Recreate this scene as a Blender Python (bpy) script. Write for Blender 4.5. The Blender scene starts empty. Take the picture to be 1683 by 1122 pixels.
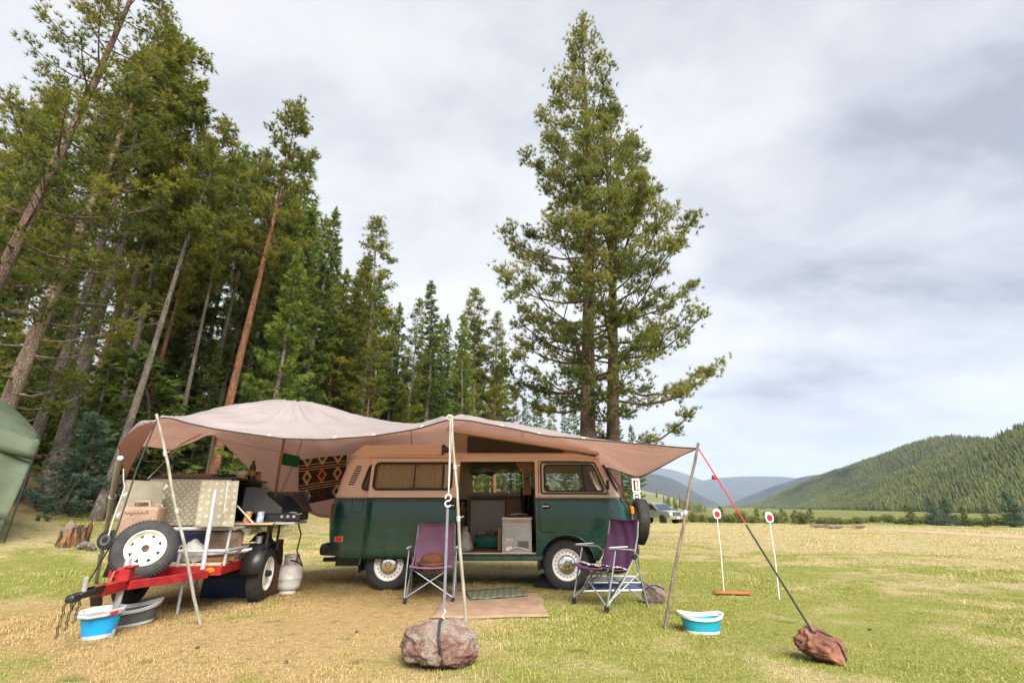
import bpy, bmesh, math, random
import numpy as np
from mathutils import Vector, Matrix, noise as mnoise

sc = bpy.context.scene
col = sc.collection
R = math.radians
rng = np.random.default_rng(7)
random.seed(7)

# ------------------------------------------------------------------ camera
F, U0, VC, V0, H = 748.0, 841.5, 561.0, 832.0, 1.07     # photo pixels: focal length, centre, horizon row; camera height
PITCH = math.atan((V0 - VC) / F)
cam = bpy.data.objects.new('camera', bpy.data.cameras.new('camera')); col.objects.link(cam)
cam.location = (0, 0, H); cam.rotation_euler = (math.pi / 2 + PITCH, 0, 0)
cam.data.sensor_width = 36; cam.data.lens = 36 * F / 1683
cam.data.clip_start = 0.05; cam.data.clip_end = 40000
sc.camera = cam

# ------------------------------------------------------------------ sky, sun, exposure
SUN_EL, SUN_AZ = R(44), R(160)          # azimuth measured from +Y clockwise: the sun stands behind the camera, to its right
w = bpy.data.worlds.new('World'); sc.world = w; w.use_nodes = True
nt = w.node_tree; nt.nodes.clear()
def N(t, k, **kw):
    n = t.nodes.new(k)
    for a, b in kw.items():
        if a == 'inp':
            for i, v in b.items(): n.inputs[i].default_value = v
        else: setattr(n, a, b)
    return n
out = N(nt, 'ShaderNodeOutputWorld'); bg = N(nt, 'ShaderNodeBackground', inp={'Strength': 0.1})
sky = N(nt, 'ShaderNodeTexSky', sky_type='NISHITA', sun_disc=False, sun_elevation=SUN_EL, sun_rotation=SUN_AZ)
tc = N(nt, 'ShaderNodeTexCoord'); sep = N(nt, 'ShaderNodeSeparateXYZ')
L = nt.links.new
L(tc.outputs['Generated'], sep.inputs[0])
zc = N(nt, 'ShaderNodeMath', operation='MAXIMUM', inp={1: 0.0}); L(sep.outputs['Z'], zc.inputs[0])
za = N(nt, 'ShaderNodeMath', operation='ADD', inp={1: 0.22}); L(zc.outputs[0], za.inputs[0])
dx = N(nt, 'ShaderNodeMath', operation='DIVIDE'); L(sep.outputs['X'], dx.inputs[0]); L(za.outputs[0], dx.inputs[1])
dy = N(nt, 'ShaderNodeMath', operation='DIVIDE'); L(sep.outputs['Y'], dy.inputs[0]); L(za.outputs[0], dy.inputs[1])
cmb = N(nt, 'ShaderNodeCombineXYZ'); L(dx.outputs[0], cmb.inputs[0]); L(dy.outputs[0], cmb.inputs[1])
CLOUD_OFF = (-7.95, -18.76, 3.66)
mp = N(nt, 'ShaderNodeMapping', inp={'Location': CLOUD_OFF, 'Scale': (0.62, 0.85, 1)}); L(cmb.outputs[0], mp.inputs[0])
n1 = N(nt, 'ShaderNodeTexNoise', inp={'Scale': 1.0, 'Detail': 9.0, 'Roughness': 0.52, 'Distortion': 0.3}); L(mp.outputs[0], n1.inputs['Vector'])
mp2 = N(nt, 'ShaderNodeMapping', inp={'Location': (-18.76, -7.95, 0), 'Scale': (1.7, 2.3, 1)}); L(cmb.outputs[0], mp2.inputs[0])
n2 = N(nt, 'ShaderNodeTexNoise', inp={'Scale': 1.0, 'Detail': 6.0, 'Roughness': 0.55, 'Distortion': 0.25}); L(mp2.outputs[0], n2.inputs['Vector'])
mixn = N(nt, 'ShaderNodeMix', data_type='FLOAT', inp={0: 0.42}); L(n1.outputs['Fac'], mixn.inputs[2]); L(n2.outputs['Fac'], mixn.inputs[3])
crmp = N(nt, 'ShaderNodeValToRGB'); L(mixn.outputs[0], crmp.inputs[0])
K = 1.42
e = crmp.color_ramp.elements
e[0].position = 0.385; e[0].color = (0.46, 0.485, 0.55, 1)
e[1].position = 0.58; e[1].color = (1.0, 0.995, 0.99, 1)
m1 = crmp.color_ramp.elements.new(0.43); m1.color = (0.64, 0.66, 0.715, 1)
m2 = crmp.color_ramp.elements.new(0.51); m2.color = (0.87, 0.88, 0.90, 1)
cs = N(nt, 'ShaderNodeVectorMath', operation='SCALE', inp={'Scale': K}); L(crmp.outputs['Color'], cs.inputs[0])
# low sky: rain veil over the far valley, the cloud base fades into it
hz = N(nt, 'ShaderNodeMapRange', inp={'From Min': 0.0, 'From Max': 0.30, 'To Min': 0.72, 'To Max': 0.0}); hz.interpolation_type = 'SMOOTHSTEP'; L(zc.outputs[0], hz.inputs['Value'])
vm = N(nt, 'ShaderNodeMix', data_type='RGBA'); L(hz.outputs[0], vm.inputs[0]); L(cs.outputs[0], vm.inputs[6]); vm.inputs[7].default_value = (0.72 * K, 0.75 * K, 0.80 * K, 1)
# a little of the clear sky still comes through the cloud
fm = N(nt, 'ShaderNodeMix', data_type='RGBA', inp={0: 0.03}); L(vm.outputs[2], fm.inputs[6]); L(sky.outputs[0], fm.inputs[7])
L(fm.outputs[2], bg.inputs['Color']); L(bg.outputs[0], out.inputs['Surface'])

sd = bpy.data.lights.new('sun', 'SUN'); sd.energy = 1.5; sd.angle = R(45); sd.color = (1.0, 0.95, 0.86)
so = bpy.data.objects.new('sun', sd); col.objects.link(so); so.location = (6, -8, 14)
sdir = Vector((math.sin(SUN_AZ) * math.cos(SUN_EL), math.cos(SUN_AZ) * math.cos(SUN_EL), math.sin(SUN_EL)))
so.rotation_euler = sdir.to_track_quat('Z', 'Y').to_euler()

vs = sc.view_settings; vs.view_transform = 'Standard'; vs.look = 'None'; vs.gamma = 1; vs.use_curve_mapping = False
vs.exposure = 2.8
cy = sc.cycles
cy.use_denoising = True
try: cy.denoiser = 'OPENIMAGEDENOISE'
except Exception: pass
cy.max_bounces = 8; cy.diffuse_bounces = 4; cy.glossy_bounces = 2; cy.transmission_bounces = 4; cy.transparent_max_bounces = 8; cy.volume_bounces = 1
cy.caustics_reflective = False; cy.caustics_refractive = False
cy.sample_clamp_indirect = 4

# ------------------------------------------------------------------ pixels to places
CAM = np.array([0, 0, H])
def ray(u, v):
    a, b = (u - U0) / F, -(v - VC) / F
    return np.array([a, math.cos(PITCH) - b * math.sin(PITCH), math.sin(PITCH) + b * math.cos(PITCH)])
def aty(u, v, Y): d = ray(u, v); return CAM + d * (Y / d[1])
def atz(u, v, z=0.0): d = ray(u, v); return CAM + d * ((z - H) / d[2])
RR = np.array([0, 15, 25, 38, 52, 75, 100, 130, 160, 250, 400, 9000.]); RZ = np.array([0, 0, -.08, -.28, -.57, -1.12, -1.75, -2.3, -2.6, -2.9, -3, -3.])
def slope_s(x, y): return -0.965 * x + 0.26 * y
def ground_z(x, y):
    x = np.asarray(x, float); y = np.asarray(y, float)
    r = np.hypot(x, y); z = np.interp(r, RR, RZ)
    s = np.clip(slope_s(x, y) - 7.5, 0, None)
    rise = np.where(s < 8.5, 0.0151 * s * s, 0.0151 * 72.25 + (s - 8.5) * 0.2567)
    rise = np.where(s > 60, 0.0151 * 72.25 + 51.5 * 0.2567 + (s - 60) * .1, rise)
    rise = rise * np.clip((y + 30) / 30, 0, 1)
    amp = np.clip((r - 12) / 40, 0, 1) * 0.10
    return z + rise + amp * (np.sin(x * .31 + 1) * np.cos(y * .23) + .5 * np.sin(x * .11 - y * .17))
def on_ground(u, v, tmax=400):
    d = ray(u, v); t = 1.0
    while t < tmax:
        p = CAM + d * t
        if p[2] <= ground_z(p[0], p[1]): return Vector((p[0], p[1], float(ground_z(p[0], p[1]))))
        t += 0.02 * max(1, t * .15)
    return Vector(CAM + d * tmax)

# ------------------------------------------------------------------ mesh helpers
class MB:
    def __init__(s): s.v = []; s.f = []; s.m = []; s.mi = 0
    def add(s, vs, fs, M=None):
        o = len(s.v)
        s.v += [tuple(M @ Vector(p)) for p in vs] if M is not None else [tuple(p) for p in vs]
        s.f += [tuple(i + o for i in f) for f in fs]; s.m += [s.mi] * len(fs); return s
    def box(s, c, size, rot=None, bevel=0.0, seg=1):
        bm = bmesh.new(); bmesh.ops.create_cube(bm, size=1)
        bmesh.ops.scale(bm, vec=Vector(size), verts=bm.verts)
        if bevel: bmesh.ops.bevel(bm, geom=list(bm.edges), offset=bevel, segments=seg, affect='EDGES', profile=0.5)
        M = Matrix.Translation(c) @ (rot.to_4x4() if rot is not None else Matrix())
        bm.verts.index_update()
        s.add([M @ v.co for v in bm.verts], [[q.index for q in f.verts] for f in bm.faces]); bm.free(); return s
    def tube(s, pts, r, n=8, cap=True):
        pts = [Vector(p) for p in pts]; k = len(pts)
        rs = list(r) if hasattr(r, '__len__') else [r] * k
        t0 = (pts[1] - pts[0]).normalized(); up = Vector((0, 0, 1)) if abs(t0.z) < .9 else Vector((1, 0, 0))
        x = t0.cross(up).normalized(); vs, fs = [], []
        for i, p in enumerate(pts):
            t = (pts[min(i + 1, k - 1)] - pts[max(i - 1, 0)]).normalized()
            x = (x - t * x.dot(t)).normalized(); y = t.cross(x)
            for j in range(n):
                a = 2 * math.pi * j / n; vs.append(p + (x * math.cos(a) + y * math.sin(a)) * rs[i])
        for i in range(k - 1):
            for j in range(n):
                a, b = i * n + j, i * n + (j + 1) % n; fs.append((a, b, b + n, a + n))
        if cap: fs.append(tuple(range(n))[::-1]); fs.append(tuple(range((k - 1) * n, k * n)))
        return s.add(vs, fs)
    def lathe(s, prof, n=24, M=None, a0=0.0, a1=2 * math.pi):
        full = abs(a1 - a0 - 2 * math.pi) < 1e-6; cols = n if full else n + 1; vs, fs = [], []
        for r_, h_ in prof:
            for j in range(cols):
                a = a0 + (a1 - a0) * j / n; vs.append((r_ * math.cos(a), r_ * math.sin(a), h_))
        for i in range(len(prof) - 1):
            for j in range(n):
                a, b = i * cols + j, i * cols + (j + 1) % cols; fs.append((a, b, b + cols, a + cols))
        return s.add(vs, fs, M)
    def grid(s, fn, nu, nv):
        vs = [fn(i / nu, j / nv) for j in range(nv + 1) for i in range(nu + 1)]
        fs = [(j * (nu + 1) + i, j * (nu + 1) + i + 1, (j + 1) * (nu + 1) + i + 1, (j + 1) * (nu + 1) + i) for j in range(nv) for i in range(nu)]
        return s.add(vs, fs)
    def prism(s, poly, d, M=None):      # poly in xy, extruded 0..d in z
        n = len(poly); vs = [(x, y, 0) for x, y in poly] + [(x, y, d) for x, y in poly]
        fs = [tuple(range(n))[::-1], tuple(range(n, 2 * n))] + [(i, (i + 1) % n, n + (i + 1) % n, n + i) for i in range(n)]
        return s.add(vs, fs, M)
    def mesh(s, name, smooth=True, angle=35, weld=False):
        me = bpy.data.meshes.new(name); me.from_pydata(s.v, [], s.f)
        if any(s.m): me.polygons.foreach_set('material_index', s.m)
        bm = bmesh.new(); bm.from_mesh(me)
        if weld: bmesh.ops.remove_doubles(bm, verts=bm.verts, dist=1e-5)
        bmesh.ops.recalc_face_normals(bm, faces=bm.faces); bm.to_mesh(me); bm.free()
        if smooth:
            me.polygons.foreach_set('use_smooth', [True] * len(me.polygons)); me.set_sharp_from_angle(angle=R(angle))
        me.update(); return me
    def build(s, name, mats, parent=None, **kw):
        return link(name, s.mesh(name, **kw), mats, parent)
def link(name, me, mats, parent=None):
    if not isinstance(mats, (list, tuple)): mats = [mats]
    if not me.materials:
        for m in mats: me.materials.append(m)
    o = bpy.data.objects.new(name, me); col.objects.link(o); o.parent = parent; return o
def tag(o, label=None, cat=None, group=None, kind=None):
    if label: o['label'] = label
    if cat: o['category'] = cat
    if group: o['group'] = group
    if kind: o['kind'] = kind
    return o
def thing(name, label, cat, loc=(0, 0, 0), rz=0.0, group=None):
    o = bpy.data.objects.new(name, None); col.objects.link(o); o.location = loc; o.rotation_euler = (0, 0, rz); o.empty_display_size = .1
    return tag(o, label, cat, group)
def copy_tree(o, parent=None):
    c = o.copy(); col.objects.link(c); c.parent = parent
    for ch in o.children: copy_tree(ch, c)
    return c
def np_mesh(name, verts, tris, attr=None, smooth=False):
    me = bpy.data.meshes.new(name); verts = np.asarray(verts, np.float32); tris = np.asarray(tris, np.int32); k = tris.shape[1]
    me.vertices.add(len(verts)); me.vertices.foreach_set('co', verts.ravel())
    me.loops.add(tris.size); me.loops.foreach_set('vertex_index', tris.ravel())
    me.polygons.add(len(tris)); me.polygons.foreach_set('loop_start', np.arange(0, tris.size, k, dtype=np.int32))
    try: me.polygons.foreach_set('loop_total', np.full(len(tris), k, np.int32))
    except Exception: pass
    if smooth: me.polygons.foreach_set('use_smooth', np.ones(len(tris), bool))
    me.update(calc_edges=True)
    for a, vals in (attr or {}).items():
        at = me.attributes.new(a, 'FLOAT', 'POINT'); at.data.foreach_set('value', np.asarray(vals, np.float32))
    return me
def bool_cut(me, cutters, op='DIFFERENCE'):
    a = bpy.data.objects.new('tmp_a', me); col.objects.link(a); tmp = [a]
    for c in cutters:
        b = bpy.data.objects.new('tmp_b', c); col.objects.link(b); tmp.append(b)
        m = a.modifiers.new('b', 'BOOLEAN'); m.object = b; m.operation = op; m.solver = 'EXACT'
    bpy.context.view_layer.update()
    dg = bpy.context.evaluated_depsgraph_get(); r = bpy.data.meshes.new_from_object(a.evaluated_get(dg))
    for o in tmp: bpy.data.objects.remove(o)
    r.polygons.foreach_set('use_smooth', [True] * len(r.polygons)); r.set_sharp_from_angle(angle=R(32)); return r
def solidify(me, t, offset=1.0):
    a = bpy.data.objects.new('tmp_a', me); col.objects.link(a)
    m = a.modifiers.new('s', 'SOLIDIFY'); m.thickness = t; m.offset = offset; m.use_even_offset = True
    bpy.context.view_layer.update()
    r = bpy.data.meshes.new_from_object(a.evaluated_get(bpy.context.evaluated_depsgraph_get())); bpy.data.objects.remove(a); return r
def rrect(x0, x1, y0, y1, r, n=5):
    P = []
    for cx, cy_, a in ((x1 - r, y1 - r, 0), (x0 + r, y1 - r, 90), (x0 + r, y0 + r, 180), (x1 - r, y0 + r, 270)):
        for i in range(n + 1):
            t = R(a + 90 * i / n); P.append((cx + r * math.cos(t), cy_ + r * math.sin(t)))
    return P
def rpoly(pts, r, n=5):              # rounded polygon
    P = []; k = len(pts)
    for i in range(k):
        a, b, c = Vector(pts[i - 1]), Vector(pts[i]), Vector(pts[(i + 1) % k])
        d1, d2 = (a - b).normalized(), (c - b).normalized()
        q = min(r, (a - b).length * .45, (c - b).length * .45)
        p0, p1 = b + d1 * q, b + d2 * q
        for j in range(n + 1):
            t = j / n; P.append(tuple(p0 * (1 - t) ** 2 + b * 2 * t * (1 - t) + p1 * t * t))
    return P
XZ = Matrix(((1, 0, 0, 0), (0, 0, 1, 0), (0, 1, 0, 0), (0, 0, 0, 1)))      # (x, y, d) -> (x, d, y): outline in xz, extruded along y

# ------------------------------------------------------------------ materials
def mat(name, c1, c2=None, scale=8.0, rough=0.6, metal=0.0, bump=0.0, bscale=None, rvar=0.1, detail=4.0, stretch=(1, 1, 1), coat=0.0, spec=0.5, trans=0.0, tc2=None, lo=.35, hi=.65, world=False):
    m = bpy.data.materials.new(name); m.use_nodes = True; t = m.node_tree; b = t.nodes['Principled BSDF']; l = t.links.new
    c2 = c2 or tuple(x * .78 for x in c1)
    if world: src = N(t, 'ShaderNodeNewGeometry').outputs['Position']
    else: src = N(t, 'ShaderNodeTexCoord').outputs['Object']
    mp = N(t, 'ShaderNodeMapping', inp={'Scale': stretch}); l(src, mp.inputs[0])
    n = N(t, 'ShaderNodeTexNoise', inp={'Scale': scale, 'Detail': detail, 'Roughness': 0.6}); l(mp.outputs[0], n.inputs['Vector'])
    r = N(t, 'ShaderNodeValToRGB'); r.color_ramp.elements[0].position = lo; r.color_ramp.elements[1].position = hi
    r.color_ramp.elements[0].color = (*c2, 1); r.color_ramp.elements[1].color = (*c1, 1)
    l(n.outputs['Fac'], r.inputs[0]); l(r.outputs[0], b.inputs['Base Color'])
    b.inputs['Metallic'].default_value = metal; b.inputs['Coat Weight'].default_value = coat; b.inputs['Specular IOR Level'].default_value = spec
    rr = N(t, 'ShaderNodeMapRange', inp={'To Min': max(0, rough - rvar), 'To Max': min(1, rough + rvar)}); l(n.outputs['Fac'], rr.inputs['Value']); l(rr.outputs[0], b.inputs['Roughness'])
    if bump:
        nb = N(t, 'ShaderNodeTexNoise', inp={'Scale': bscale or scale * 3, 'Detail': 5.0}); l(mp.outputs[0], nb.inputs['Vector'])
        bp = N(t, 'ShaderNodeBump', inp={'Strength': bump, 'Distance': 0.02}); l(nb.outputs['Fac'], bp.inputs['Height']); l(bp.outputs[0], b.inputs['Normal'])
    if trans:
        tr = N(t, 'ShaderNodeBsdfTranslucent'); tr.inputs[0].default_value = (*(tc2 or c1), 1)
        mx = N(t, 'ShaderNodeMixShader', inp={0: trans}); l(b.outputs[0], mx.inputs[1]); l(tr.outputs[0], mx.inputs[2]); l(mx.outputs[0], t.nodes['Material Output'].inputs['Surface'])
    return m
def glass(name, tint=(0.9, 0.95, 0.93), refl=0.04, rough=0.02):
    m = bpy.data.materials.new(name); m.use_nodes = True; t = m.node_tree; l = t.links.new; t.nodes.remove(t.nodes['Principled BSDF'])
    a = N(t, 'ShaderNodeBsdfTransparent'); a.inputs[0].default_value = (*tint, 1)
    g = N(t, 'ShaderNodeBsdfGlossy', inp={'Roughness': rough})
    lw = N(t, 'ShaderNodeLayerWeight', inp={'Blend': 0.2}); mr = N(t, 'ShaderNodeMapRange', inp={'To Min': refl, 'To Max': 0.6}); l(lw.outputs['Fresnel'], mr.inputs['Value'])
    mx = N(t, 'ShaderNodeMixShader'); l(mr.outputs[0], mx.inputs[0]); l(a.outputs[0], mx.inputs[1]); l(g.outputs[0], mx.inputs[2])
    l(mx.outputs[0], t.nodes['Material Output'].inputs['Surface']); return m
M = {}
M['green'] = mat('green_paint', (0.006, 0.062, 0.046), (0.004, 0.050, 0.037), 3, .24, rvar=.08, coat=.35)
def dusty(m, dust, z0, z1):                     # road dust that thins out upwards
    t = m.node_tree; b = t.nodes['Principled BSDF']; l = t.links.new; src = b.inputs['Base Color'].links[0].from_socket
    o = N(t, 'ShaderNodeTexCoord').outputs['Object']; sp = N(t, 'ShaderNodeSeparateXYZ'); l(o, sp.inputs[0]); n = N(t, 'ShaderNodeTexNoise', inp={'Scale': 5.0, 'Detail': 6.0, 'Roughness': .7}); l(o, n.inputs['Vector'])
    r = N(t, 'ShaderNodeMapRange', inp={'From Min': z1, 'From Max': z0, 'To Min': 0.0, 'To Max': .55}); l(sp.outputs[2], r.inputs['Value']); r2 = N(t, 'ShaderNodeMapRange', inp={'From Min': .40, 'From Max': .75}); l(n.outputs['Fac'], r2.inputs['Value'])
    mu = N(t, 'ShaderNodeMath', operation='MULTIPLY'); l(r.outputs[0], mu.inputs[0]); l(r2.outputs[0], mu.inputs[1]); mx = N(t, 'ShaderNodeMix', data_type='RGBA'); l(mu.outputs[0], mx.inputs[0]); l(src, mx.inputs[6]); mx.inputs[7].default_value = (*dust, 1); l(mx.outputs[2], b.inputs['Base Color'])
    ra = N(t, 'ShaderNodeMath', operation='ADD'); rs = b.inputs['Roughness'].links[0].from_socket; l(rs, ra.inputs[0]); l(mu.outputs[0], ra.inputs[1]); l(ra.outputs[0], b.inputs['Roughness']); return m
dusty(M['green'], (.13, .105, .075), .35, .85)
M['beige'] = mat('beige_paint', (0.72, 0.54, 0.465), (0.66, 0.49, 0.42), 3, .38, rvar=.06)
M['lid'] = mat('lid_paint', (0.70, 0.52, 0.445), (0.64, 0.47, 0.40), 4, .5)
M['rubber'] = mat('rubber', (0.012, 0.012, 0.013), (0.02, 0.02, 0.02), 20, .55)
M['tyre'] = mat('tyre_rubber', (0.018, 0.018, 0.02), (0.035, 0.032, 0.03), 12, .75, bump=.15)
M['black'] = mat('black_plastic', (0.012, 0.012, 0.014), (0.02, 0.02, 0.022), 10, .4)
M['blackcloth'] = mat('black_vinyl', (0.02, 0.021, 0.024), (0.03, 0.03, 0.034), 14, .5, bump=.2)
M['chrome'] = mat('chrome', (0.8, 0.8, 0.8), (0.75, 0.75, 0.75), 5, .07, 1.0, rvar=.03)
M['rim'] = mat('white_rim', (0.80, 0.80, 0.79), (0.70, 0.69, 0.67), 9, .4)
M['whiterim'] = mat('cream_rim', (0.78, 0.77, 0.70), (0.66, 0.64, 0.56), 9, .4)
M['alu'] = mat('aluminium_tube', (0.50, 0.51, 0.51), (0.38, 0.385, 0.39), 9, .48, .4)
M['galv'] = mat('galvanised', (0.46, 0.47, 0.47), (0.33, 0.335, 0.33), 30, .55, .25)
M['plate'] = mat('diamond_plate', (0.34, 0.305, 0.23), (0.27, 0.24, 0.175), 7, .5, .35)
M['red'] = mat('red_paint', (0.36, 0.018, 0.022), (0.24, 0.012, 0.014), 14, .4, bump=.1)
M['redlens'] = mat('red_lens', (0.55, 0.01, 0.01), (0.45, 0.01, 0.01), 20, .15)
M['amber'] = mat('amber_lens', (0.8, 0.22, 0.01), (0.7, 0.18, 0.01), 20, .2)
M['wood'] = mat('varnished_wood', (0.26, 0.115, 0.045), (0.17, 0.07, 0.028), 9, .4, stretch=(1, 8, 8))
M['paleply'] = mat('plywood', (0.55, 0.42, 0.29), (0.42, 0.31, 0.21), 6, .6, stretch=(1, 7, 7))
M['pole'] = mat('weathered_pole', (0.38, 0.365, 0.31), (0.25, 0.23, 0.18), 18, .55, .3, stretch=(1, 1, .3))
M['branch'] = mat('grey_branch', (0.21, 0.165, 0.12), (0.10, 0.075, 0.055), 20, .85, bump=.5, stretch=(1, 1, .25))
M['purple'] = mat('purple_fabric', (0.105, 0.042, 0.112), (0.078, 0.030, 0.082), 6, .7, bump=.15, bscale=14)
M['mauve'] = mat('faded_purple_fabric', (0.185, 0.088, 0.155), (0.135, 0.06, 0.115), 5, .75, bump=.15, bscale=14)
M['chairframe'] = mat('chair_tube', (0.27, 0.285, 0.295), (0.21, 0.22, 0.23), 10, .45, .4)
M['hat'] = mat('brown_felt', (0.17, 0.06, 0.03), (0.12, 0.04, 0.02), 12, .9)
M['curtain'] = mat('tan_curtain', (0.52, 0.36, 0.22), (0.42, 0.28, 0.17), 5, .9, stretch=(9, 9, .6), trans=.25)
M['glass'] = glass('window_glass')
M['darkglass'] = glass('window_glass_smoked', (0.5, .53, .5), .12)
M['interior'] = mat('brown_panel', (0.34, 0.215, 0.11), (0.25, 0.155, 0.08), 4, .6, stretch=(1, 1, 5))
M['liner'] = mat('beige_liner', (0.40, 0.33, 0.25), (0.33, 0.27, 0.2), 5, .85)
M['greypanel'] = mat('grey_panel', (0.62, 0.61, 0.60), (0.54, 0.53, 0.52), 4, .6)
M['fridge'] = mat('grey_metal_front', (0.42, 0.42, 0.41), (0.35, 0.35, 0.34), 5, .4, .2)
M['white'] = mat('white_plastic', (0.78, 0.78, 0.77), (0.70, 0.70, 0.69), 6, .4)
M['blue'] = mat('blue_silicone', (0.01, 0.36, 0.72), (0.01, 0.31, 0.66), 5, .45)
M['teal'] = mat('teal_silicone', (0.01, 0.33, 0.45), (0.01, 0.28, 0.40), 5, .45)
M['grey'] = mat('dark_grey_silicone', (0.085, 0.09, 0.10), (0.065, 0.07, 0.08), 6, .5)
M['lightgrey'] = mat('light_grey_plastic', (0.52, 0.53, 0.55), (0.45, 0.46, 0.48), 6, .45)
M['tealbin'] = mat('green_bin', (0.01, 0.22, 0.14), (0.01, 0.18, 0.115), 5, .45)
M['navy'] = mat('navy_plastic', (0.012, 0.018, 0.07), (0.01, 0.014, 0.05), 6, .45)
M['can'] = mat('white_cylinder_paint', (0.62, 0.61, 0.58), (0.45, 0.42, 0.37), 7, .45, bump=.05, hi=.55)
M['jerry'] = mat('tan_jerrycan', (0.34, 0.225, 0.16), (0.27, 0.175, 0.125), 5, .5)
M['cloth_green'] = mat('green_cloth', (0.005, 0.13, 0.045), (0.004, 0.10, 0.035), 9, .9, trans=.2)
M['blanket'] = mat('dark_brown_wool', (0.030, 0.014, 0.010), (0.02, 0.009, 0.007), 30, .95)
M['bl_cream'] = mat('cream_wool', (0.48, 0.35, 0.18), (0.38, 0.27, 0.13), 40, .95)
M['bl_orange'] = mat('orange_wool', (0.50, 0.13, 0.025), (0.4, 0.09, 0.02), 40, .95)
M['bl_pink'] = mat('pink_wool', (0.50, 0.29, 0.20), (0.4, 0.22, 0.15), 40, .95)
M['bl_red'] = mat('dark_red_wool', (0.10, 0.012, 0.014), (0.07, 0.01, 0.01), 40, .95)
M['rope'] = mat('white_rope', (0.45, 0.435, 0.40), (0.36, 0.34, 0.31), 60, .85)
M['redrope'] = mat('red_cord', (0.48, 0.02, 0.03), (0.36, 0.015, 0.02), 60, .7)
M['strapgrey'] = mat('grey_webbing', (0.13, 0.135, 0.165), (0.095, 0.10, 0.12), 60, .8)
M['strapblack'] = mat('black_webbing', (0.02, 0.02, 0.022), (0.035, 0.035, 0.035), 60, .8)
M['hook'] = mat('white_coated_steel', (0.75, 0.75, 0.74), (0.65, 0.65, 0.64), 20, .3)
M['red_disc'] = mat('red_plastic', (0.55, 0.012, 0.018), (0.46, 0.01, 0.015), 12, .4)
M['orangeboard'] = mat('orange_stained_board', (0.42, 0.13, 0.025), (0.30, 0.09, 0.02), 8, .6, stretch=(1, 8, 8))
M['mat_brown'] = mat('brown_mat', (0.33, 0.225, 0.15), (0.24, 0.16, 0.105), 5, .95, bump=.5, bscale=60)
M['mat_green'] = mat('green_mat', (0.13, 0.165, 0.085), (0.09, 0.115, 0.065), 12, .95, bump=.3, bscale=60)
M['tentgreen'] = mat('green_tent_fabric', (0.165, 0.205, 0.135), (0.125, 0.16, 0.105), 2.5, .6, bump=.2, bscale=5, trans=.25)
M['tentdark'] = mat('dark_green_tent_hem', (0.035, 0.055, 0.035), (0.025, 0.04, 0.025), 5, .8)
M['tarp_top'] = mat('tarp_silver_side', (0.56, 0.54, 0.55), (0.47, 0.45, 0.46), 2.2, .55, bump=.2, bscale=9, trans=.58, tc2=(.86, .74, .69))
M['tarp_under'] = mat('tarp_brown_side', (0.215, 0.108, 0.082), (0.165, 0.08, 0.06), 3.0, .7, bump=.25, bscale=16, stretch=(1, .35, 1), trans=.60, tc2=(.66, .45, .37))
M['solar'] = mat('solar_cells', (0.025, 0.035, 0.09), (0.018, 0.025, 0.06), 5, .12, coat=.6)
M['truck'] = mat('silver_car_paint', (0.30, 0.32, 0.34), (0.26, 0.28, 0.30), 3, .3, .4, coat=.5)
M['sign_maroon'] = mat('maroon_sign_paint', (0.13, 0.015, 0.012), (0.09, 0.012, 0.01), 12, .6)
M['tincan_red'] = mat('red_yellow_label', (0.60, 0.05, 0.03), (0.75, 0.5, 0.10), 22, .4)
M['tincan_blue'] = mat('blue_white_label', (0.08, 0.25, 0.55), (0.75, 0.76, 0.78), 26, .4)
M['amberjar'] = mat('amber_jar', (0.30, 0.14, 0.02), (0.2, 0.08, 0.012), 12, .15)
M['bottle'] = mat('dark_bottle', (0.008, 0.012, 0.006), (0.012, 0.014, 0.006), 12, .12)
M['yellow'] = mat('yellow_plastic', (0.55, 0.30, 0.02), (0.45, 0.24, 0.015), 8, .5)
M['clearbag'] = mat('clear_bag', (0.62, 0.60, 0.58), (0.42, 0.40, 0.38), 9, .3, bump=.8, bscale=18, trans=.4)
M['granite'] = mat('speckled_granite', (0.27, 0.205, 0.175), (0.115, 0.048, 0.036), 7, .9, bump=1.0, bscale=26, lo=.36, hi=.62, detail=10)
M['granite'] = None
M['redrock'] = mat('red_rock', (0.27, 0.118, 0.072), (0.10, 0.036, 0.023), 8, .9, bump=.9, bscale=18, detail=8)
M['greystone'] = mat('grey_stone', (0.22, 0.165, 0.135), (0.13, 0.095, 0.08), 8, .9, bump=.6, bscale=20)

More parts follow.
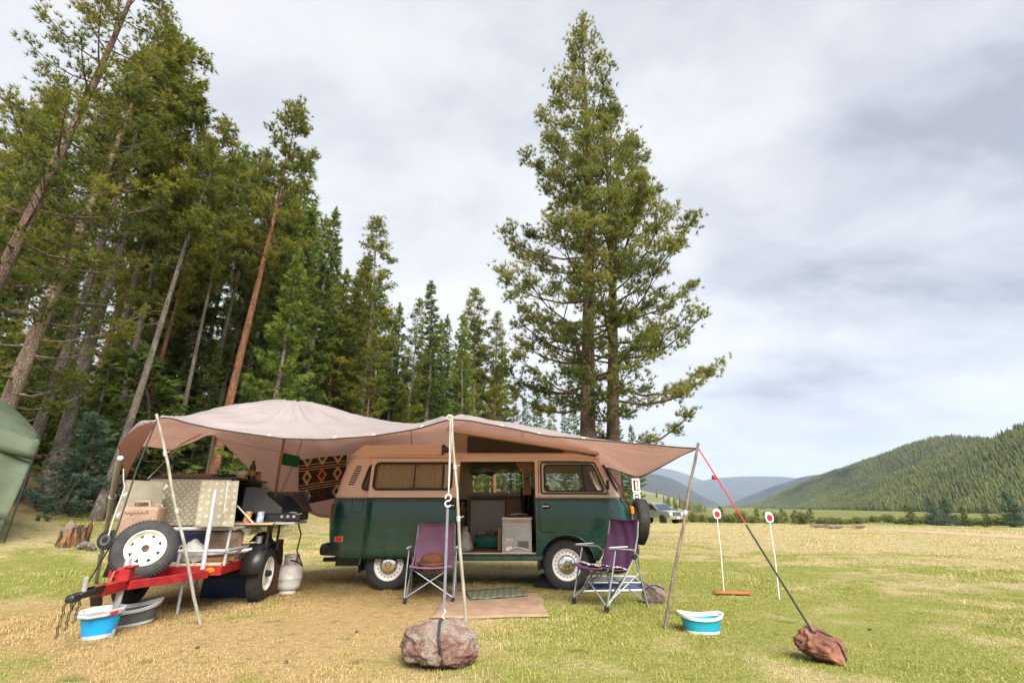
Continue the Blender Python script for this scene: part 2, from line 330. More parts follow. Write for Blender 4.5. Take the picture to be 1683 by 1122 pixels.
# ================================================================== THE SETTING
class Ex:                                # tiny expression builder for shader maths
    def __init__(s, t): s.t = t
    def m(s, op, a, b=0.0, c=None):
        n = N(s.t, 'ShaderNodeMath', operation=op)
        for i, v in enumerate((a, b) if c is None else (a, b, c)):
            if hasattr(v, 'is_output'): s.t.links.new(v, n.inputs[i])
            else: n.inputs[i].default_value = v
        return n.outputs[0]
    def ss(s, v, a, b, lo=0.0, hi=1.0):
        n = N(s.t, 'ShaderNodeMapRange', inp={'From Min': a, 'From Max': b, 'To Min': lo, 'To Max': hi}); n.interpolation_type = 'SMOOTHSTEP'
        if a > b: n.inputs['From Min'].default_value, n.inputs['From Max'].default_value = b, a; n.inputs['To Min'].default_value, n.inputs['To Max'].default_value = hi, lo
        s.t.links.new(v, n.inputs['Value']); return n.outputs[0]
    def noise(s, vec, scale, detail=4.0, stretch=(1, 1, 1), loc=(0, 0, 0)):
        mp = N(s.t, 'ShaderNodeMapping', inp={'Scale': stretch, 'Location': loc}); s.t.links.new(vec, mp.inputs[0])
        n = N(s.t, 'ShaderNodeTexNoise', inp={'Scale': scale, 'Detail': detail, 'Roughness': .6}); s.t.links.new(mp.outputs[0], n.inputs['Vector']); return n.outputs['Fac']
    def mix(s, f, a, b):
        n = N(s.t, 'ShaderNodeMix', data_type='RGBA')
        for i, v in ((0, f), (6, a), (7, b)):
            if hasattr(v, 'is_output'): s.t.links.new(v, n.inputs[i])
            else: n.inputs[i].default_value = (*v, 1) if isinstance(v, tuple) else v
        return n.outputs[2]
def meadow_colour(t, gain=1.0):
    E = Ex(t); pos = N(t, 'ShaderNodeNewGeometry').outputs['Position']
    sp = N(t, 'ShaderNodeSeparateXYZ'); t.links.new(pos, sp.inputs[0]); x, y = sp.outputs[0], sp.outputs[1]
    nb = E.noise(pos, .33, 3.0, loc=(5, 2, 0)); nm = E.noise(pos, 1.5, 5.0, loc=(1, 7, 0)); nf = E.noise(pos, 9.0, 3.0)
    nw = E.noise(pos, .10, 4.0, stretch=(.35, 1.6, 1), loc=(2, 0, 0))
    s = E.m('ADD', E.m('MULTIPLY', x, -0.965), E.m('MULTIPLY', y, .26))
    xw = E.m('ADD', x, E.m('MULTIPLY', E.m('SUBTRACT', nm, .5), 2.6))
    yw = E.m('ADD', y, E.m('MULTIPLY', E.m('SUBTRACT', nw, .5), 16.0))
    camp = E.m('MULTIPLY', E.ss(xw, 0.7, -1.4), E.m('MULTIPLY', E.ss(y, 10.5, 7.0), E.ss(s, 8.5, 6.3)))
    band = E.m('MULTIPLY', E.ss(yw, 8.0, 13.0), E.ss(yw, 44.0, 30.0))
    v = E.m('ADD', E.m('MULTIPLY', E.m('ADD', E.m('ADD', E.m('SUBTRACT', nb, .5), E.m('MULTIPLY', E.m('SUBTRACT', nw, .5), .9)), E.m('MULTIPLY', E.m('SUBTRACT', nm, .5), 1.1)), 2.9), .10)
    v = E.m('ADD', v, E.m('MULTIPLY', E.m('MULTIPLY', E.ss(xw, 4.5, 9.0), E.ss(y, 4.0, 7.0)), .50)); v = E.m('ADD', v, E.m('MULTIPLY', band, .66)); v = E.m('ADD', v, E.m('MULTIPLY', camp, .95))
    v = E.ss(v, 0.05, 0.95)
    g = lambda c: tuple(q * gain for q in c)
    grn = E.mix(nf, g((.235, .265, .055)), g((.375, .37, .10)))
    stw = E.mix(E.m('MULTIPLY', camp, .75), g((.55, .455, .24)), g((.50, .335, .155)))
    stw = E.mix(E.m('MULTIPLY', E.ss(nf, .52, .72), .7), stw, g((.33, .20, .095)))
    weed = E.ss(E.noise(pos, 3.2, 4.0, loc=(9, 4, 0)), .60, .70)
    c = E.mix(v, grn, stw); c = E.mix(E.m('MULTIPLY', weed, .65), c, g((.12, .175, .035)))
    dirt = E.ss(E.noise(pos, .55, 5.0, loc=(3, 11, 0)), .66, .74); c = E.mix(E.m('MULTIPLY', dirt, .6), c, g((.24, .16, .10)))
    far = E.ss(y, 60.0, 90.0); c = E.mix(far, c, E.mix(nw, g((.16, .19, .05)), g((.28, .27, .085))))
    duff = E.ss(E.m('ADD', s, E.m('MULTIPLY', E.m('SUBTRACT', nm, .5), 3.0)), 14.6, 16.6)
    return E, E.mix(duff, c, E.mix(nm, (.085, .05, .03), (.15, .095, .055))), pos, nf
def ground_material():
    m = bpy.data.materials.new('meadow_ground'); m.use_nodes = True; t = m.node_tree; b = t.nodes['Principled BSDF']
    E, c, pos, nf = meadow_colour(t, .60)
    t.links.new(c, b.inputs['Base Color']); b.inputs['Roughness'].default_value = .95; b.inputs['Specular IOR Level'].default_value = .1
    bp = N(t, 'ShaderNodeBump', inp={'Strength': .7, 'Distance': .05}); t.links.new(E.noise(pos, 22.0, 6.0), bp.inputs['Height']); t.links.new(bp.outputs[0], b.inputs['Normal'])
    return m
M['ground'] = ground_material()
def grass_material():
    m = bpy.data.materials.new('grass_blades'); m.use_nodes = True; t = m.node_tree; b = t.nodes['Principled BSDF']
    E, c, pos, nf = meadow_colour(t, 1.12)
    at = N(t, 'ShaderNodeAttribute', attribute_name='tint')
    c = E.mix(E.ss(at.outputs['Fac'], .74, 1.0), c, (.50, .41, .22)); c = E.mix(E.ss(at.outputs['Fac'], .22, 0.0), c, (.16, .21, .035))
    t.links.new(c, b.inputs['Base Color']); b.inputs['Roughness'].default_value = .65; b.inputs['Specular IOR Level'].default_value = .2
    tr = N(t, 'ShaderNodeBsdfTranslucent'); t.links.new(c, tr.inputs[0]); mx = N(t, 'ShaderNodeMixShader', inp={0: .3})
    t.links.new(b.outputs[0], mx.inputs[1]); t.links.new(tr.outputs[0], mx.inputs[2]); t.links.new(mx.outputs[0], t.nodes['Material Output'].inputs['Surface']); return m
M['grass'] = grass_material()

# ground: one sheet to the horizon
def build_ground():
    rad = np.concatenate([[0.0], np.geomspace(1.2, 9000, 150)]); na = 180
    ang = np.linspace(0, 2 * np.pi, na, endpoint=False); v = [(0, 0, 0)]
    rr, aa = np.meshgrid(rad[1:], ang, indexing='ij'); X = (rr * np.cos(aa)).ravel(); Y = (rr * np.sin(aa)).ravel()
    Z = ground_z(X, Y); verts = np.vstack([[0, 0, 0], np.stack([X, Y, Z], 1)]); q = []
    k = len(rad) - 1
    i, j = np.meshgrid(np.arange(k - 1), np.arange(na), indexing='ij'); a = 1 + i * na + j; b = 1 + i * na + (j + 1) % na
    q = np.stack([a, a + na, b + na, b], -1).reshape(-1, 4)
    tri = np.vstack([q[:, [0, 1, 2]], q[:, [0, 2, 3]], np.stack([np.zeros(na, int), 1 + np.arange(na), 1 + (np.arange(na) + 1) % na], 1)])
    o = link('ground', np_mesh('ground', verts, tri, smooth=True), M['ground']); tag(o, kind='structure')
build_ground()

# dirt track across the meadow
def build_track():
    global TRACK
    pts = TRACK = [on_ground(*q) for q in ((1380, 868.5), (1450, 870), (1530, 874), (1620, 879), (1720, 885), (1900, 893), (2300, 905))]
    pts = [Vector(p) for p in pts]; m = MB(); vs = []; W = 1.3
    dense = []
    for a, b in zip(pts, pts[1:]):
        for i in range(14): dense.append(a.lerp(b, i / 14))
    for i, p in enumerate(dense):
        t = (dense[min(i + 1, len(dense) - 1)] - dense[max(i - 1, 0)]); n = Vector((-t.y, t.x, 0)).normalized()
        wv = W * min(1, .15 + i / 14) * (1 + .25 * math.sin(i * 1.3) + .15 * math.sin(i * 2.9))
        for k in range(5):
            q = p + n * wv * (k / 2 - 1); vs.append((q.x, q.y, float(ground_z(q.x, q.y)) + .012))
    m.add(vs, [(i * 5 + k, i * 5 + k + 1, i * 5 + k + 6, i * 5 + k + 5) for i in range(len(dense) - 1) for k in range(4)])
    tag(m.build('dirt_track', mat('track_dirt', (.42, .28, .20), (.34, .22, .15), 2.5, .95, world=True)), kind='structure')
build_track()

# ------------------------------------------------------------------ geometry-node scatter for uncountable stuff
def scatter(name, P, scl, rot, idx, protos, mats_dummy):
    me = bpy.data.meshes.new(name); me.vertices.add(len(P)); me.vertices.foreach_set('co', np.asarray(P, np.float32).ravel())
    for a, vals, ty in (('scl', scl, 'FLOAT'), ('rotz', rot, 'FLOAT')):
        at = me.attributes.new(a, ty, 'POINT'); at.data.foreach_set('value', np.asarray(vals, np.float32))
    at = me.attributes.new('pick', 'INT', 'POINT'); at.data.foreach_set('value', np.asarray(idx, np.int32))
    o = bpy.data.objects.new(name, me); col.objects.link(o); me.materials.append(mats_dummy)
    c = bpy.data.collections.new(name + '_sources')
    for i, (pm, pmat) in enumerate(protos):
        pm.materials.append(pmat); po = bpy.data.objects.new(f'{name}_source_{i:02d}', pm); c.objects.link(po)
    g = bpy.data.node_groups.new(name + '_scatter', 'GeometryNodeTree')
    g.interface.new_socket('Geometry', in_out='INPUT', socket_type='NodeSocketGeometry'); g.interface.new_socket('Geometry', in_out='OUTPUT', socket_type='NodeSocketGeometry')
    gi, go = N(g, 'NodeGroupInput'), N(g, 'NodeGroupOutput'); ip = N(g, 'GeometryNodeInstanceOnPoints'); ip.inputs['Pick Instance'].default_value = True
    ci = N(g, 'GeometryNodeCollectionInfo'); ci.inputs['Collection'].default_value = c; ci.inputs['Separate Children'].default_value = True; ci.inputs['Reset Children'].default_value = True
    def na(nm, ty): n = N(g, 'GeometryNodeInputNamedAttribute', data_type=ty); n.inputs['Name'].default_value = nm; return n.outputs[0]
    er = N(g, 'FunctionNodeEulerToRotation'); cx = N(g, 'ShaderNodeCombineXYZ'); g.links.new(na('rotz', 'FLOAT'), cx.inputs[2]); g.links.new(cx.outputs[0], er.inputs[0])
    g.links.new(gi.outputs[0], ip.inputs['Points']); g.links.new(ci.outputs[0], ip.inputs['Instance']); g.links.new(na('pick', 'INT'), ip.inputs['Instance Index'])
    g.links.new(er.outputs[0], ip.inputs['Rotation']); g.links.new(na('scl', 'FLOAT'), ip.inputs['Scale']); g.links.new(ip.outputs[0], go.inputs[0])
    md = o.modifiers.new('scatter', 'NODES'); md.node_group = g; return o

# ------------------------------------------------------------------ far hills and their woods
def hill(name, cols, nu, nv, material, amp, seed, back=1.3, power=1.0):
    """cols: (photo column, ridge row, ridge distance, foot distance)"""
    cols = np.array(cols, float); us = np.linspace(cols[0, 0], cols[-1, 0], nu)
    vr, dr, db = (np.interp(us, cols[:, 0], cols[:, i]) for i in (1, 2, 3))
    ker = np.hanning(9); ker /= ker.sum()
    vr = np.convolve(np.pad(vr, 4, 'edge'), ker, 'valid')
    V = np.zeros((nv + 1, nu, 3))
    for i, u in enumerate(us):
        d = ray(u, vr[i]); hd = np.hypot(d[0], d[1]); zr = H + d[2] / hd * dr[i]; dirx, diry = d[0] / hd, d[1] / hd
        zb = -6.0
        for j in range(nv + 1):
            f = j / (nv * .72)
            if f <= 1: D = db[i] + (dr[i] - db[i]) * f; z = zb + (zr - zb) * (f ** power)
            else: g2 = (f - 1) / (1 / .72 - 1); D = dr[i] * (1 + (back - 1) * g2); z = zr + (zb - zr) * g2 * g2 * (3 - 2 * g2)
            n = mnoise.fractal(Vector((dirx * D, diry * D, seed * 50)) / (amp * 9), 1.0, 2.0, 4) * amp * min(1, 1.6 * f) * (0.25 if abs(f - 1) < .12 else 1)
            V[j, i] = (dirx * D, diry * D, z + n)
    i, j = np.meshgrid(np.arange(nu - 1), np.arange(nv)); a = (j * nu + i).ravel()
    tri = np.vstack([np.stack([a, a + 1, a + nu + 1], 1), np.stack([a, a + nu + 1, a + nu], 1)])
    o = link(name, np_mesh(name, V.reshape(-1, 3), tri, smooth=True), material); tag(o, kind='structure'); return V
M['hillfloor'] = mat('wooded_hill_floor', (.075, .085, .028), (.040, .050, .018), .05, .95, world=True)
M['farwood'] = mat('far_wooded_slope', (.015, .023, .016), (.009, .014, .011), .02, .95, bump=1.0, bscale=.05, world=True)  # cloud shadow over the far slopes is put into this dark colour
M['knoll'] = mat('grassy_knoll', (.20, .19, .08), (.11, .12, .05), .03, .95, world=True)
near_cols = [(1240, 848, 1150, 1000), (1300, 842, 1100, 930), (1345, 828, 1050, 800), (1400, 808, 900, 660), (1470, 786, 800, 540), (1560, 755, 700, 440), (1620, 734, 680, 400), (1683, 704, 660, 370), (1800, 670, 650, 340), (2200, 640, 800, 330), (3000, 640, 1200, 380)]
mid_cols = [(1150, 848, 2000, 1800), (1200, 840, 1900, 1700), (1245, 829, 1800, 1600), (1283, 813, 1650, 1400), (1328, 790, 1500, 1150), (1402, 764, 1250, 950), (1449, 751, 1200, 900), (1490, 735, 1150, 850), (1532, 721, 1100, 800), (1580, 718, 1080, 780), (1612, 722, 1060, 770), (1760, 735, 1000, 760)]
hillA = hill('hill_near', near_cols, 70, 26, M['hillfloor'], 16, 1)
hillB = hill('hill_middle', mid_cols, 60, 24, M['hillfloor'], 20, 2)
hill('hill_dark', [(1150, 843, 4200, 3600), (1205, 832, 4000, 3500), (1240, 812, 3900, 3400), (1270, 797, 3700, 3200), (1325, 781, 3400, 2900), (1400, 775, 3300, 2700), (1600, 770, 3200, 2500)], 90, 20, M['farwood'], 40, 3)
hill('mountain_dark', [(700, 790, 3400, 2500), (900, 768, 3300, 2500), (1000, 772, 3200, 2400), (1060, 775, 3200, 2500), (1095, 781, 3300, 2600), (1120, 793, 3400, 2700), (1150, 812, 3500, 2900), (1195, 834, 3700, 3300), (1240, 843, 3800, 3500)], 110, 20, M['farwood'], 45, 4)
hill('mountain_pale', [(1080, 815, 7200, 5600), (1130, 796, 7300, 5600), (1180, 785, 7400, 5600), (1215, 781, 7400, 5600), (1290, 783, 7300, 5600), (1360, 788, 7000, 5500), (1500, 800, 6800, 5500)], 60, 14, M['farwood'], 60, 5)
hill('mountain_palest', [(800, 770, 8600, 7600), (1000, 768, 8600, 7600), (1085, 766, 8600, 7600), (1120, 774, 8600, 7600), (1160, 792, 8600, 7600), (1250, 815, 8600, 7600), (1350, 830, 8600, 7700)], 50, 14, M['farwood'], 60, 6)
knoll = hill('knoll', [(800, 800, 420, 300), (1000, 803, 430, 300), (1055, 806, 440, 310), (1085, 813, 440, 330), (1105, 815, 430, 330), (1125, 830, 420, 340), (1160, 842, 420, 350)], 40, 14, M['knoll'], 6, 7)

def spire(seed, h=1.0):                                     # small far conifer of tiers, unit height
    r = np.random.default_rng(seed); V, T, A = [], [], []; k = 7; tiers = 6
    for q in range(tiers):
        z0 = .10 + q * .145; zt = min(1, z0 + .30); rad = .155 * (1 - q / tiers) ** .8 + .02; o = len(V); V.append((r.normal(0, .008), r.normal(0, .008), zt)); A.append(.75)
        ph = r.uniform(0, 6)
        for j in range(k * 2):
            a = ph + math.pi * j / k; rr = rad * (r.uniform(.75, 1.25) if j % 2 == 0 else r.uniform(.40, .65)); V.append((rr * math.cos(a), rr * math.sin(a), z0 + r.uniform(-.03, .03) + (0 if j % 2 == 0 else .05))); A.append(r.uniform(.1, .8))
        for j in range(k * 2): T.append((o, o + 1 + j, o + 1 + (j + 1) % (k * 2)))
    return np_mesh('spire', V, T, {'tint': A})
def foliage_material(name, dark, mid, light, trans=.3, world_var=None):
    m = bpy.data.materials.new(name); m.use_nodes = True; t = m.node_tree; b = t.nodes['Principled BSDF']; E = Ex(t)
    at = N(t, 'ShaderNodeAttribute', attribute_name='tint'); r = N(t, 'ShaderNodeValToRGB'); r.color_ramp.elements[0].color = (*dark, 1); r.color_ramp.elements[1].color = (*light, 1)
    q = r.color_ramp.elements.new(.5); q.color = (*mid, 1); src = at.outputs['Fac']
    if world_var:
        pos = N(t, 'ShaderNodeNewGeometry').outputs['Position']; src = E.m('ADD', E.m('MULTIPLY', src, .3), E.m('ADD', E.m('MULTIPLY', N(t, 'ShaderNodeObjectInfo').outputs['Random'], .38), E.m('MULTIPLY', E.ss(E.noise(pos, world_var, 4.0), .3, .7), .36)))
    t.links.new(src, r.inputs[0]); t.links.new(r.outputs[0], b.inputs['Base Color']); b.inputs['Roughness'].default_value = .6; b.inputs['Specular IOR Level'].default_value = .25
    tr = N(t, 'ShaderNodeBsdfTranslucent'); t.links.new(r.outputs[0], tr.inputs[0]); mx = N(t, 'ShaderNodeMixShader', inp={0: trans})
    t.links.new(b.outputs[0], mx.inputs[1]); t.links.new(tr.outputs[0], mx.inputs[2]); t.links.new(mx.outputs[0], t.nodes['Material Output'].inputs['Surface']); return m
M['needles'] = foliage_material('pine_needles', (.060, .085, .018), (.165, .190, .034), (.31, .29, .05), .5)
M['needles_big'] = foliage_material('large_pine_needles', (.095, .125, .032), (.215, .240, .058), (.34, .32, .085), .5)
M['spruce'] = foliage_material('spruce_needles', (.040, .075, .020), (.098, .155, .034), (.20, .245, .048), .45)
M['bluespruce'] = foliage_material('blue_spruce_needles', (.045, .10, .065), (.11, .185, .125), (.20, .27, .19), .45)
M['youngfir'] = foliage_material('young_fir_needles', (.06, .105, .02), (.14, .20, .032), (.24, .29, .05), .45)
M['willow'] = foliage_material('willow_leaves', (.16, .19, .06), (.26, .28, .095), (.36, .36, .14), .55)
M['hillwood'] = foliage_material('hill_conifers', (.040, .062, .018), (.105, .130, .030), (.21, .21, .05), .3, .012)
def wood_on(name, V, n, hmin, hmax, seed, f_hi=.80, keep=None, mt='hillwood'):
    r = np.random.default_rng(seed); nvv, nuu = V.shape[0] - 1, V.shape[1] - 1
    # sample by area
    ex = np.linalg.norm(V[:-1, 1:] - V[:-1, :-1], axis=2); ey = np.linalg.norm(V[1:, :-1] - V[:-1, :-1], axis=2); A = ex * ey; A[int(nvv * f_hi):] = 0
    if keep is not None: A = A * keep(V[:-1, :-1])
    pr = (A / A.sum()).ravel(); c = r.choice(len(pr), n, p=pr); j, i = c // nuu, c % nuu; a, b = r.random(n)[:, None], r.random(n)[:, None]
    P = V[j, i] * (1 - a) * (1 - b) + V[j, i + 1] * a * (1 - b) + V[j + 1, i] * (1 - a) * b + V[j + 1, i + 1] * a * b; P[:, 2] -= .5
    o = scatter(name, P, hmin + (hmax - hmin) * r.beta(1.6, 2.4, n) * 1.25, r.uniform(0, 6.28, n), r.integers(0, 5, n), [(spire(seed * 10 + q), M[mt]) for q in range(5)], M[mt])
    return tag(o, kind='stuff')
wood_on('hillside_forest', hillA, 46000, 3.8, 9.5, 11)
wood_on('hillside_forest', hillB, 42000, 4.5, 10, 12)
wood_on('knoll_forest', knoll, 300, 5, 10, 13, .7, keep=lambda P: (np.sin(P[..., 0] * .05) + np.sin(P[..., 1] * .07 + 1) > .4) * 1.0 + .01)
# ------------------------------------------------------------------ trees
def needles(r, C, AX, K, ln, wd, spread, tint):
    """K thin triangular needle sprays at each centre C around axis AX"""
    n = len(C); C = np.repeat(C, K, 0); AX = np.repeat(AX, K, 0); tint = np.repeat(tint, K)
    d = AX + r.normal(0, spread, (n * K, 3)); d /= np.linalg.norm(d, axis=1)[:, None]
    p = np.cross(d, r.normal(0, 1, (n * K, 3))); p /= np.linalg.norm(p, axis=1)[:, None] + 1e-9
    l = r.uniform(*ln, n * K)[:, None]; wv = r.uniform(*wd, n * K)[:, None]
    mid = C + d * l * .45
    V = np.stack([C + p * wv, C + d * l, C - p * wv], 1).reshape(-1, 3)
    T = np.arange(n * K * 3).reshape(-1, 3)
    return V, T, np.repeat(np.clip(tint + r.normal(0, .08, n * K), 0, 1), 3)
def conifer(name, seed, h, r0, cb, prof, nbr, style, leaf, bark, lean=(0, 0), dens=1.0, K=8, ln=(.12, .2), wd=(.014, .022), droop=.15, dead=14, bend=.12, padn=(7, 13)):
    """returns (wood mesh, crown mesh): trunk with limbs, and needle sprays in pads along the limbs"""
    r = np.random.default_rng(seed); wood = MB(); zs = np.linspace(0, h, 14); ph = r.uniform(0, 6)
    def axis(z): t = z / h; return np.array([lean[0] * t + bend * math.sin(t * 5 + ph), lean[1] * t + bend * math.cos(t * 4 + ph), z])
    rad = lambda z: max(.012, r0 * (1 - z / h) ** .85 * (1 + .5 * math.exp(-z / .35)))
    wood.tube([axis(z) for z in zs], [rad(z) for z in zs], 10)
    C, AX, TI = [], [], []
    for b in range(nbr):
        t = ((b + r.random()) / nbr) ** (.9); z = h * (cb + (1 - cb) * t * .985); L_ = prof(t) * r.uniform(.70, 1.02)
        if r.random() < .10: L_ *= .5
        az = b * 2.399 + r.normal(0, .5); d = np.array([math.cos(az), math.sin(az), 0]); base = axis(z)
        if L_ < .12: L_ = .12
        up0 = r.normal(.10, .14) + (.55 * t if style == 'pine' else .25 * t) - (.0 if style == 'pine' else .35 * (1 - t))
        def pt(s): return base + d * L_ * s + np.array([0, 0, L_ * (up0 * s - droop * math.sin(s * 3.0) * (1 - t) + (.22 if style == 'pine' else .12) * s * s)])
        ss = [0, .3, .6, .85, 1]; br = max(.008, min(.05, .013 * L_ + rad(z) * .10))
        wood.tube([pt(s) for s in ss], [br * (1 - .8 * s) for s in ss], 4, cap=False)
        side = np.array([-d[1], d[0], 0]); ct = np.clip(r.normal(.42 + .25 * t, .20), 0, 1)
        if style == 'pine':
            npads = max(2, int(L_ * 4.2 * dens))
            for q in range(npads):
                s = 1 - r.random() ** 1.3 * .60; lat = r.normal(0, .20) * L_ * (1.15 - s * .8); c = pt(s) + side * lat + np.array([0, 0, abs(lat) * .18 + r.normal(0, .05)])
                if abs(lat) > .15: wood.tube([pt(max(.1, s - .18)), c], [br * .35, .005], 3, cap=False)
                m = r.integers(*padn); cc = c + r.normal(0, 1, (m, 3)) * np.array([.135, .135, .085]); ax = d * .55 + side * np.sign(lat) * .35 + np.array([0, 0, .55])
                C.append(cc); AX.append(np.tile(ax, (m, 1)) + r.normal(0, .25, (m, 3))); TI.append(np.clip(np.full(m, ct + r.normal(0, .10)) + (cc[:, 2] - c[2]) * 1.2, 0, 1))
        else:
            npt = max(5, int(L_ * 26 * dens))
            s = 1 - r.random(npt) ** 1.2 * .88; lat = r.uniform(-1, 1, npt) * (.30 * L_ * (1.08 - s) + .04)
            cc = np.array([pt(q) for q in s]) + side * lat[:, None]; cc[:, 2] += -np.abs(lat) * .25 + r.normal(0, .03, npt)
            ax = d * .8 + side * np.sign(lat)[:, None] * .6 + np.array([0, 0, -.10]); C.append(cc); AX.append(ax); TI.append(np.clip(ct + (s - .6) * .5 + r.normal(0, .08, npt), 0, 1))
    # leader
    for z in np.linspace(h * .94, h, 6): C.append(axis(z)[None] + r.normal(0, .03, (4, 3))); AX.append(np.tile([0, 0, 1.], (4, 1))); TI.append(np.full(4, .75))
    for q in range(dead):
        z = h * cb * r.uniform(.25, 1); az = r.uniform(0, 6.28); l_ = r.uniform(.3, 1.1) * (.4 + z / h); b0 = axis(z); d = np.array([math.cos(az), math.sin(az), r.normal(-.15, .2)])
        wood.tube([b0, b0 + d * l_ * .6, b0 + d * l_ + np.array([0, 0, r.normal(-.08, .08)])], [.014, .009, .004], 3, cap=False)
    V, T, A = needles(r, np.vstack(C), np.vstack(AX), K, ln, wd, .55 if style == 'pine' else .42, np.concatenate(TI))
    wm = wood.mesh(name + '_trunk', angle=60); wm.materials.append(M[bark]); cm = np_mesh(name + '_crown', V, T, {'tint': A}); cm.materials.append(M[leaf]); return wm, cm
def bark(name, c1, c2, c3, sc_=5.0):
    m = bpy.data.materials.new(name); m.use_nodes = True; t = m.node_tree; b = t.nodes['Principled BSDF']; E = Ex(t); o = N(t, 'ShaderNodeTexCoord').outputs['Object']
    mp = N(t, 'ShaderNodeMapping', inp={'Scale': (1, 1, .3)}); t.links.new(o, mp.inputs[0])
    vo = N(t, 'ShaderNodeTexVoronoi', feature='DISTANCE_TO_EDGE', inp={'Scale': sc_ * 4}); dv = N(t, 'ShaderNodeTexNoise', inp={'Scale': 9.0}); t.links.new(mp.outputs[0], dv.inputs['Vector']); av = N(t, 'ShaderNodeVectorMath', operation='MULTIPLY_ADD', inp={1: (.25, .25, .25)}); t.links.new(dv.outputs['Color'], av.inputs[0]); t.links.new(mp.outputs[0], av.inputs[2]); t.links.new(av.outputs[0], vo.inputs['Vector'])
    ns = E.noise(o, sc_, 6.0, (1, 1, .35)); c = E.mix(E.ss(ns, .38, .62), c1, c2); c = E.mix(E.m('MULTIPLY', E.ss(vo.outputs['Distance'], .09, .0), .7), c, c3)
    t.links.new(c, b.inputs['Base Color']); b.inputs['Roughness'].default_value = .9
    h_ = E.m('ADD', E.ss(vo.outputs['Distance'], .0, .2), E.m('MULTIPLY', ns, .8)); bp = N(t, 'ShaderNodeBump', inp={'Strength': .9, 'Distance': .03}); t.links.new(h_, bp.inputs['Height']); t.links.new(bp.outputs[0], b.inputs['Normal']); return m
M['bark_brown'] = bark('brown_bark', (.20, .125, .085), (.12, .075, .055), (.045, .03, .022))
M['bark_orange'] = bark('orange_bark', (.30, .125, .060), (.19, .085, .045), (.06, .03, .02))
M['bark_grey'] = bark('grey_bark', (.25, .21, .175), (.15, .125, .10), (.055, .045, .038))
M['bark_pale'] = bark('pale_scaly_bark', (.38, .28, .20), (.24, .165, .12), (.07, .05, .04))
cone = lambda rmax, p=.8, b=.35: (lambda t: rmax * ((1 - t) ** p) * min(1, b + t * 4) + .12)
TREES = {}
def T_(k, *a, **kw): TREES[k] = (a[1], conifer(k, *a, **kw))
big = lambda rm: (lambda t: rm * (min(1, .72 + 1.1 * t) if t < .25 else (1 - (t - .25) / .75) ** .85) + .25)
T_('twin_tall', 21, 20.6, .275, .17, big(3.15), 84, 'pine', 'needles_big', 'bark_brown', lean=(.75, 0), dens=1.1, K=14, ln=(.10, .19), wd=(.009, .014), dead=4, padn=(10, 18))
T_('twin_short', 122, 16.8, .25, .18, big(3.85), 76, 'pine', 'needles_big', 'bark_brown', lean=(.75, .2), dens=1.1, K=14, ln=(.10, .19), wd=(.009, .014), dead=4, padn=(10, 18))
for _q in (): pass
T_('pine_a', 23, 18, .16, .42, cone(1.75, .7), 66, 'pine', 'needles', 'bark_orange', dens=1.5, K=11, ln=(.11, .22), wd=(.012, .020))
T_('pine_b', 24, 18, .145, .30, cone(1.6, .7), 74, 'pine', 'needles', 'bark_grey', dens=1.5, K=11, ln=(.11, .22), wd=(.012, .020), dead=24)
T_('pine_c', 25, 18, .15, .55, cone(1.7, .6), 58, 'pine', 'needles', 'bark_grey', dens=1.5, K=11, ln=(.11, .22), wd=(.012, .020), dead=30)
T_('pine_g', 33, 18, .17, .50, cone(1.9, .65), 60, 'pine', 'needles', 'bark_orange', dens=1.6, K=12, ln=(.11, .21), wd=(.011, .018), dead=10)
T_('pine_dark', 36, 19, .145, .20, cone(2.4, .75, .6), 100, 'pine', 'needles', 'bark_brown', dens=1.35, K=16, ln=(.08, .16), wd=(.006, .010))
T_('pine_low', 26, 17, .20, .12, cone(2.5, .75, .6), 95, 'pine', 'needles', 'bark_pale', dens=1.2, K=16, ln=(.08, .16), wd=(.006, .010))
T_('spruce_a', 27, 14, .17, .04, cone(2.0, .9, .7), 150, 'spruce', 'spruce', 'bark_brown', dens=.9, K=8, ln=(.14, .26), wd=(.018, .028), dead=0)
T_('spruce_b', 28, 14, .16, .10, cone(1.6, .8, .6), 140, 'spruce', 'spruce', 'bark_grey', dens=1.0, K=8, ln=(.14, .26), wd=(.018, .028), dead=6)
T_('young_fir', 29, 10, .13, .05, cone(1.75, .85, .6), 120, 'spruce', 'youngfir', 'bark_grey', dens=1.0, K=8, ln=(.13, .24), wd=(.016, .026), dead=0)
T_('blue_spruce', 30, 2.7, .05, .03, cone(1.0, .75, .8), 95, 'spruce', 'bluespruce', 'bark_brown', dens=1.7, K=10, ln=(.06, .12), wd=(.007, .012), dead=0, droop=.2)
T_('sapling', 31, 2.2, .04, .04, cone(.75, .8, .8), 45, 'spruce', 'spruce', 'bark_brown', dens=1.2, K=5, ln=(.09, .17), wd=(.018, .03), dead=0)
def plant(kind, x, y, h, label, group=None, rz=None, name='pine_tree', wide=1.0, cat='tree', sink=.05, tilt=(0, 0)):
    h0, (wm, cm) = TREES[kind]; s = h / h0
    o = thing(name, label, cat, (x, y, float(ground_z(x, y)) - sink), rng.uniform(0, 6.28) if rz is None else rz, group)
    o.rotation_euler.x, o.rotation_euler.y = tilt; o.scale = (s * wide, s * wide, s)
    for nm, me in (('trunk', wm), ('crown', cm)):
        c = bpy.data.objects.new(nm, me); col.objects.link(c); c.parent = o
    return o
def at_dist(u, v, D):
    d = ray(u, v); k = D / np.hypot(d[0], d[1]); return CAM + d * k
def by_top(kind, u, v, D, label, group=None, **kw):        # tree whose top stands at pixel (u, v), D metres away
    p = at_dist(u, v, D); return plant(kind, p[0], p[1], p[2] - float(ground_z(p[0], p[1])) + .05, label, group, **kw)
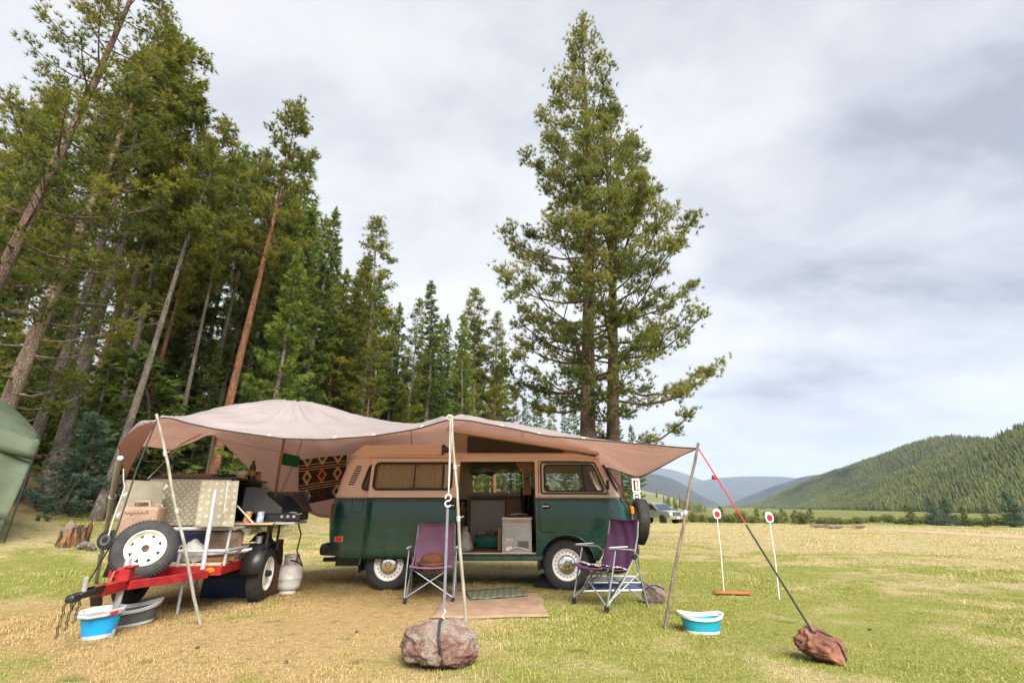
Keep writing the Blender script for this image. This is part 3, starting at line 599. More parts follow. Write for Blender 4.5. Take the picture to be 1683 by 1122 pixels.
SKY = np.array([(-300, -900), (318, -500), (335, 60), (352, 190), (368, 265), (400, 245), (430, 255), (455, 240), (487, 175), (520, 265), (550, 345), (590, 405), (625, 365), (650, 445), (668, 500), (690, 492), (712, 470), (735, 515), (783, 478), (817, 520), (845, 600), (890, 650)], float)
def top_px(x, y, z):
    q = np.array([x, y, z]) - CAM; f = q[1] * math.cos(PITCH) + q[2] * math.sin(PITCH); up = -q[1] * math.sin(PITCH) + q[2] * math.cos(PITCH); return U0 + F * q[0] / f, VC - F * up / f
def under_sky(x, y, h):                                    # keep a tree below the skyline that the photo shows
    z0 = float(ground_z(x, y))
    while h > 5:
        ut, vt = top_px(x, y, z0 + h)
        if vt > np.interp(ut, SKY[:, 0], SKY[:, 1]) and vt > np.interp(ut + 28, SKY[:, 0], SKY[:, 1]) - 90: break
        h *= .96
    return h
def by_base(kind, u, v, D, h, label, group=None, **kw):
    p = at_dist(u, v, D); h = under_sky(p[0], p[1], h); return plant(kind, p[0], p[1], h, label, group, **kw)
# the two big pines behind the van
p = at_dist(965, 710, 14.0); plant('twin_tall', p[0], p[1], 20.6, 'tallest lone pine with thick brown trunk, rising behind the van', rz=0, name='pine_tree')
p = at_dist(1004, 716, 14.9); plant('twin_short', p[0], p[1], 16.9, 'second big pine, shorter, close beside the tallest lone pine', rz=0, name='pine_tree')
FG = 'pines at the front of the forest'
by_base('pine_dark', -70, 640, 13.5, 19, 'big pine with brown trunk and low boughs over the green tent', FG)
by_base('pine_low', 32, 645, 18, 18, 'pine with pale scaly trunk beside the green tent', FG)
by_base('pine_c', 130, 665, 20, 20, 'dark trunked pine behind the small blue spruce', FG, wide=1.25, tilt=(0, .03))
by_base('pine_b', 150, 690, 23, 19, 'dim pine close behind the dark trunked pine', FG, wide=1.1)
by_base('pine_c', 172, 780, 17.5, 19, 'slender grey leaning trunk beside the sawn stump', FG, rz=.6, tilt=(0, .05))
by_base('pine_a', 247, 670, 21, 18.5, 'thin orange trunk pine seen above the left awning pole', FG, wide=.8)
by_base('pine_b', 258, 690, 24, 18, 'grey trunk pine right behind the thin orange pine', FG, wide=.8)
by_base('pine_c', 300, 670, 20.5, 16, 'short grey trunk pine with dead twigs behind the trailer', FG, wide=.8)
by_top('pine_g', 487, 168, 20, 'tall pine with bright orange trunk leaning over the awning peak', FG, wide=1.0, tilt=(0, -.01))
by_base('pine_b', 368, 655, 26, 17, 'thin pine standing just behind the bright orange trunk', FG, wide=.9)
by_top('spruce_b', 400, 238, 24, 'dense dark spruce left of the bright orange pine', FG, name='spruce_tree', wide=.9)
by_top('spruce_a', 515, 345, 22, 'broad green spruce right of the bright orange pine', FG, name='spruce_tree')
by_top('young_fir', 492, 415, 17, 'light green young fir in front of the spruces', FG, name='fir_tree', wide=.9)
by_top('spruce_b', 550, 345, 27, 'narrow spruce between the broad spruce and the round topped pine', FG, name='spruce_tree')
by_top('pine_b', 625, 360, 29, 'round topped pine above the van rear', FG, wide=1.3)
by_base('pine_a', 607, 670, 27, 10.6, 'small orange trunk pine with thin open crown', FG, wide=1.1)
by_top('spruce_a', 590, 470, 31, 'dark spruce behind the small orange pine', FG, name='spruce_tree')
by_top('spruce_b', 712, 465, 38, 'pointed spruce in the middle of the receding forest edge', FG, name='spruce_tree', wide=1.2)
by_top('pine_b', 688, 492, 36, 'slim pine against the pointed spruce', FG)
by_top('pine_a', 783, 474, 44, 'tall slim pine toward the end of the forest edge', FG, wide=1.2)
by_top('young_fir', 765, 520, 35, 'bright green fir toward the end of the forest edge', FG, name='fir_tree', wide=.8)
by_top('pine_a', 817, 514, 44, 'bare stemmed pine last of the tall forest edge', FG, wide=1.1)
by_top('spruce_a', 735, 520, 46, 'shaded spruce behind the bright green fir', FG, name='spruce_tree')
by_top('spruce_a', 652, 530, 40, 'wide spruce behind the slim pine', FG, name='spruce_tree')
for i, (u, v, D) in enumerate([(845, 632, 62), (862, 655, 66), (880, 640, 70), (905, 662, 75), (925, 672, 80), (942, 655, 82), (985, 690, 70), (1012, 668, 60), (1035, 700, 64)]):
    by_top(['pine_b', 'spruce_a', 'young_fir'][i % 3], u, v, D, 'small distant tree between the forest end and the big pines', 'distant trees at the forest end', wide=1.1)
for i, (u, v, D) in enumerate([(70, 660, 19), (108, 680, 24), (190, 690, 22), (222, 700, 27), (280, 690, 25), (318, 680, 28), (340, 690, 24), (385, 690, 30), (415, 680, 33), (200, 660, 32)]):
    by_base('pine_c', u, v, D, 18 + (i % 3), 'tall bare stemmed pine among the forest trunks', 'bare stemmed pines in the forest', wide=1.0, tilt=(0, rng.normal(0, .02)))
# undergrowth and deeper ranks, under the photo's skyline
SKY_OLD = np.array([(-300, -900), (330, -500), (345, 150), (365, 265), (400, 245), (430, 255), (455, 240), (487, 175), (520, 265), (550, 345), (590, 405), (625, 365), (650, 445), (668, 500), (690, 492), (712, 470), (735, 515), (783, 478), (817, 520), (845, 600), (890, 650)], float)
def deep_ranks():
    n = 0; tries = 0; spots = []
    while n < 70 and tries < 6000:
        tries += 1; u = rng.uniform(-160, 830); D = rng.uniform(22, 62) if u < 640 else rng.uniform(34, 75)
        d = ray(u, 650); k = D / np.hypot(d[0], d[1]); x, y = d[0] * k, d[1] * k
        if slope_s(x, y) < 15.3 or any((x - a) ** 2 + (y - b) ** 2 < 5.0 for a, b in spots): continue
        kind = rng.choice(['pine_a', 'pine_b', 'pine_c', 'spruce_a', 'spruce_b', 'spruce_b']); h = rng.uniform(11, 19); z0 = float(ground_z(x, y))
        # keep the top below the skyline
        q = np.array([x, y, z0 + h]) - CAM; f = q[1] * math.cos(PITCH) + q[2] * math.sin(PITCH); up = -q[1] * math.sin(PITCH) + q[2] * math.cos(PITCH); ut, vt = U0 + F * q[0] / f, VC - F * up / f
        lim = np.interp(ut, SKY[:, 0], SKY[:, 1]) + rng.uniform(15, 90)
        if vt < lim or np.interp(ut - 45, SKY[:, 0], SKY[:, 1]) > vt or np.interp(ut + 45, SKY[:, 0], SKY[:, 1]) > vt: continue
        spots.append((x, y)); n += 1
        if kind.startswith('pine'): plant(kind, x, y, h, 'slim pine deep in the forest', 'trees deep in the forest', wide=1.15)
        else: plant(kind, x, y, h, 'dark spruce deep in the forest', 'spruces deep in the forest', name='spruce_tree')
deep_ranks()
for i, u in enumerate(np.arange(505, 835, 17.0)):          # the tree wall that steps down behind the awning
    D = float(np.interp(u, [500, 600, 700, 830], [26, 33, 43, 60])) + rng.uniform(0, 9); v = float(np.interp(u, SKY[:, 0], SKY[:, 1])) + rng.uniform(28, 120)
    kd, lb, nm = [('spruce_a', 'full green spruce in the tree wall behind the awning', 'spruce_tree'), ('young_fir', 'bright fir in the tree wall behind the awning', 'fir_tree'), ('pine_b', 'bushy pine in the tree wall behind the awning', 'pine_tree')][i % 3]
    by_top(kd, u, v, D, lb, lb.split(' in ')[0] + 's in the tree wall', name=nm, wide=1.25)
for i in range(64):                                        # young trees filling the forest edge
    while True:
        u = rng.uniform(-60, 800); D = rng.uniform(20, 34) if u < 560 else rng.uniform(30, 60); d = ray(u, 700); k = D / np.hypot(d[0], d[1]); x, y = d[0] * k, d[1] * k
        if slope_s(x, y) > 15.6: break
    plant(rng.choice(['young_fir', 'sapling', 'spruce_a', 'young_fir']), x, y, rng.uniform(2.5, 7.0), 'young conifer growing under the forest pines', 'young conifers under the pines', name='young_conifer', wide=1.25)
p = on_ground(104, 846); plant('blue_spruce', p.x, p.y, 2.75, 'small blue green spruce between the tent and the trailer', name='spruce_tree', wide=1.15)
# spruces and willows by the creek beyond the meadow
for u, vt, vb, D, kd, lab in [(1525, 816, 855, 100, 'blue_spruce', 'left one of two dark spruces side by side beyond the meadow'), (1549, 815, 855, 102, 'blue_spruce', 'right one of two dark spruces side by side beyond the meadow'), (1650, 806, 858, 96, 'blue_spruce', 'largest broad spruce beyond the meadow'), (1490, 829, 856, 92, 'sapling', 'pale green young spruce before the pair of dark spruces'), (1581, 832, 856, 98, 'sapling', 'small young spruce beside the pair of dark spruces'), (1614, 836, 857, 95, 'sapling', 'smallest young spruce beside the largest broad spruce')]:
    q = at_dist(u, vt, D); plant(kd, q[0], q[1], max(1.0, q[2] - float(ground_z(q[0], q[1]))), lab, 'spruces beyond the meadow', name='spruce_tree', wide=1.0)
def bush_mesh(seed):
    r = np.random.default_rng(seed); C = r.normal(0, 1, (420, 3)); C /= np.linalg.norm(C, axis=1)[:, None]; C *= (r.random(420) ** .4)[:, None]
    lobes = 1 + .25 * np.sin(np.arctan2(C[:, 1], C[:, 0]) * 3 + seed); C = C * np.array([.75, .75, .55]) * lobes[:, None] + np.array([0, 0, .5]); C[:, 2] = np.abs(C[:, 2])
    AX = C - np.array([0, 0, .3]); AX /= np.linalg.norm(AX, axis=1)[:, None]
    V, T, A = needles(r, C, AX, 6, (.10, .2), (.03, .05), .6, np.clip(C[:, 2] * .5 + r.normal(.15, .15, 420), 0, 1))
    w_ = MB()
    for q in range(7): a = r.uniform(0, 6.28); w_.tube([(0, 0, 0), (.2 * math.cos(a), .2 * math.sin(a), .35), (.45 * math.cos(a), .45 * math.sin(a), .8)], [.02, .012, .005], 4, cap=False)
    cm = np_mesh('bush_crown', V, T, {'tint': A}); cm.materials.append(M['willow']); wm = w_.mesh('bush_stem'); wm.materials.append(M['bark_grey']); return wm, cm
BUSH = [bush_mesh(s) for s in (41, 42, 43)]
def bush(u, v, D, h, wd, lab, grp, i):
    d = ray(u, v); k = D / np.hypot(d[0], d[1]); x, y = d[0] * k, d[1] * k
    o = thing('willow_bush', lab, 'bush', (x, y, float(ground_z(x, y)) - .05), rng.uniform(0, 6), grp); o.scale = (wd, wd, h)
    for nm, me in zip(('stem', 'crown'), BUSH[i % 3]): c = bpy.data.objects.new(nm, me); col.objects.link(c); c.parent = o
i = 0
for u in np.arange(1108, 1420, 15.0):
    u += rng.uniform(-4, 4); D = rng.uniform(72, 100)
    if rng.random() < .45:
        d = ray(u, 840); k = D / np.hypot(d[0], d[1]); plant('sapling', d[0] * k, d[1] * k, rng.uniform(1.3, 2.6), 'young conifer in the shrub line across the valley floor', 'shrub line across the valley floor', name='young_conifer', wide=1.3)
    else: bush(u, 840, D, rng.uniform(.8, 1.6), rng.uniform(.9, 1.7), 'willow bush in the shrub line across the valley floor', 'willow line across the valley floor', i); i += 1
for u in np.arange(1410, 1700, 24.0):
    u += rng.uniform(-5, 5); bush(u, 848, rng.uniform(112, 150), rng.uniform(1.0, 2.0), rng.uniform(1.5, 2.8), 'pale willow bush along the creek below the wooded hill', 'willows along the creek', i); i += 1
# fallen logs in the forest and on the meadow
def log(name, a, b, r_, lab, mt='bark_grey', group=None):
    a, b = Vector(a), Vector(b); o = thing(name, lab, 'log', a, 0, group); n = 7
    pts = [(b - a) * (k / n) + Vector((0, 0, .03 * math.sin(k * 2.1))) for k in range(n + 1)]; m = MB(); m.tube(pts, [r_ * (1 - .3 * k / n) * (1 + .06 * math.sin(k * 3)) for k in range(n + 1)], 10); m.build('log_body', M[mt], o)
    e_ = MB(); dirv = (b - a).normalized(); e_.lathe([(0, .006), (r_ * .86, .006), (r_ * .86, 0)], 12, Matrix.Translation(pts[0]) @ (-dirv).to_track_quat('Z', 'Y').to_matrix().to_4x4()); e_.build('cut_end', mat('cut_wood', (.36, .25, .14), (.28, .19, .10), 14, .9), o)
def glog(u0, v0, u1, v1, r_, *a, **k):
    p_, q_ = on_ground(u0, v0), on_ground(u1, v1); log('fallen_log', p_ + Vector((0, 0, r_ * .8)), q_ + Vector((0, 0, r_ * .8)), r_, *a, **k)
glog(118, 790, 205, 782, .20, 'dark fallen log on the forest floor behind the small blue spruce', 'bark_brown')
glog(1336, 867, 1362, 867, .16, 'grey log lying alone far out on the meadow')
glog(1360, 869, 1384, 868, .13, 'thin grey log end to end with the meadow log', 'bark_grey')
glog(1404, 869, 1420, 868, .12, 'short dark log lying apart on the meadow', 'bark_brown')

# ================================================================== THE CAMPER VAN
VX, VY = 0.0, 6.86                      # world x of local 0; near side plane
van = thing('camper_van', 'green and beige camper van with open sliding door and raised roof lid', 'van', (0, VY + .86, 0))
# local frame: x forward, y = 0 on the centre line (near side is -y), z up
BELT, GUT = 1.185, 1.745
zq = [.40, .55, .70, .90, 1.05, 1.185, 1.45, 1.65, 1.745]
xf_ = [1.66, 1.72, 1.735, 1.71, 1.665, 1.59, 1.46, 1.365, 1.31]
xr_ = [-2.50, -2.57, -2.60, -2.61, -2.60, -2.58, -2.53, -2.475, -2.43]
hw_ = [.815, .845, .858, .860, .857, .850, .818, .792, .778]
xf = lambda z: float(np.interp(z, zq, xf_)); xr = lambda z: float(np.interp(z, zq, xr_)); hw = lambda z: float(np.interp(z, zq, hw_))
def slice_(z, inset=0.0, n=9):
    a, b, wv = xr(min(z, GUT)) + inset, xf(min(z, GUT)) - inset, hw(min(z, GUT)) - inset
    rf, rr_ = (.40 if z > 1.1 else .36), .20; P = []
    for cx, cy_, r_, a0 in ((b - rf, wv - rf, rf, 0), (a + rr_, wv - rr_, rr_, 90), (a + rr_, -wv + rr_, rr_, 180), (b - rf, -wv + rf, rf, 270)):
        for i in range(n):
            t = R(a0 + 90 * i / (n - 1)); ex_ = .82
            cxx = abs(math.cos(t)) ** ex_ * (1 if math.cos(t) >= 0 else -1); syy = abs(math.sin(t)) ** ex_ * (1 if math.sin(t) >= 0 else -1)
            P.append([cx + r_ * cxx, cy_ + r_ * syy])
    out_ = []
    for x, y in P:                      # bow of the front
        f = max(0, (x - (b - .45)) / .45); out_.append((x + .055 * f * (1 - (y / wv) ** 2) - .0, y))
    # add points along the long sides
    Q = []
    for i, p in enumerate(out_):
        Q.append(p); q = out_[(i + 1) % len(out_)]; dlen = math.dist(p, q)
        k = int(dlen / .25)
        for j in range(1, k): Q.append((p[0] + (q[0] - p[0]) * j / k, p[1] + (q[1] - p[1]) * j / k))
    return [(x, y, z) for x, y in Q]
def resample(poly, n):                  # even points round a closed loop, so that slices match
    P = np.array(poly); D = np.linalg.norm(np.roll(P, -1, 0) - P, axis=1); c = np.concatenate([[0], np.cumsum(D)]); P2 = np.vstack([P, P[:1]]); s = np.linspace(0, c[-1], n, endpoint=False)
    return np.stack([np.interp(s, c, P2[:, k]) for k in range(3)], 1)
def shell(levels, cap_top=False, thick=.022):
    n = 112; rings = [[tuple(q) for q in (lambda pl: pl)(slice_(z, ins))] for z, ins in levels]; k = len(rings[0])
    if any(len(r_) != k for r_ in rings):
        k = 140; rings = [[tuple(q) for q in resample(r_, k)] for r_ in rings]
    m = MB(); vs = [p for r_ in rings for p in r_]; fs = [(i * k + j, i * k + (j + 1) % k, (i + 1) * k + (j + 1) % k, (i + 1) * k + j) for i in range(len(rings) - 1) for j in range(k)]
    if cap_top: fs.append(tuple(range((len(rings) - 1) * k, len(rings) * k)))
    m.add(vs, fs); me = m.mesh('shell', angle=40); return solidify(me, thick, -1.0)
def ycut(poly, y0, y1):                 # cutter: outline in xz through y0..y1
    m = MB(); m.prism(poly, y1 - y0, Matrix.Translation((0, y0, 0)) @ XZ); return m.mesh('cut', smooth=False)
def xcut(poly, x0, x1):                 # outline in yz through x0..x1
    Mx = Matrix.Translation((x0, 0, 0)) @ Matrix(((0, 0, 1, 0), (1, 0, 0, 0), (0, 1, 0, 0), (0, 0, 0, 1))); m = MB(); m.prism(poly, x1 - x0, Mx); return m.mesh('cut', smooth=False)
FWX, RWX, WZ = 0.755, -1.70, .315
circ = lambda cx, cz, r_, n=28: [(cx + r_ * math.cos(2 * math.pi * i / n), cz + r_ * math.sin(2 * math.pi * i / n)) for i in range(n)]
arch = lambda cx, r_: [(cx + r_ * math.cos(R(a)) * (1 if True else 1), .30 + r_ * .98 * math.sin(R(a)) + .02) for a in range(-10, 191, 10)] + [(cx - r_, .1), (cx + r_, .1)]
DOORX0, DOORX1 = -.765, .335
fr_win = rpoly([(.47, 1.28), (1.33, 1.28), (1.19, 1.645), (.47, 1.645)], .05)
rear_win = rpoly([(-2.17, 1.30), (-1.0, 1.30), (-1.0, 1.65), (-2.08, 1.65)], .07); mid_win = rrect(-.72, .36, 1.29, 1.655, .06)
fr_far = rpoly([(.47, 1.28), (1.33, 1.28), (1.19, 1.645), (.47, 1.645)], .05)
lower = shell([(.40, .02), (.44, 0), (.55, 0), (.70, 0), (.80, 0), (.90, 0), (1.05, 0), (1.13, 0), (1.165, .002), (1.185, .012)])
lower = bool_cut(lower, [ycut(rrect(DOORX0, DOORX1, .455, 1.6, .03), -1.2, -.3), ycut(arch(FWX, .385), -1.2, -.45), ycut(arch(FWX, .385), .45, 1.2), ycut(arch(RWX, .385), -1.2, -.45), ycut(arch(RWX, .385), .45, 1.2)])
lb = link('lower_body', lower, M['green'], van)
upper = shell([(1.186, .010), (1.205, -.004), (1.235, -.006), (1.265, .004), (1.35, 0), (1.45, 0), (1.55, 0), (1.65, 0), (1.745, 0), (1.755, -.012), (1.772, -.012), (1.778, .012), (1.80, .04), (1.83, .11), (1.85, .20), (1.862, .34), (1.866, .5)], True)
upper = bool_cut(upper, [ycut(rrect(DOORX0, DOORX1, 1.0, 1.695, .03), -1.2, -.3), ycut(fr_win, -1.2, -.45), ycut(rear_win, -1.2, -.5), ycut(fr_far, .45, 1.2), ycut(mid_win, .5, 1.2), ycut(rear_win, .5, 1.2),
      xcut(rrect(-.60, .60, 1.29, 1.655, .09), 1.05, 2.0), xcut(rrect(-.52, .52, 1.32, 1.64, .08), -3, -2.2)])
ub = link('upper_body', upper, M['beige'], van)
# belt trim line
m = MB(); q = [Vector(p) for p in slice_(1.186, -.004)]; q = [p for p in q if not (p.y < 0 and -2.05 < p.x < DOORX1 + .01)]
# side panels seams and gutters
def side_y(z, near=True): return (-1 if near else 1) * hw(min(z, GUT))
def seam(parent, pts, r_=.005, off=.001, name='panel_gap'):
    mm = MB(); mm.tube([(x, side_y(z) - off, z) for x, z in pts], r_, 5); return mm.build(name, M['rubber'], parent)
# front door (its outline is a gap line), handle, window, quarter pane
seam(lb, [(.385, 1.18), (.385, 1.0), (.38, .86), (.40, .745), (.47, .735), (.62, .735)])
seam(ub, [(.385, 1.195), (.385, 1.4), (.385, 1.70)]); seam(ub, [(.385, 1.70), (.9, 1.70), (1.20, 1.69)])
seam(ub, [(1.20, 1.69), (1.30, 1.45), (1.40, 1.22)])
def seal(parent, poly, near=True, wide=.016, mt='rubber', off=.004, name='window_seal'):
    mm = MB(); P = [(x, side_y(z, near) + (-off if near else off), z) for x, z in poly]; mm.tube(P + [P[0], P[1]], wide, 6, cap=False); return mm.build(name, M[mt], parent)
def pane(parent, poly, near=True, mt='glass', inset=.012, name='window_pane'):
    mm = MB(); s_ = 1 if near else -1; P = [(x, side_y(z, near) + s_ * inset, z) for x, z in poly]; mm.add(P, [tuple(range(len(P)))]); return mm.build(name, M[mt], parent, smooth=False)
M['doorgreen'] = M['green']
seal(ub, rpoly([(.42, 1.245), (1.385, 1.245), (1.215, 1.68), (.42, 1.68)], .04), mt='doorgreen', wide=.014, name='door_frame_trim'); seal(ub, fr_win, wide=.012); pane(ub, fr_win)
mm = MB(); mm.tube([(1.05, side_y(1.28) - .004, 1.285), (1.02, side_y(1.64) - .004, 1.64)], .011, 6); mm.build('quarter_window_post', M['black'], ub)
seal(ub, rear_win, wide=.017); pane(ub, rear_win)
for pl in (fr_far, mid_win, rear_win): seal(ub, pl, False, .014); pane(ub, pl, False)
mm = MB(); mm.tube([(-.02, side_y(1.3, False) - .012, 1.295), (-.02, side_y(1.65, False) - .012, 1.655)], .011, 6); mm.build('window_bar', M['black'], ub)
mm = MB(); mm.tube([(.17, side_y(1.3, False) - .012, 1.295), (.17, side_y(1.65, False) - .012, 1.655)], .007, 6); mm.build('window_bar', M['black'], ub)
# windscreen and rear glass
def end_pane(front, wd, z0, z1, off):
    mm = MB(); f = xf if front else xr
    def fn(u, v):
        y = wd * (2 * u - 1); z = z0 + (z1 - z0) * v; bow = .055 * (1 - (y / hw(z)) ** 2) if front else 0; return (f(z) + bow + off, y, z)
    return mm.grid(fn, 10, 6)
end_pane(True, .62, 1.28, 1.66, -.02).build('windscreen', M['glass'], ub); end_pane(False, .53, 1.31, 1.65, .012).build('rear_window', M['glass'], ub)
mm = MB(); P = [(xf(z) + .055 * (1 - (y / hw(z)) ** 2) + .002, y, z) for y, z in rrect(-.60, .60, 1.29, 1.655, .09)]; mm.tube(P + P[:2], .016, 6, cap=False); mm.build('windscreen_seal', M['rubber'], ub)
# handles
def handle(x, z, parent, y, oval=.045, nm='door_handle'):
    mm = MB(); mm.lathe([(0, -.002), (oval * .9, -.002), (oval, .004), (oval * 1.06, 0)], 24, Matrix.Translation((x + .01, y - .001, z - .005)) @ Matrix.Diagonal((1.25, 1, .8, 1)) @ Matrix.Rotation(R(90), 4, 'X')); o = mm.build('handle_recess', M['rubber'], parent)
    mm = MB(); mm.box((x, y - .022, z), (.10, .014, .018), bevel=.006, seg=2); mm.box((x - .04, y - .01, z), (.014, .02, .012)); mm.box((x + .04, y - .01, z), (.014, .02, .012)); mm.build(nm, M['chrome'], parent)
handle(.475, 1.075, lb, side_y(1.07) - .003)
# front wheel arch lips
for cx in (FWX, RWX):
    mm = MB(); mm.tube([(x, side_y(max(z, .42)) - .004, z) for x, z in arch(cx, .392)[2:-3]], .014, 6); mm.build('wheel_arch_lip', M['green'], lb)
# dark wheel wells and underbody
mm = MB(); mm.box((-.45, 0, .40), (4.0, 1.40, .08)); mm.box((-.2, -.70, .415), (1.15, .16, .07)); mm.box((-2.25, 0, .38), (.5, 1.2, .2)); mm.build('underbody', M['black'], van)
mm = MB(); mm.box((-.2, -.825, .405), (1.24, .05, .05), bevel=.01); mm.build('sill', M['green'], van)
for cx in (FWX, RWX):
    for sgn in (-1, 1):
        mm = MB(); mm.lathe([(.40, 0), (.40, .26), (.1, .27)], 20, Matrix.Translation((cx, sgn * .84, .33)) @ Matrix.Rotation(R(90 * sgn), 4, 'X'), *((R(-15), R(195)) if sgn > 0 else (R(-195), R(15)))); mm.build('wheel_well', M['black'], van)
# engine air vents behind the rear window
for k in range(9):
    z = 1.375 + k * .031; x0 = -2.375 + k * .0095 ; mm = MB(); y = side_y(z) + .0
    mm.box((x0 + .052, y - .0005, z), (.105 - abs(k - 4) * .003, .012, .017), bevel=.005); mm.build('air_vent_slot', M['black'], ub)
# filler flap, rear marker, bumper
mm = MB(); mm.tube([(x, side_y(z) - .001, z) for x, z in [(-2.27, 1.18), (-2.275, 1.0), (-2.12, 1.0), (-2.12, 1.18)]], .004, 5); mm.build('filler_flap_gap', M['rubber'], lb)
mm = MB(); mm.box((-2.40, side_y(.65) - .006, .645), (.115, .02, .075), bevel=.008); o_ = mm.build('side_marker_bezel', M['chrome'], lb); mm = MB(); mm.box((-2.40, side_y(.65) - .014, .645), (.098, .02, .058), bevel=.006); mm.build('side_marker_lens', M['redlens'], o_)
mm = MB(); prof = [(-2.42, -.90), (-2.56, -.87), (-2.66, -.78), (-2.70, -.5), (-2.70, .5), (-2.66, .78), (-2.56, .87), (-2.42, .90)]
vs = []; 
for x, y in prof: vs += [(x, y, .44), (x - .015 * (abs(y) < .85), y * 1.01, .485), (x - .015 * (abs(y) < .85), y * 1.01, .53), (x, y, .575), (x + .02, y * .98, .575), (x + .02, y * .98, .44)]
mm.add(vs, [(i * 6 + j, i * 6 + (j + 1) % 6, (i + 1) * 6 + (j + 1) % 6, (i + 1) * 6 + j) for i in range(len(prof) - 1) for j in range(6)] + [tuple(range(6)), tuple(range(42, 48))]); mm.build('rear_bumper', M['black'], van)
mm = MB(); mm.box((-2.58, -.55, .36), (.22, .08, .05), bevel=.01); mm.tube([(-2.7, -.3, .34), (-2.4, -.3, .36), (-2.2, -.28, .38)], .028, 8); mm.build('exhaust_pipe', M['black'], van)
# tail lamps
for s_ in (-1, 1): mm = MB(); mm.box((-2.585, s_ * .70, .98), (.04, .12, .26), bevel=.015); mm.build('tail_lamp', M['redlens'], van)
mm = MB()
for i, (x, y) in enumerate([(1.60, -.86), (1.74, -.80), (1.84, -.5), (1.86, 0), (1.84, .5), (1.74, .80), (1.60, .86)]): pass
bp_ = [(1.58, -.88), (1.74, -.80), (1.83, -.5), (1.85, 0), (1.83, .5), (1.74, .80), (1.58, .88)]; vs = []
for x, y in bp_: vs += [(x, y, .42), (x + .015, y * 1.01, .46), (x + .015, y * 1.01, .50), (x, y, .545), (x - .02, y * .98, .545), (x - .02, y * .98, .42)]
mm.add(vs, [(i * 6 + j, i * 6 + (j + 1) % 6, (i + 1) * 6 + (j + 1) % 6, (i + 1) * 6 + j) for i in range(len(bp_) - 1) for j in range(6)] + [tuple(range(6)), tuple(range(36, 42))]); mm.build('front_bumper', M['black'], van)
# black vinyl mask on the nose
def mask(u, v):
    z = .62 + (1.20 - .62) * v; k = .80 if v < .93 else .7; y = k * hw(z) * (2 * u - 1); rf = .36; b = xf(z); over = max(0, abs(y) - (hw(z) - rf))
    x = b - rf + math.sqrt(max(0, rf * rf - over * over)) + .055 * (1 - (y / hw(z)) ** 2) + .012 + .004 * math.sin(u * 31) * math.sin(v * 17); return (x, y, z)
mm = MB(); mm.grid(mask, 34, 12); nm_ = mm.build('nose_mask', M['blackcloth'], van)
mm = MB(); mm.tube([mask(.02 + 0 * k, k / 10) for k in range(11)], .008, 5); mm.build('mask_piping', M['black'], nm_)
mm = MB(); mm.tube([mask(.14, k / 10) for k in range(11)], .005, 5); mm.build('mask_seam', M['strapgrey'], nm_)
# wheels: tyre, rim with slots, chrome cap, emblem
def van_wheel(x, sgn):
    Mw = Matrix.Translation((x, sgn * .70, WZ)) @ Matrix.Rotation(R(-90) * sgn, 4, 'X')
    m_ = MB(); m_.lathe([(.185, -.075), (.235, -.088), (.285, -.083), (.309, -.068), (.318, -.045), (.320, 0), (.318, .045), (.309, .068), (.285, .083), (.235, .088), (.205, .082), (.198, .072), (.185, .06)], 56, Mw)
    ty = m_.build('wheel', M['tyre'], van)
    m_ = MB()
    for k in range(72):                # tread blocks
        a = 2 * math.pi * k / 72
        for h_ in (-.05, -.017, .017, .05): m_.box((.3205 * math.cos(a + h_), .3205 * math.sin(a + h_), h_), (.008, .017, .026), Matrix.Rotation(a + h_, 3, 'Z'))
    m_.v = [tuple(Mw @ Vector(p)) for p in m_.v]; tr_ = m_.build('tread', M['tyre'], ty, smooth=False); tr_['kind'] = 'stuff'
    m_ = MB(); m_.lathe([(.203, .078), (.196, .086), (.186, .080), (.180, .062), (.166, .056), (.150, .060), (.140, .066), (.126, .070), (.10, .064), (0, .062)], 48, Mw); m_.build('rim', M['rim'], ty)
    for k in range(20):
        a = 2 * math.pi * k / 20; m_ = MB(); m_.box((.156 * math.cos(a), .156 * math.sin(a), .0585), (.018, .014, .006), Matrix.Rotation(a, 3, 'Z'), bevel=.002); m_.v = [tuple(Mw @ Vector(p)) for p in m_.v]; m_.build('rim_slot', M['black'], ty)
    m_ = MB(); m_.lathe([(.128, .066), (.127, .078), (.118, .092), (.10, .102), (.075, .108), (.05, .1105), (0, .1115)], 40, Mw); m_.build('hub_cap', M['chrome'], ty)
    m_ = MB(); r_ = .043; P = [(r_ * math.cos(2 * math.pi * i / 24), r_ * math.sin(2 * math.pi * i / 24), .1135) for i in range(25)]; m_.tube(P, .0035, 5)
    for st in ([(-.016, .036), (-.001, .004), (.015, .036)], [(-.034, .022), (-.017, -.033), (0, -.004), (.017, -.033), (.034, .022)]): m_.tube([(a_, b_, .1135) for a_, b_ in st], .0035, 5)
    m_.v = [tuple(Mw @ Vector(p)) for p in m_.v]; m_.build('emblem', M['black'], ty)
for x in (FWX, RWX):
    for sgn in (-1, 1): van_wheel(x, sgn)
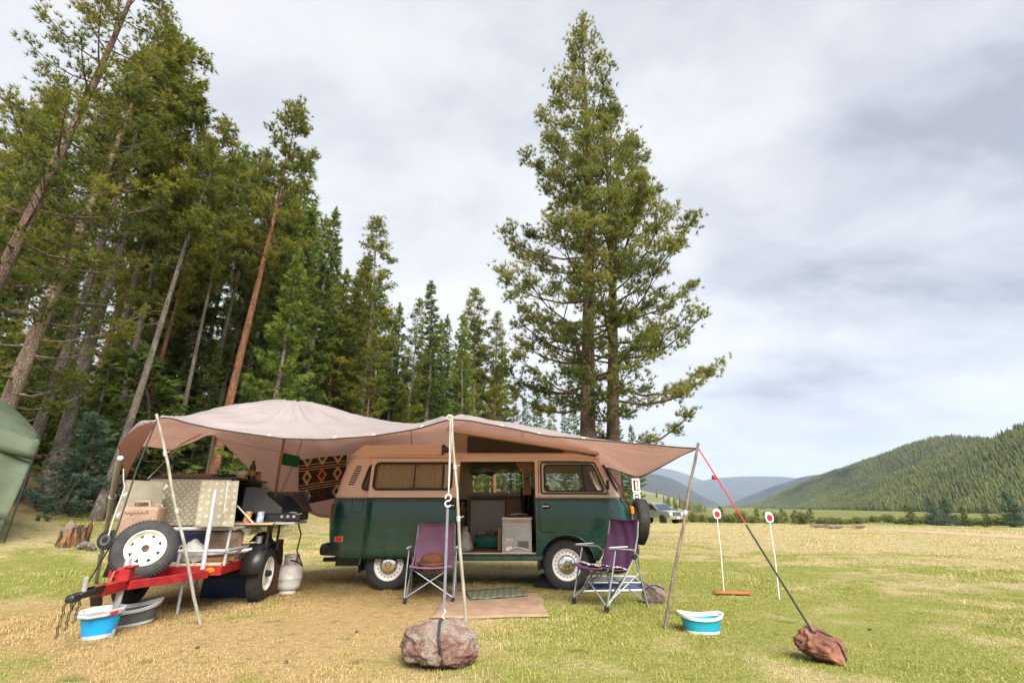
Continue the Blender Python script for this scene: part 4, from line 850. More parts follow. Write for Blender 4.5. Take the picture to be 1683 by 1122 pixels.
# spare wheel on the nose
Ms = Matrix.Translation((1.90, -.42, .865)) @ Matrix.Rotation(R(8), 4, 'Y') @ Matrix.Rotation(R(90), 4, 'Y')
m_ = MB(); m_.lathe([(.19, -.075), (.235, -.088), (.285, -.083), (.305, -.07), (.316, -.045), (.318, 0), (.316, .045), (.305, .07), (.285, .083), (.235, .088), (.19, .075)], 56, Ms); sp_ = m_.build('spare_wheel', M['tyre'], van)
m_ = MB()
for k in range(72):
    a = 2 * math.pi * k / 72
    for h_ in (-.055, -.028, 0, .028, .055): m_.box((.3185 * math.cos(a + h_), .3185 * math.sin(a + h_), h_), (.009, .018, .021), Matrix.Rotation(a + h_, 3, 'Z'))
m_.v = [tuple(Ms @ Vector(p)) for p in m_.v]; t_ = m_.build('tread', M['tyre'], sp_, smooth=False); t_['kind'] = 'stuff'
m_ = MB(); m_.lathe([(.192, .07), (.18, .03), (.12, .02), (0, .02)], 32, Ms); m_.lathe([(.192, -.07), (.18, -.03), (0, -.03)], 32, Ms); m_.build('rim', M['rim'], sp_)
m_ = MB(); m_.box((1.70, -.74, 1.02), (.05, .03, .11), bevel=.012); m_.v = [(x + .03, y, z) for x, y, z in m_.v]; m_.build('turn_signal', M['amber'], van)
m_ = MB(); m_.tube([(1.83, -.42, .55), (1.86, -.42, .86)], .02, 6); m_.build('spare_bracket', M['black'], van)
# mirror and wiper
m_ = MB(); m_.tube([(1.36, side_y(1.22) - .005, 1.225), (1.37, -.93, 1.25), (1.35, -.96, 1.32)], .007, 6); o_ = m_.build('mirror_arm', M['chrome'], van); m_ = MB(); m_.box((1.355, -.97, 1.36), (.03, .10, .13), bevel=.012, seg=2); m_.build('mirror_head', M['black'], o_)
# cord hanging down the windscreen pillar
m_ = MB(); m_.tube([(1.36, -.72, 1.66), (1.52, -.72, 1.42), (1.62, -.72, 1.24), (1.70, -.66, 1.10), (1.74, -.6, .9), (1.76, -.55, .7)], .008, 6); m_.build('front_cord', M['black'], van)
m_ = MB(); m_.tube([(1.42, -.70, 1.62), (1.55, -.70, 1.42), (1.65, -.70, 1.20)], .006, 5); m_.build('bungee_cord', M['redrope'], van)
# ---- sliding door, pushed back along the side
DX0, DX1, DOFF = -2.035, -.775, .075
def door_sheet(z0, z1, k):
    mm = MB(); zs_ = np.linspace(z0, z1, k + 1)
    mm.grid(lambda u, v: (DX0 + (DX1 - DX0) * u, -(hw(z0 + (z1 - z0) * v)) - DOFF + (.012 * max(0, 1 - (v * (z1 - z0)) / .04) if z0 < 1 else 0), z0 + (z1 - z0) * v), 12, k); me = mm.mesh('sheet'); return solidify(me, .03, 0)
sd_ = link('sliding_door', door_sheet(.405, 1.185, 12), M['green'], van); tag(sd_, 'green and beige sliding door pushed back over the rear side')
dwin = rrect(-1.975, -.865, 1.30, 1.665, .06)
du = bool_cut(door_sheet(1.189, 1.725, 10), [ycut(dwin, -1.4, -.6)]); link('door_upper_panel', du, M['beige'], sd_)
mm = MB(); P = [(x, -hw(z) - DOFF - .018, z) for x, z in dwin]; mm.tube(P + P[:2], .017, 6, cap=False); mm.build('window_seal', M['rubber'], sd_)
mm = MB(); P = [(x, -hw(z) - DOFF + .004, z) for x, z in dwin]; mm.add(P, [tuple(range(len(P)))]); mm.build('window_pane', M['glass'], sd_, smooth=False)
for xx, r_ in ((-1.40, .009), (-.985, .007)):
    mm = MB(); mm.tube([(xx, -hw(1.3) - DOFF - .01, 1.30), (xx, -hw(1.66) - DOFF - .01, 1.665)], r_, 6); mm.build('window_bar', M['black'], sd_)
for x0, x1 in ((-2.0, -1.01),):
    mm = MB(); mm.grid(lambda u, v: (x0 + (x1 - x0) * u, -hw(1.28 + .40 * v) - DOFF + .028 + .006 * math.sin(u * 70) + .004 * math.sin(u * 31 + 1), 1.28 + .40 * v), 90, 4); mm.build('door_curtain', M['curtain'], sd_)
handle(-.855, 1.085, sd_, -hw(1.08) - DOFF - .018, .062)
mm = MB(); mm.tube([(DX0 - .0, -hw(z) - DOFF, z) for z in (.42, .8, 1.18)], .004, 5); mm.build('door_edge', M['rubber'], sd_)
# ---- luggage rack and raised lid
mm = MB(); prof = [(-2.42, 1.775), (-2.33, 1.865), (-2.24, 1.945), (-1.06, 1.955), (-1.05, 1.79)]
def rack(u, v): return None
vs = []; ins = lambda z: .02 + max(0, z - 1.78) * .35
for x, z in prof: vs += [(x, -hw(GUT) - .01 + ins(z), z), (x, hw(GUT) + .01 - ins(z), z)]
mm.add(vs, [(0, 1, 3, 2), (2, 3, 5, 4), (4, 5, 7, 6), (6, 7, 9, 8), (0, 2, 4, 6, 8), (1, 9, 7, 5, 3), (0, 8, 9, 1)]); rk = mm.build('roof_rack_tray', M['lid'], van, smooth=False)
bv = rk.modifiers.new('bevel', 'BEVEL'); bv.width = .02; bv.segments = 2
mm = MB(); mm.tube([(-1.04, -hw(GUT) + .04, 1.80), (-1.035, -hw(GUT) + .07, 1.945), (-1.035, hw(GUT) - .07, 1.945), (-1.04, hw(GUT) - .04, 1.80)], .014, 6); mm.build('rack_edge_seal', M['rubber'], rk)
LW = .70
def lid_z(x): return 1.835 + (1.30 - x) * .155
mm = MB(); nx = 14
def lid(u, v):
    x = 1.32 - 2.32 * u; y = LW * (2 * v - 1); e_ = (1 - abs(2 * v - 1) ** 6); f = 1 - max(0, 1 - u / .12) ** 2; return (x, y, lid_z(x) + .085 * e_ * f + .0)
mm.grid(lid, 16, 18); me = mm.mesh('lid'); me = solidify(me, .04, -1); ld = link('roof_lid', me, M['lid'], van)
mm = MB(); vs = []; nseg = 8
for k in range(nseg + 1):
    x = 1.22 - 2.14 * k / nseg; zt = lid_z(x) - .01; zb = 1.80; sag = .02 * math.sin(k * 2.0)
    vs += [(x, -LW + .03, zt), (x, -LW + .055 + .03 * (k / nseg), (zt + zb) / 2), (x, -LW + .04, zb)]
mm.add(vs, [(k * 3 + j, k * 3 + j + 1, k * 3 + j + 4, k * 3 + j + 3) for k in range(nseg) for j in range(2)]); cv = mm.build('tent_canvas', mat('beige_canvas', (.46, .35, .25), (.38, .28, .20), 6, .9, trans=.3), ld)
mm = MB(); mm.add([(-.68, -LW + .035, lid_z(-.68) - .055), (-.68, -LW + .05, 1.835), (.78, -LW + .045, 1.835), (.78, -LW + .03, lid_z(.78) - .05)], [(0, 1, 2, 3)]); mm.v = [(x, y - .015, z) for x, y, z in mm.v]; mm.build('mesh_window', mat('dark_insect_mesh', (.045, .028, .022), (.03, .02, .015), 30, .9), cv)
mm = MB(); vs = []
for k in range(9): y = -LW + .05 + (2 * LW - .1) * k / 8; vs += [(-.92, y, lid_z(-.92)), (-.90 + .03 * math.sin(k), y, 1.98), (-.92, y, 1.80)]
mm.add(vs, [(k * 3 + j, k * 3 + j + 1, k * 3 + j + 4, k * 3 + j + 3) for k in range(8) for j in range(2)]); mm.build('canvas_rear_end', M['blackcloth'], ld)
mm = MB(); mm.tube([(-.95, -LW + .02, 1.79), (-.2, -LW - .02, 1.785), (.3, -LW + .01, 1.79), (1.1, -LW + .02, 1.80)], .012, 6); mm.build('canvas_cord', M['blackcloth'], ld)
# ---- inside
mm = MB(); mm.box((-.40, 0, .452), (1.60, 1.58, .02)); mm.box((-1.75, 0, .62), (1.5, 1.1, .02)); fl = mm.build('cabin_floor', M['wood'], van)
mm = MB(); mm.box((-.21, -.80, .462), (1.10, .05, .02), bevel=.006); mm.build('door_step', mat('cream_step', (.55, .42, .33), (.45, .33, .25), 9, .6), fl)
for k in range(10): mm = MB(); mm.box((-.72 + k * .11, -.30, .4635), (.105, .95, .004), bevel=.0012); mm.build('floor_plank', M['wood'], fl)
mm = MB(); mm.box((-.21, .795, .85), (1.14, .02, .82)); mm.box((.1, 0, 1.775), (1.6, 1.3, .01)); il = mm.build('inner_lining', M['liner'], van)
mm = MB(); mm.box((-.42, .70, .82), (.60, .05, .70), bevel=.008); mm.build('grey_cupboard_front', M['greypanel'], van)
mm = MB(); mm.box((.11, .66, .84), (.44, .04, .72), bevel=.006); mm.build('wood_cupboard_front', M['interior'], van); mm = MB(); mm.box((-.07, .655, 1.16), (.05, .02, .03), bevel=.005); mm.build('cupboard_catch', M['white'], van)
mm = MB(); mm.box((-.2, .74, 1.225), (1.1, .16, .03), bevel=.008); mm.build('window_ledge', M['interior'], van)
mm = MB(); mm.box((-1.2, .2, .72), (.8, 1.1, .5), bevel=.03); mm.box((-1.2, .2, 1.02), (.82, 1.12, .1), bevel=.04, seg=2); mm.box((-.83, .5, .8), (.03, .5, .7)); mm.build('rear_bench', M['interior'], van)
mm = MB(); mm.box((.36, 0, 1.0), (.03, 1.2, .55)); mm.build('cab_partition', M['interior'], van); 
mm = MB()
mm.grid(lambda u, v: (-.72 + 1.02 * u, .55 + .02 * math.sin(u * 19), 1.70 - (.09 + .025 * math.sin(u * 7) + .02 * math.sin(u * 23)) * v), 40, 4); mm.grid(lambda u, v: (-.72 + 1.02 * u, -.3 + .85 * v, 1.635 + .03 * math.sin(u * 11) * math.sin(v * 7)), 30, 8); mm.build('stowed_bed_roll', M['blackcloth'], van)
# gathered curtain at the door post
mm = MB()
def curt(u, v):
    z = 1.69 - .46 * v; wd = .24 * (1 - v / .52) + .065 if v < .52 else .065 + .06 * min(1, (v - .52) / .25); cxn = .20 - .0 * v + (.02 if v > .5 else .02); ph = (u - .5); return (cxn + ph * wd, -.70 + .022 * math.cos(u * 44) * (.5 + (wd / .3)), z)
mm.grid(curt, 60, 26); cu = mm.build('tied_curtain', M['curtain'], van); mm = MB(); mm.box((.22, -.705, 1.452), (.072, .06, .018), bevel=.006); mm.build('curtain_tie', M['black'], cu)
# shelf and dark jackets behind
mm = MB(); mm.box((.20, .25, 1.375), (.26, .3, .02)); mm.build('small_shelf', M['wood'], van)
mm = MB(); mm.grid(lambda u, v: (.14 + .22 * u, .05 + .05 * math.sin(u * 15 + v * 3), 1.35 - .55 * v), 20, 12); mm.build('hanging_jacket', M['blackcloth'], van)
# front seats
for s_ in (-.42, .42):
    mm = MB(); mm.box((.72, s_, .78), (.5, .5, .16), bevel=.05, seg=3); mm.box((.53, s_, 1.10), (.14, .48, .56), Matrix.Rotation(R(-10), 3, 'Y'), bevel=.06, seg=3); st_ = mm.build('front_seat', M['blackcloth'], van)
    mm = MB(); mm.box((.475, s_, 1.47), (.09, .27, .17), Matrix.Rotation(R(-6), 3, 'Y'), bevel=.04, seg=3); mm.tube([(.49, s_ - .06, 1.35), (.48, s_ - .06, 1.42)], .007, 6); mm.tube([(.49, s_ + .06, 1.35), (.48, s_ + .06, 1.42)], .007, 6); mm.build('headrest', M['black'], st_)
mm = MB(); Mst = Matrix.Translation((1.10, .42, 1.22)) @ Matrix.Rotation(R(-55), 4, 'Y'); mm.tube([Mst @ Vector((.2 * math.cos(2 * math.pi * k / 24), .2 * math.sin(2 * math.pi * k / 24), 0)) for k in range(25)], .013, 6, cap=False); mm.tube([Mst @ Vector((-.2, 0, 0)), Mst @ Vector((.2, 0, 0))], .012, 6); mm.tube([Mst @ Vector((0, 0, 0)), (1.3, .42, .95)], .02, 6); mm.build('steering_wheel', M['black'], van)
mm = MB(); mm.box((1.32, 0, 1.10), (.25, 1.4, .16), bevel=.05, seg=2); mm.build('dashboard', M['black'], van)
mm = MB(); mm.add([(.62, -.30, 1.42), (.70, -.30, 1.36), (.68, -.30, 1.29), (.60, -.30, 1.34)], [(0, 1, 2, 3)]); mm.v = []; 
# ---- things standing inside (things of their own)
def W(x, y, z): return (x, y + VY + .86, z)
fz = .4665
fr = thing('cool_box', 'grey metal cool box with wooden top edge standing in the van doorway', 'fridge', W(.07, -.60, fz))
mm = MB(); mm.box((0, 0, .215), (.40, .40, .43), bevel=.012, seg=2); bd = mm.build('box_body', M['fridge'], fr)
mm = MB()
for x in (-.197, .197): mm.box((x, -.2, .215), (.016, .014, .425), bevel=.003)
mm.box((0, -.2, .008), (.40, .014, .016), bevel=.003); mm.build('edge_trim', M['alu'], fr)
mm = MB(); mm.box((0, -.203, .415), (.37, .012, .035), bevel=.003); mm.build('wood_strip', M['paleply'], fr); mm = MB(); mm.box((0, 0, .445), (.43, .43, .022), bevel=.006); mm.build('box_lid', M['white'], fr); mm = MB(); mm.box((.03, 0, .469), (.36, .36, .026), bevel=.008); mm.build('top_pad', M['black'], fr)
for k in range(10): mm = MB(); mm.box((.015 + k * .0155, -.203, .105), (.0075, .008, .095)); mm.build('grille_slot', M['black'], fr)
mm = MB(); mm.box((-.105, -.203, .165), (.09, .008, .032), bevel=.003); pl_ = mm.build('badge', M['white'], fr); mm = MB()
for x in (-.13, -.105, -.08): mm.box((x, -.208, .165), (.016, .003, .014))
mm.build('badge_mark', M['red_disc'], pl_)
mm = MB(); mm.tube([(-.08, -.225, .06), (0, -.23, .075), (.1, -.225, .055), (.17, -.21, .03)], .006, 6); mm.box((-.13, -.215, .05), (.06, .025, .05), bevel=.008); mm.box((-.09, -.215, .065), (.03, .03, .04), bevel=.005); mm.build('power_cord', M['white'], fr)
mg = thing('magazine', 'folded pink and white magazine lying on the cool box', 'magazine', W(.10, -.60, fz + .483)); mm = MB(); mm.grid(lambda u, v: (-.12 + .24 * u, -.12 + .2 * v, .006 + .012 * math.sin(u * 3)), 8, 4); me = solidify(mm.mesh('mag'), .008); link('pages', me, mat('magazine_print', (.62, .03, .16), (.75, .70, .72), 9, .5), mg)
bn = thing('storage_bin', 'green plastic bin full of groceries on the van floor', 'bin', W(-.37, .12, fz)); mm = MB(); mm.box((0, 0, .085), (.40, .28, .17), bevel=.02, seg=2); mm.box((0, 0, .17), (.42, .30, .018), bevel=.006); mm.build('bin_body', M['tealbin'], bn)
mm = MB()
for k in range(9): mm.box((-.15 + .04 * k, .02 * math.sin(k * 3), .205), (.07, .09, .06 + .03 * math.sin(k * 5)), Matrix.Rotation(k * .7, 3, 'Z'), bevel=.015, seg=2)
mm.build('groceries', mat('mixed_packets', (.45, .38, .28), (.05, .06, .04), 14, .5), bn)
rc = thing('red_canister', 'red canister beside the green bin in the van', 'canister', W(-.09, .08, fz)); mm = MB(); mm.lathe([(0, 0), (.062, 0), (.065, .02), (.065, .17), (.05, .185), (.03, .19), (0, .19)], 24); mm.build('can_body', M['red_disc'], rc); mm = MB(); mm.lathe([(.03, .19), (.03, .215), (0, .217)], 16); mm.build('cap', M['black'], rc)
bt = thing('bottle', 'slim dark bottle behind the red canister in the van', 'bottle', W(.0, .22, fz)); mm = MB(); mm.lathe([(0, 0), (.04, 0), (.042, .02), (.042, .19), (.018, .25), (.018, .30), (0, .30)], 20); mm.build('bottle_body', M['bottle'], bt)
wb = thing('wooden_crate', 'narrow wooden crate against the cool box in the van', 'crate', W(-.175, -.42, fz)); mm = MB(); mm.box((0, 0, .165), (.05, .3, .33), bevel=.006); mm.build('crate_side', M['wood'], wb); mm = MB(); mm.box((.0, -.155, .165), (.054, .012, .30)); mm.build('crate_end', M['interior'], wb)
bgp = thing('plastic_bag', 'crumpled clear plastic bag at the edge of the van doorway', 'bag', W(-.68, -.62, fz)); mm = MB(); r_ = np.random.default_rng(5)
mm.lathe([(0, 0), (.09, .01), (.11, .06), (.10, .14), (.07, .22), (.035, .27), (.05, .31), (.03, .33)], 18); mm.v = [(x * (1 + .2 * math.sin(i * 2.3)), y * (1 + .2 * math.cos(i * 1.7)), z + .01 * math.sin(i)) for i, (x, y, z) in enumerate(mm.v)]; mm.build('bag_body', M['clearbag'], bgp)

# ================================================================== THE AWNING
def PV(u, v, Y): return Vector(aty(u, v, Y))
A0 = []      # control grid: columns along the awning, five rows from the near edge to the back
G = [  # each column: near edge, quarter, ridge, three quarters, back edge
 [PV(206, 787, 5.65), PV(194, 730, 5.55), (-5.0, 6.0, 1.82), (-5.05, 6.45, 1.85), (-5.05, 6.9, 1.86)],
 [PV(262, 687, 4.70), (-4.22, 5.20, 1.995), (-4.42, 5.80, 2.03), (-4.60, 6.35, 2.02), (-4.78, 6.95, 1.99)],
 [PV(350, 704, 4.88), PV(352, 684, 5.5), PV(352, 671, 6.2), (-4.22, 6.75, 2.22), (-4.60, 7.12, 2.10)],
 [PV(462, 719.5, 5.08), PV(468, 688, 5.75), PV(475, 658, 6.35), (-3.42, 7.25, 2.02), (-4.05, 8.0, 1.33)],
 [PV(532, 721, 5.15), PV(532, 694, 5.8), PV(530, 668, 6.45), (-2.95, 7.5, 1.95), (-3.35, 8.45, .90)],
 [PV(610, 716, 5.12), PV(608, 700, 5.8), PV(604, 686, 6.6), (-2.30, 7.7, 2.16), (-2.72, 8.9, .92)],
 [PV(685, 703, 4.9), PV(683, 697, 5.7), (-1.42, 6.7, 2.20), (-1.45, 7.7, 2.26), (-1.6, 9.0, 1.85)],
 [PV(742, 688, 4.60), (-.72, 5.55, 2.12), (-.78, 6.72, 2.32), (-.70, 7.8, 2.44), (-.7, 8.9, 2.2)],
 [PV(812, 699, 4.72), (-.14, 5.6, 2.05), (-.12, 6.7, 2.20), (-.06, 7.9, 2.44), (-.05, 8.9, 2.2)],
 [PV(905, 716, 4.88), (.52, 5.7, 1.955), (.58, 6.7, 2.035), (.62, 7.9, 2.31), (.62, 8.85, 2.1)],
 [PV(1012, 725, 5.02), (1.20, 5.75, 1.82), (1.22, 6.65, 1.83), (1.22, 7.9, 2.10), (1.2, 8.75, 1.95)],
 [PV(1145, 736, 5.2), PV(1106, 757, 5.75), PV(1050, 783, 6.55), (1.56, 7.6, 1.66), (1.56, 8.5, 1.70)]]
G = np.array([[list(p) for p in c] for c in G])
def cr(P, t):
    n = len(P) - 1; x = min(max(t * n, 0), n - 1e-6); i = int(x); f = x - i
    p = [P[max(i - 1, 0)], P[i], P[i + 1], P[min(i + 2, n)]]
    a = 0.5 * (2 * p[1] + (p[2] - p[0]) * f + (2 * p[0] - 5 * p[1] + 4 * p[2] - p[3]) * f * f + (3 * p[1] - p[0] - 3 * p[2] + p[3]) * f ** 3)
    return a * .42 + .58 * (p[1] * (1 - f) + p[2] * f)
def tarp_at(u, v):
    colp = np.array([cr(G[i], v) for i in range(len(G))]); p = cr(colp, u)
    edge = min(1, v * 8, (1 - v) * 8, u * 14, (1 - u) * 14)
    tens = 0.0
    for (px_, py_) in ((-3.67, 4.70), (-.62, 4.60), (2.09, 5.2), (-3.1, 6.35)):
        dx_, dy_ = p[0] - px_, p[1] - py_; rr_ = math.hypot(dx_, dy_); tens += .034 * math.sin(math.atan2(dy_, dx_) * 15 + px_ * 3) * math.exp(-((rr_ - .45) / .45) ** 2)
    fold = lambda q: max(0.0, 1 - abs((q % 1) - .5) * 13)
    tens += .006 * fold(p[0] / .61 + .2) + .005 * fold(p[1] / .58)
    wr = tens + .016 * mnoise.noise(Vector((p[0] * 3.2, p[1] * 1.1, 3))) + .010 * math.sin(p[0] * 9 + p[1] * 16) * mnoise.noise(Vector((p[0] * .9, p[1] * .9, 8))) + .006 * mnoise.noise(Vector((p[0] * 11, p[1] * 4, 1)))
    return Vector((p[0], p[1], p[2] + wr * (.25 + .75 * edge)))
aw = thing('tarp_awning', 'large tarp awning, pale on top and brown beneath, stretched over trailer and van', 'awning', (0, 0, 0))
def build_tarp():
    nu, nv = 150, 60; m = MB(); top = [[tarp_at(i / nu, j / nv) for i in range(nu + 1)] for j in range(nv + 1)]
    V = [p for r_ in top for p in r_]; n = len(V); m.v = [tuple(p) for p in V] + [(p.x, p.y, p.z - .004) for p in V]
    ix = lambda i, j: j * (nu + 1) + i
    for j in range(nv):
        for i in range(nu):
            m.f.append((ix(i, j), ix(i + 1, j), ix(i + 1, j + 1), ix(i, j + 1))); m.m.append(0)
            m.f.append((n + ix(i, j), n + ix(i, j + 1), n + ix(i + 1, j + 1), n + ix(i + 1, j))); m.m.append(1)
    for a, b in [((i, 0), (i + 1, 0)) for i in range(nu)] + [((i + 1, nv), (i, nv)) for i in range(nu)] + [((0, j + 1), (0, j)) for j in range(nv)] + [((nu, j), (nu, j + 1)) for j in range(nv)]:
        m.f.append((ix(*a), n + ix(*a), n + ix(*b), ix(*b))); m.m.append(1)
    me = bpy.data.meshes.new('tarp_sheet'); me.from_pydata(m.v, [], m.f); me.polygons.foreach_set('material_index', m.m); me.polygons.foreach_set('use_smooth', [True] * len(m.f)); me.update()
    link('tarp_sheet', me, [M['tarp_top'], M['tarp_under']], aw)
    h = MB(); h.tube([tarp_at(i / 110, 0) + Vector((0, 0, -.004)) for i in range(10, 111)], .009, 5); h.build('hem', mat('dark_hem', (.07, .05, .045), (.05, .035, .03), 20, .8), aw)
    h = MB(); h.tube([tarp_at(1, i / 40) + Vector((0, 0, -.004)) for i in range(41)], .007, 5); h.build('hem', bpy.data.materials['dark_hem'], aw)
    for u_ in (.29, .52, .76):
        h = MB(); h.tube([tarp_at(u_, i / 40) + Vector((0, 0, .002)) for i in range(1, 40)], .0045, 4); h.build('seam', mat('tarp_seam', (.38, .34, .345), (.30, .265, .27), 20, .8), aw)
    for u_ in (.255, .385, .46, .56, .74, .80, .865, .93):
        g = MB(); p = tarp_at(u_, .006); g.lathe([(.006, .005), (.017, .007), (.019, .0), (.017, -.012), (.006, -.012)], 12, Matrix.Translation(p) @ Matrix.Rotation(R(70), 4, 'X')); g.build('grommet', M['hook'], aw)
build_tarp()
def fit(a, b, r_, name, lab, cat, mt, joint=None, group=None, bits=(), n=10):       # straight pole with collars
    a, b = Vector(a), Vector(b); o = thing(name, lab, cat, a, 0, group); k = 8; d = b - a; m = MB()
    m.tube([d * (i / k) + Vector((.006 * math.sin(i * 1.7 + a.x), .004 * math.cos(i * 2.1), 0)) for i in range(k + 1)], [r_ * (1.06 if i < (joint or 0) * k else 1.0) for i in range(k + 1)], n); m.build('pole_shaft', M[mt], o)
    for f in bits:
        m = MB(); m.tube([d * (f - .012), d * f, d * (f + .012)], [r_ * 1.25, r_ * 1.4, r_ * 1.25], n); m.tube([d * f, d * f + Vector((.05, -.02, .02))], .005, 5); m.build('clamp', M['galv'], o)
    return o
gl = lambda u, v: on_ground(u, v)
fit(gl(329, 1027), PV(258, 680, 4.70), .014, 'awning_pole', 'weathered pole propping the awning corner over the trailer', 'pole', 'pole', .45, 'awning poles', (.52, .80))
pc_top = PV(742, 684, 4.60); fit(gl(767, 1052), pc_top, .0145, 'awning_pole', 'pole propping the awning in front of the van door', 'pole', 'pole', .5, 'awning poles', (.50, .74))
fit(gl(1092, 1034), PV(1147, 728, 5.2), .0155, 'awning_pole', 'rough grey branch used as pole at the far awning corner', 'pole', 'branch', .4, 'awning poles', (.58,))
bl = Vector((-4.60, 7.10, 2.12)); fit((-4.62, 7.25, float(ground_z(-4.6, 7.25))), bl, .017, 'awning_pole', 'metal pole behind the trailer box holding the back of the awning', 'pole', 'galv', None, 'awning poles')
pk = Vector(G[3][2]); fit((pk.x + .05, pk.y + .05, 0), pk - Vector((0, 0, .02)), .018, 'awning_pole', 'wooden pole under the awning peak beside the camp kitchen', 'pole', 'wood', None, 'awning poles')
fl_ = on_ground(157, 958); fit(fl_, PV(197, 752, 5.15), .027, 'awning_pole', 'bare metal pole leaning beside the trailer tongue', 'pole', 'galv', None, 'awning poles', (.30, .74))
def rope(name, pts, r_, mt, lab, cat='rope', group=None, sag=0.0, n=12):
    P = [Vector(p) for p in pts]; o = thing(name, lab, cat, P[0], 0, group); m = MB(); Q = []
    for a, b in zip(P, P[1:]):
        for i in range(n): t = i / n; Q.append(a.lerp(b, t) - Vector((0, 0, sag * 4 * t * (1 - t))))
    Q.append(P[-1]); m.tube([q - P[0] for q in Q], r_, 6); m.build('strand', M[mt], o); return o
# strap from the centre pole to the boulder
bt_ = Vector(aty(729, 1028, 3.90)); hk = PV(737, 812, 4.42)
s1 = rope('strap', [pc_top + Vector((-.01, 0, -.01)), hk], .0055, 'rope', 'pale doubled line from the centre pole top to the white hook', 'strap'); o_ = MB(); o_.tube([Vector((.02, .01, -.03)), hk - pc_top + Vector((.012, .01, .02))], .004, 5); o_.build('second_strand', M['rope'], s1)
o_ = MB(); P = [Vector((.012 * math.cos(t), 0, .012 * math.sin(t))) for t in np.linspace(0, 6.28, 12)]; o_.tube([Vector((-.01, 0, .0)) + p * 2 for p in P], .008, 6); o_.box((0, 0, .01), (.05, .03, .03), bevel=.01); o_.build('knot', M['rope'], s1)
hkt = thing('s_hook', 'white S shaped hook hanging on the strap before the van', 'hook', hk)
o_ = MB(); P = [Vector((.026 * math.cos(t), 0, -.028 + .026 * math.sin(t))) for t in np.linspace(R(200), R(-60), 16)] + [Vector((-.026 * math.cos(t), 0, -.082 + .026 * math.sin(t))) for t in np.linspace(R(110), R(-160), 16)]; o_.tube(P, .007, 8); o_.build('hook_wire', M['hook'], hkt)
h2 = hk + Vector((0, -.01, -.12)); lowp = Vector(aty(730, 1000, 4.05)); s2 = thing('strap', 'grey webbing strap from the white hook down to the boulder', 'strap', h2)
o_ = MB(); d = lowp - h2
o_.add([Vector((-.011, 0, 0)), Vector((.011, 0, 0)), d + Vector((.011, 0, 0)), d + Vector((-.011, 0, 0)), Vector((-.011, .003, 0)), Vector((.011, .003, 0)), d + Vector((.011, .003, 0)), d + Vector((-.011, .003, 0))], [(0, 1, 2, 3), (4, 7, 6, 5), (0, 4, 5, 1), (1, 5, 6, 2), (2, 6, 7, 3), (3, 7, 4, 0)]); o_.build('webbing', M['strapgrey'], s2, smooth=False)
o_ = MB(); o_.tube([d, d + Vector((.012, 0, -.02)), d + Vector((-.012, 0, -.05)), d + Vector((.012, -.01, -.08)), (bt_ - h2)], .006, 6); o_.build('lower_hook', M['hook'], s2)
# black guy rope at the trailer end, pale ropes and cords
rope('guy_rope', [PV(258, 690, 4.70), PV(225, 770, 4.65), PV(186, 890, 4.55), on_ground(118, 1000)], .007, 'strapblack', 'black guy rope running from the trailer awning corner to the ground', 'rope')
rope('guy_rope', [PV(296, 730, 6.4), PV(285, 742, 6.0), PV(243, 786, 5.35)], .006, 'rope', 'pale rope tied from the awning back to the trailer box', 'rope', sag=.01); rope('guy_rope', [Vector(tarp_at(.13, .9)), PV(296, 730, 6.4)], .007, 'redrope', 'short red cord at the awning back edge', 'rope')
rope('guy_rope', [PV(203, 770, 5.2), PV(205, 800, 5.2), PV(190, 840, 5.1), PV(178, 880, 5.0)], .006, 'rope', 'pale rope hanging along the bare metal pole', 'rope', sag=.02)
clA, clB = PV(345, 718, 7.0), PV(575, 748, 7.5); clm = PV(480, 744, 7.3)
rope('clothes_line', [clA, clm, clB], .004, 'rope', 'clothes line strung under the awning', 'rope', sag=.02)
# blanket and green cloth on the line
bk = thing('blanket', 'dark brown woven blanket with cream and orange diamonds on the clothes line', 'blanket', PV(490, 752, 7.35)); bo = Vector(bk.location)
c00, c10, c01, c11 = PV(491, 755, 7.35) - bo, PV(570, 747, 7.45) - bo, PV(489, 831, 7.33) - bo, PV(566, 815, 7.43) - bo
def bpt(u, v, off=0.0):
    p = (c00 * (1 - u) + c10 * u) * (1 - v) + (c01 * (1 - u) + c11 * u) * v; return p + Vector((0, .012 * math.sin(u * 9 + v * 2) - off, 0))
m = MB(); m.grid(lambda u, v: bpt(u, v), 24, 20); link('weave', solidify(m.mesh('weave'), .006), M['blanket'], bk)
def bl_rect(parts, u0, u1, v0, v1):
    parts.add([bpt(u0, v0, .006), bpt(u1, v0, .006), bpt(u1, v1, .006), bpt(u0, v1, .006)], [(0, 1, 2, 3)])
for v0 in (.135, .20, .255, .575, .635, .69): m = MB(); [bl_rect(m, k / 8, (k + 1) / 8, v0, v0 + .016) for k in range(8)]; m.build('cream_stripe', M['bl_cream'], bk, smooth=False)
for (cu, cv_, mt) in [(.18, .42, 'bl_cream'), (.50, .42, 'bl_orange'), (.82, .42, 'bl_pink'), (.18, .84, 'bl_cream'), (.50, .84, 'bl_red'), (.82, .84, 'bl_cream'), (.18, .02, 'bl_pink'), (.50, .02, 'bl_cream'), (.82, .02, 'bl_cream')]:
    m = MB(); q = .042; rows = [1, 2, 3, 4, 3, 2, 1]
    for ri, nn in enumerate(rows):
        v = cv_ + (ri - 3) * q * 1.05
        if v < 0 or v > .97: continue
        for k in range(nn):
            uu = cu + (k - (nn - 1) / 2) * q * 1.05 * 1.15
            if (ri in (2, 4) and k == 1) or (ri == 3 and k in (1, 2)): continue
            bl_rect(m, uu - q * .6, uu + q * .6, v - q * .53, v + q * .53)
    m.build('diamond_motif', M[mt], bk, smooth=False)
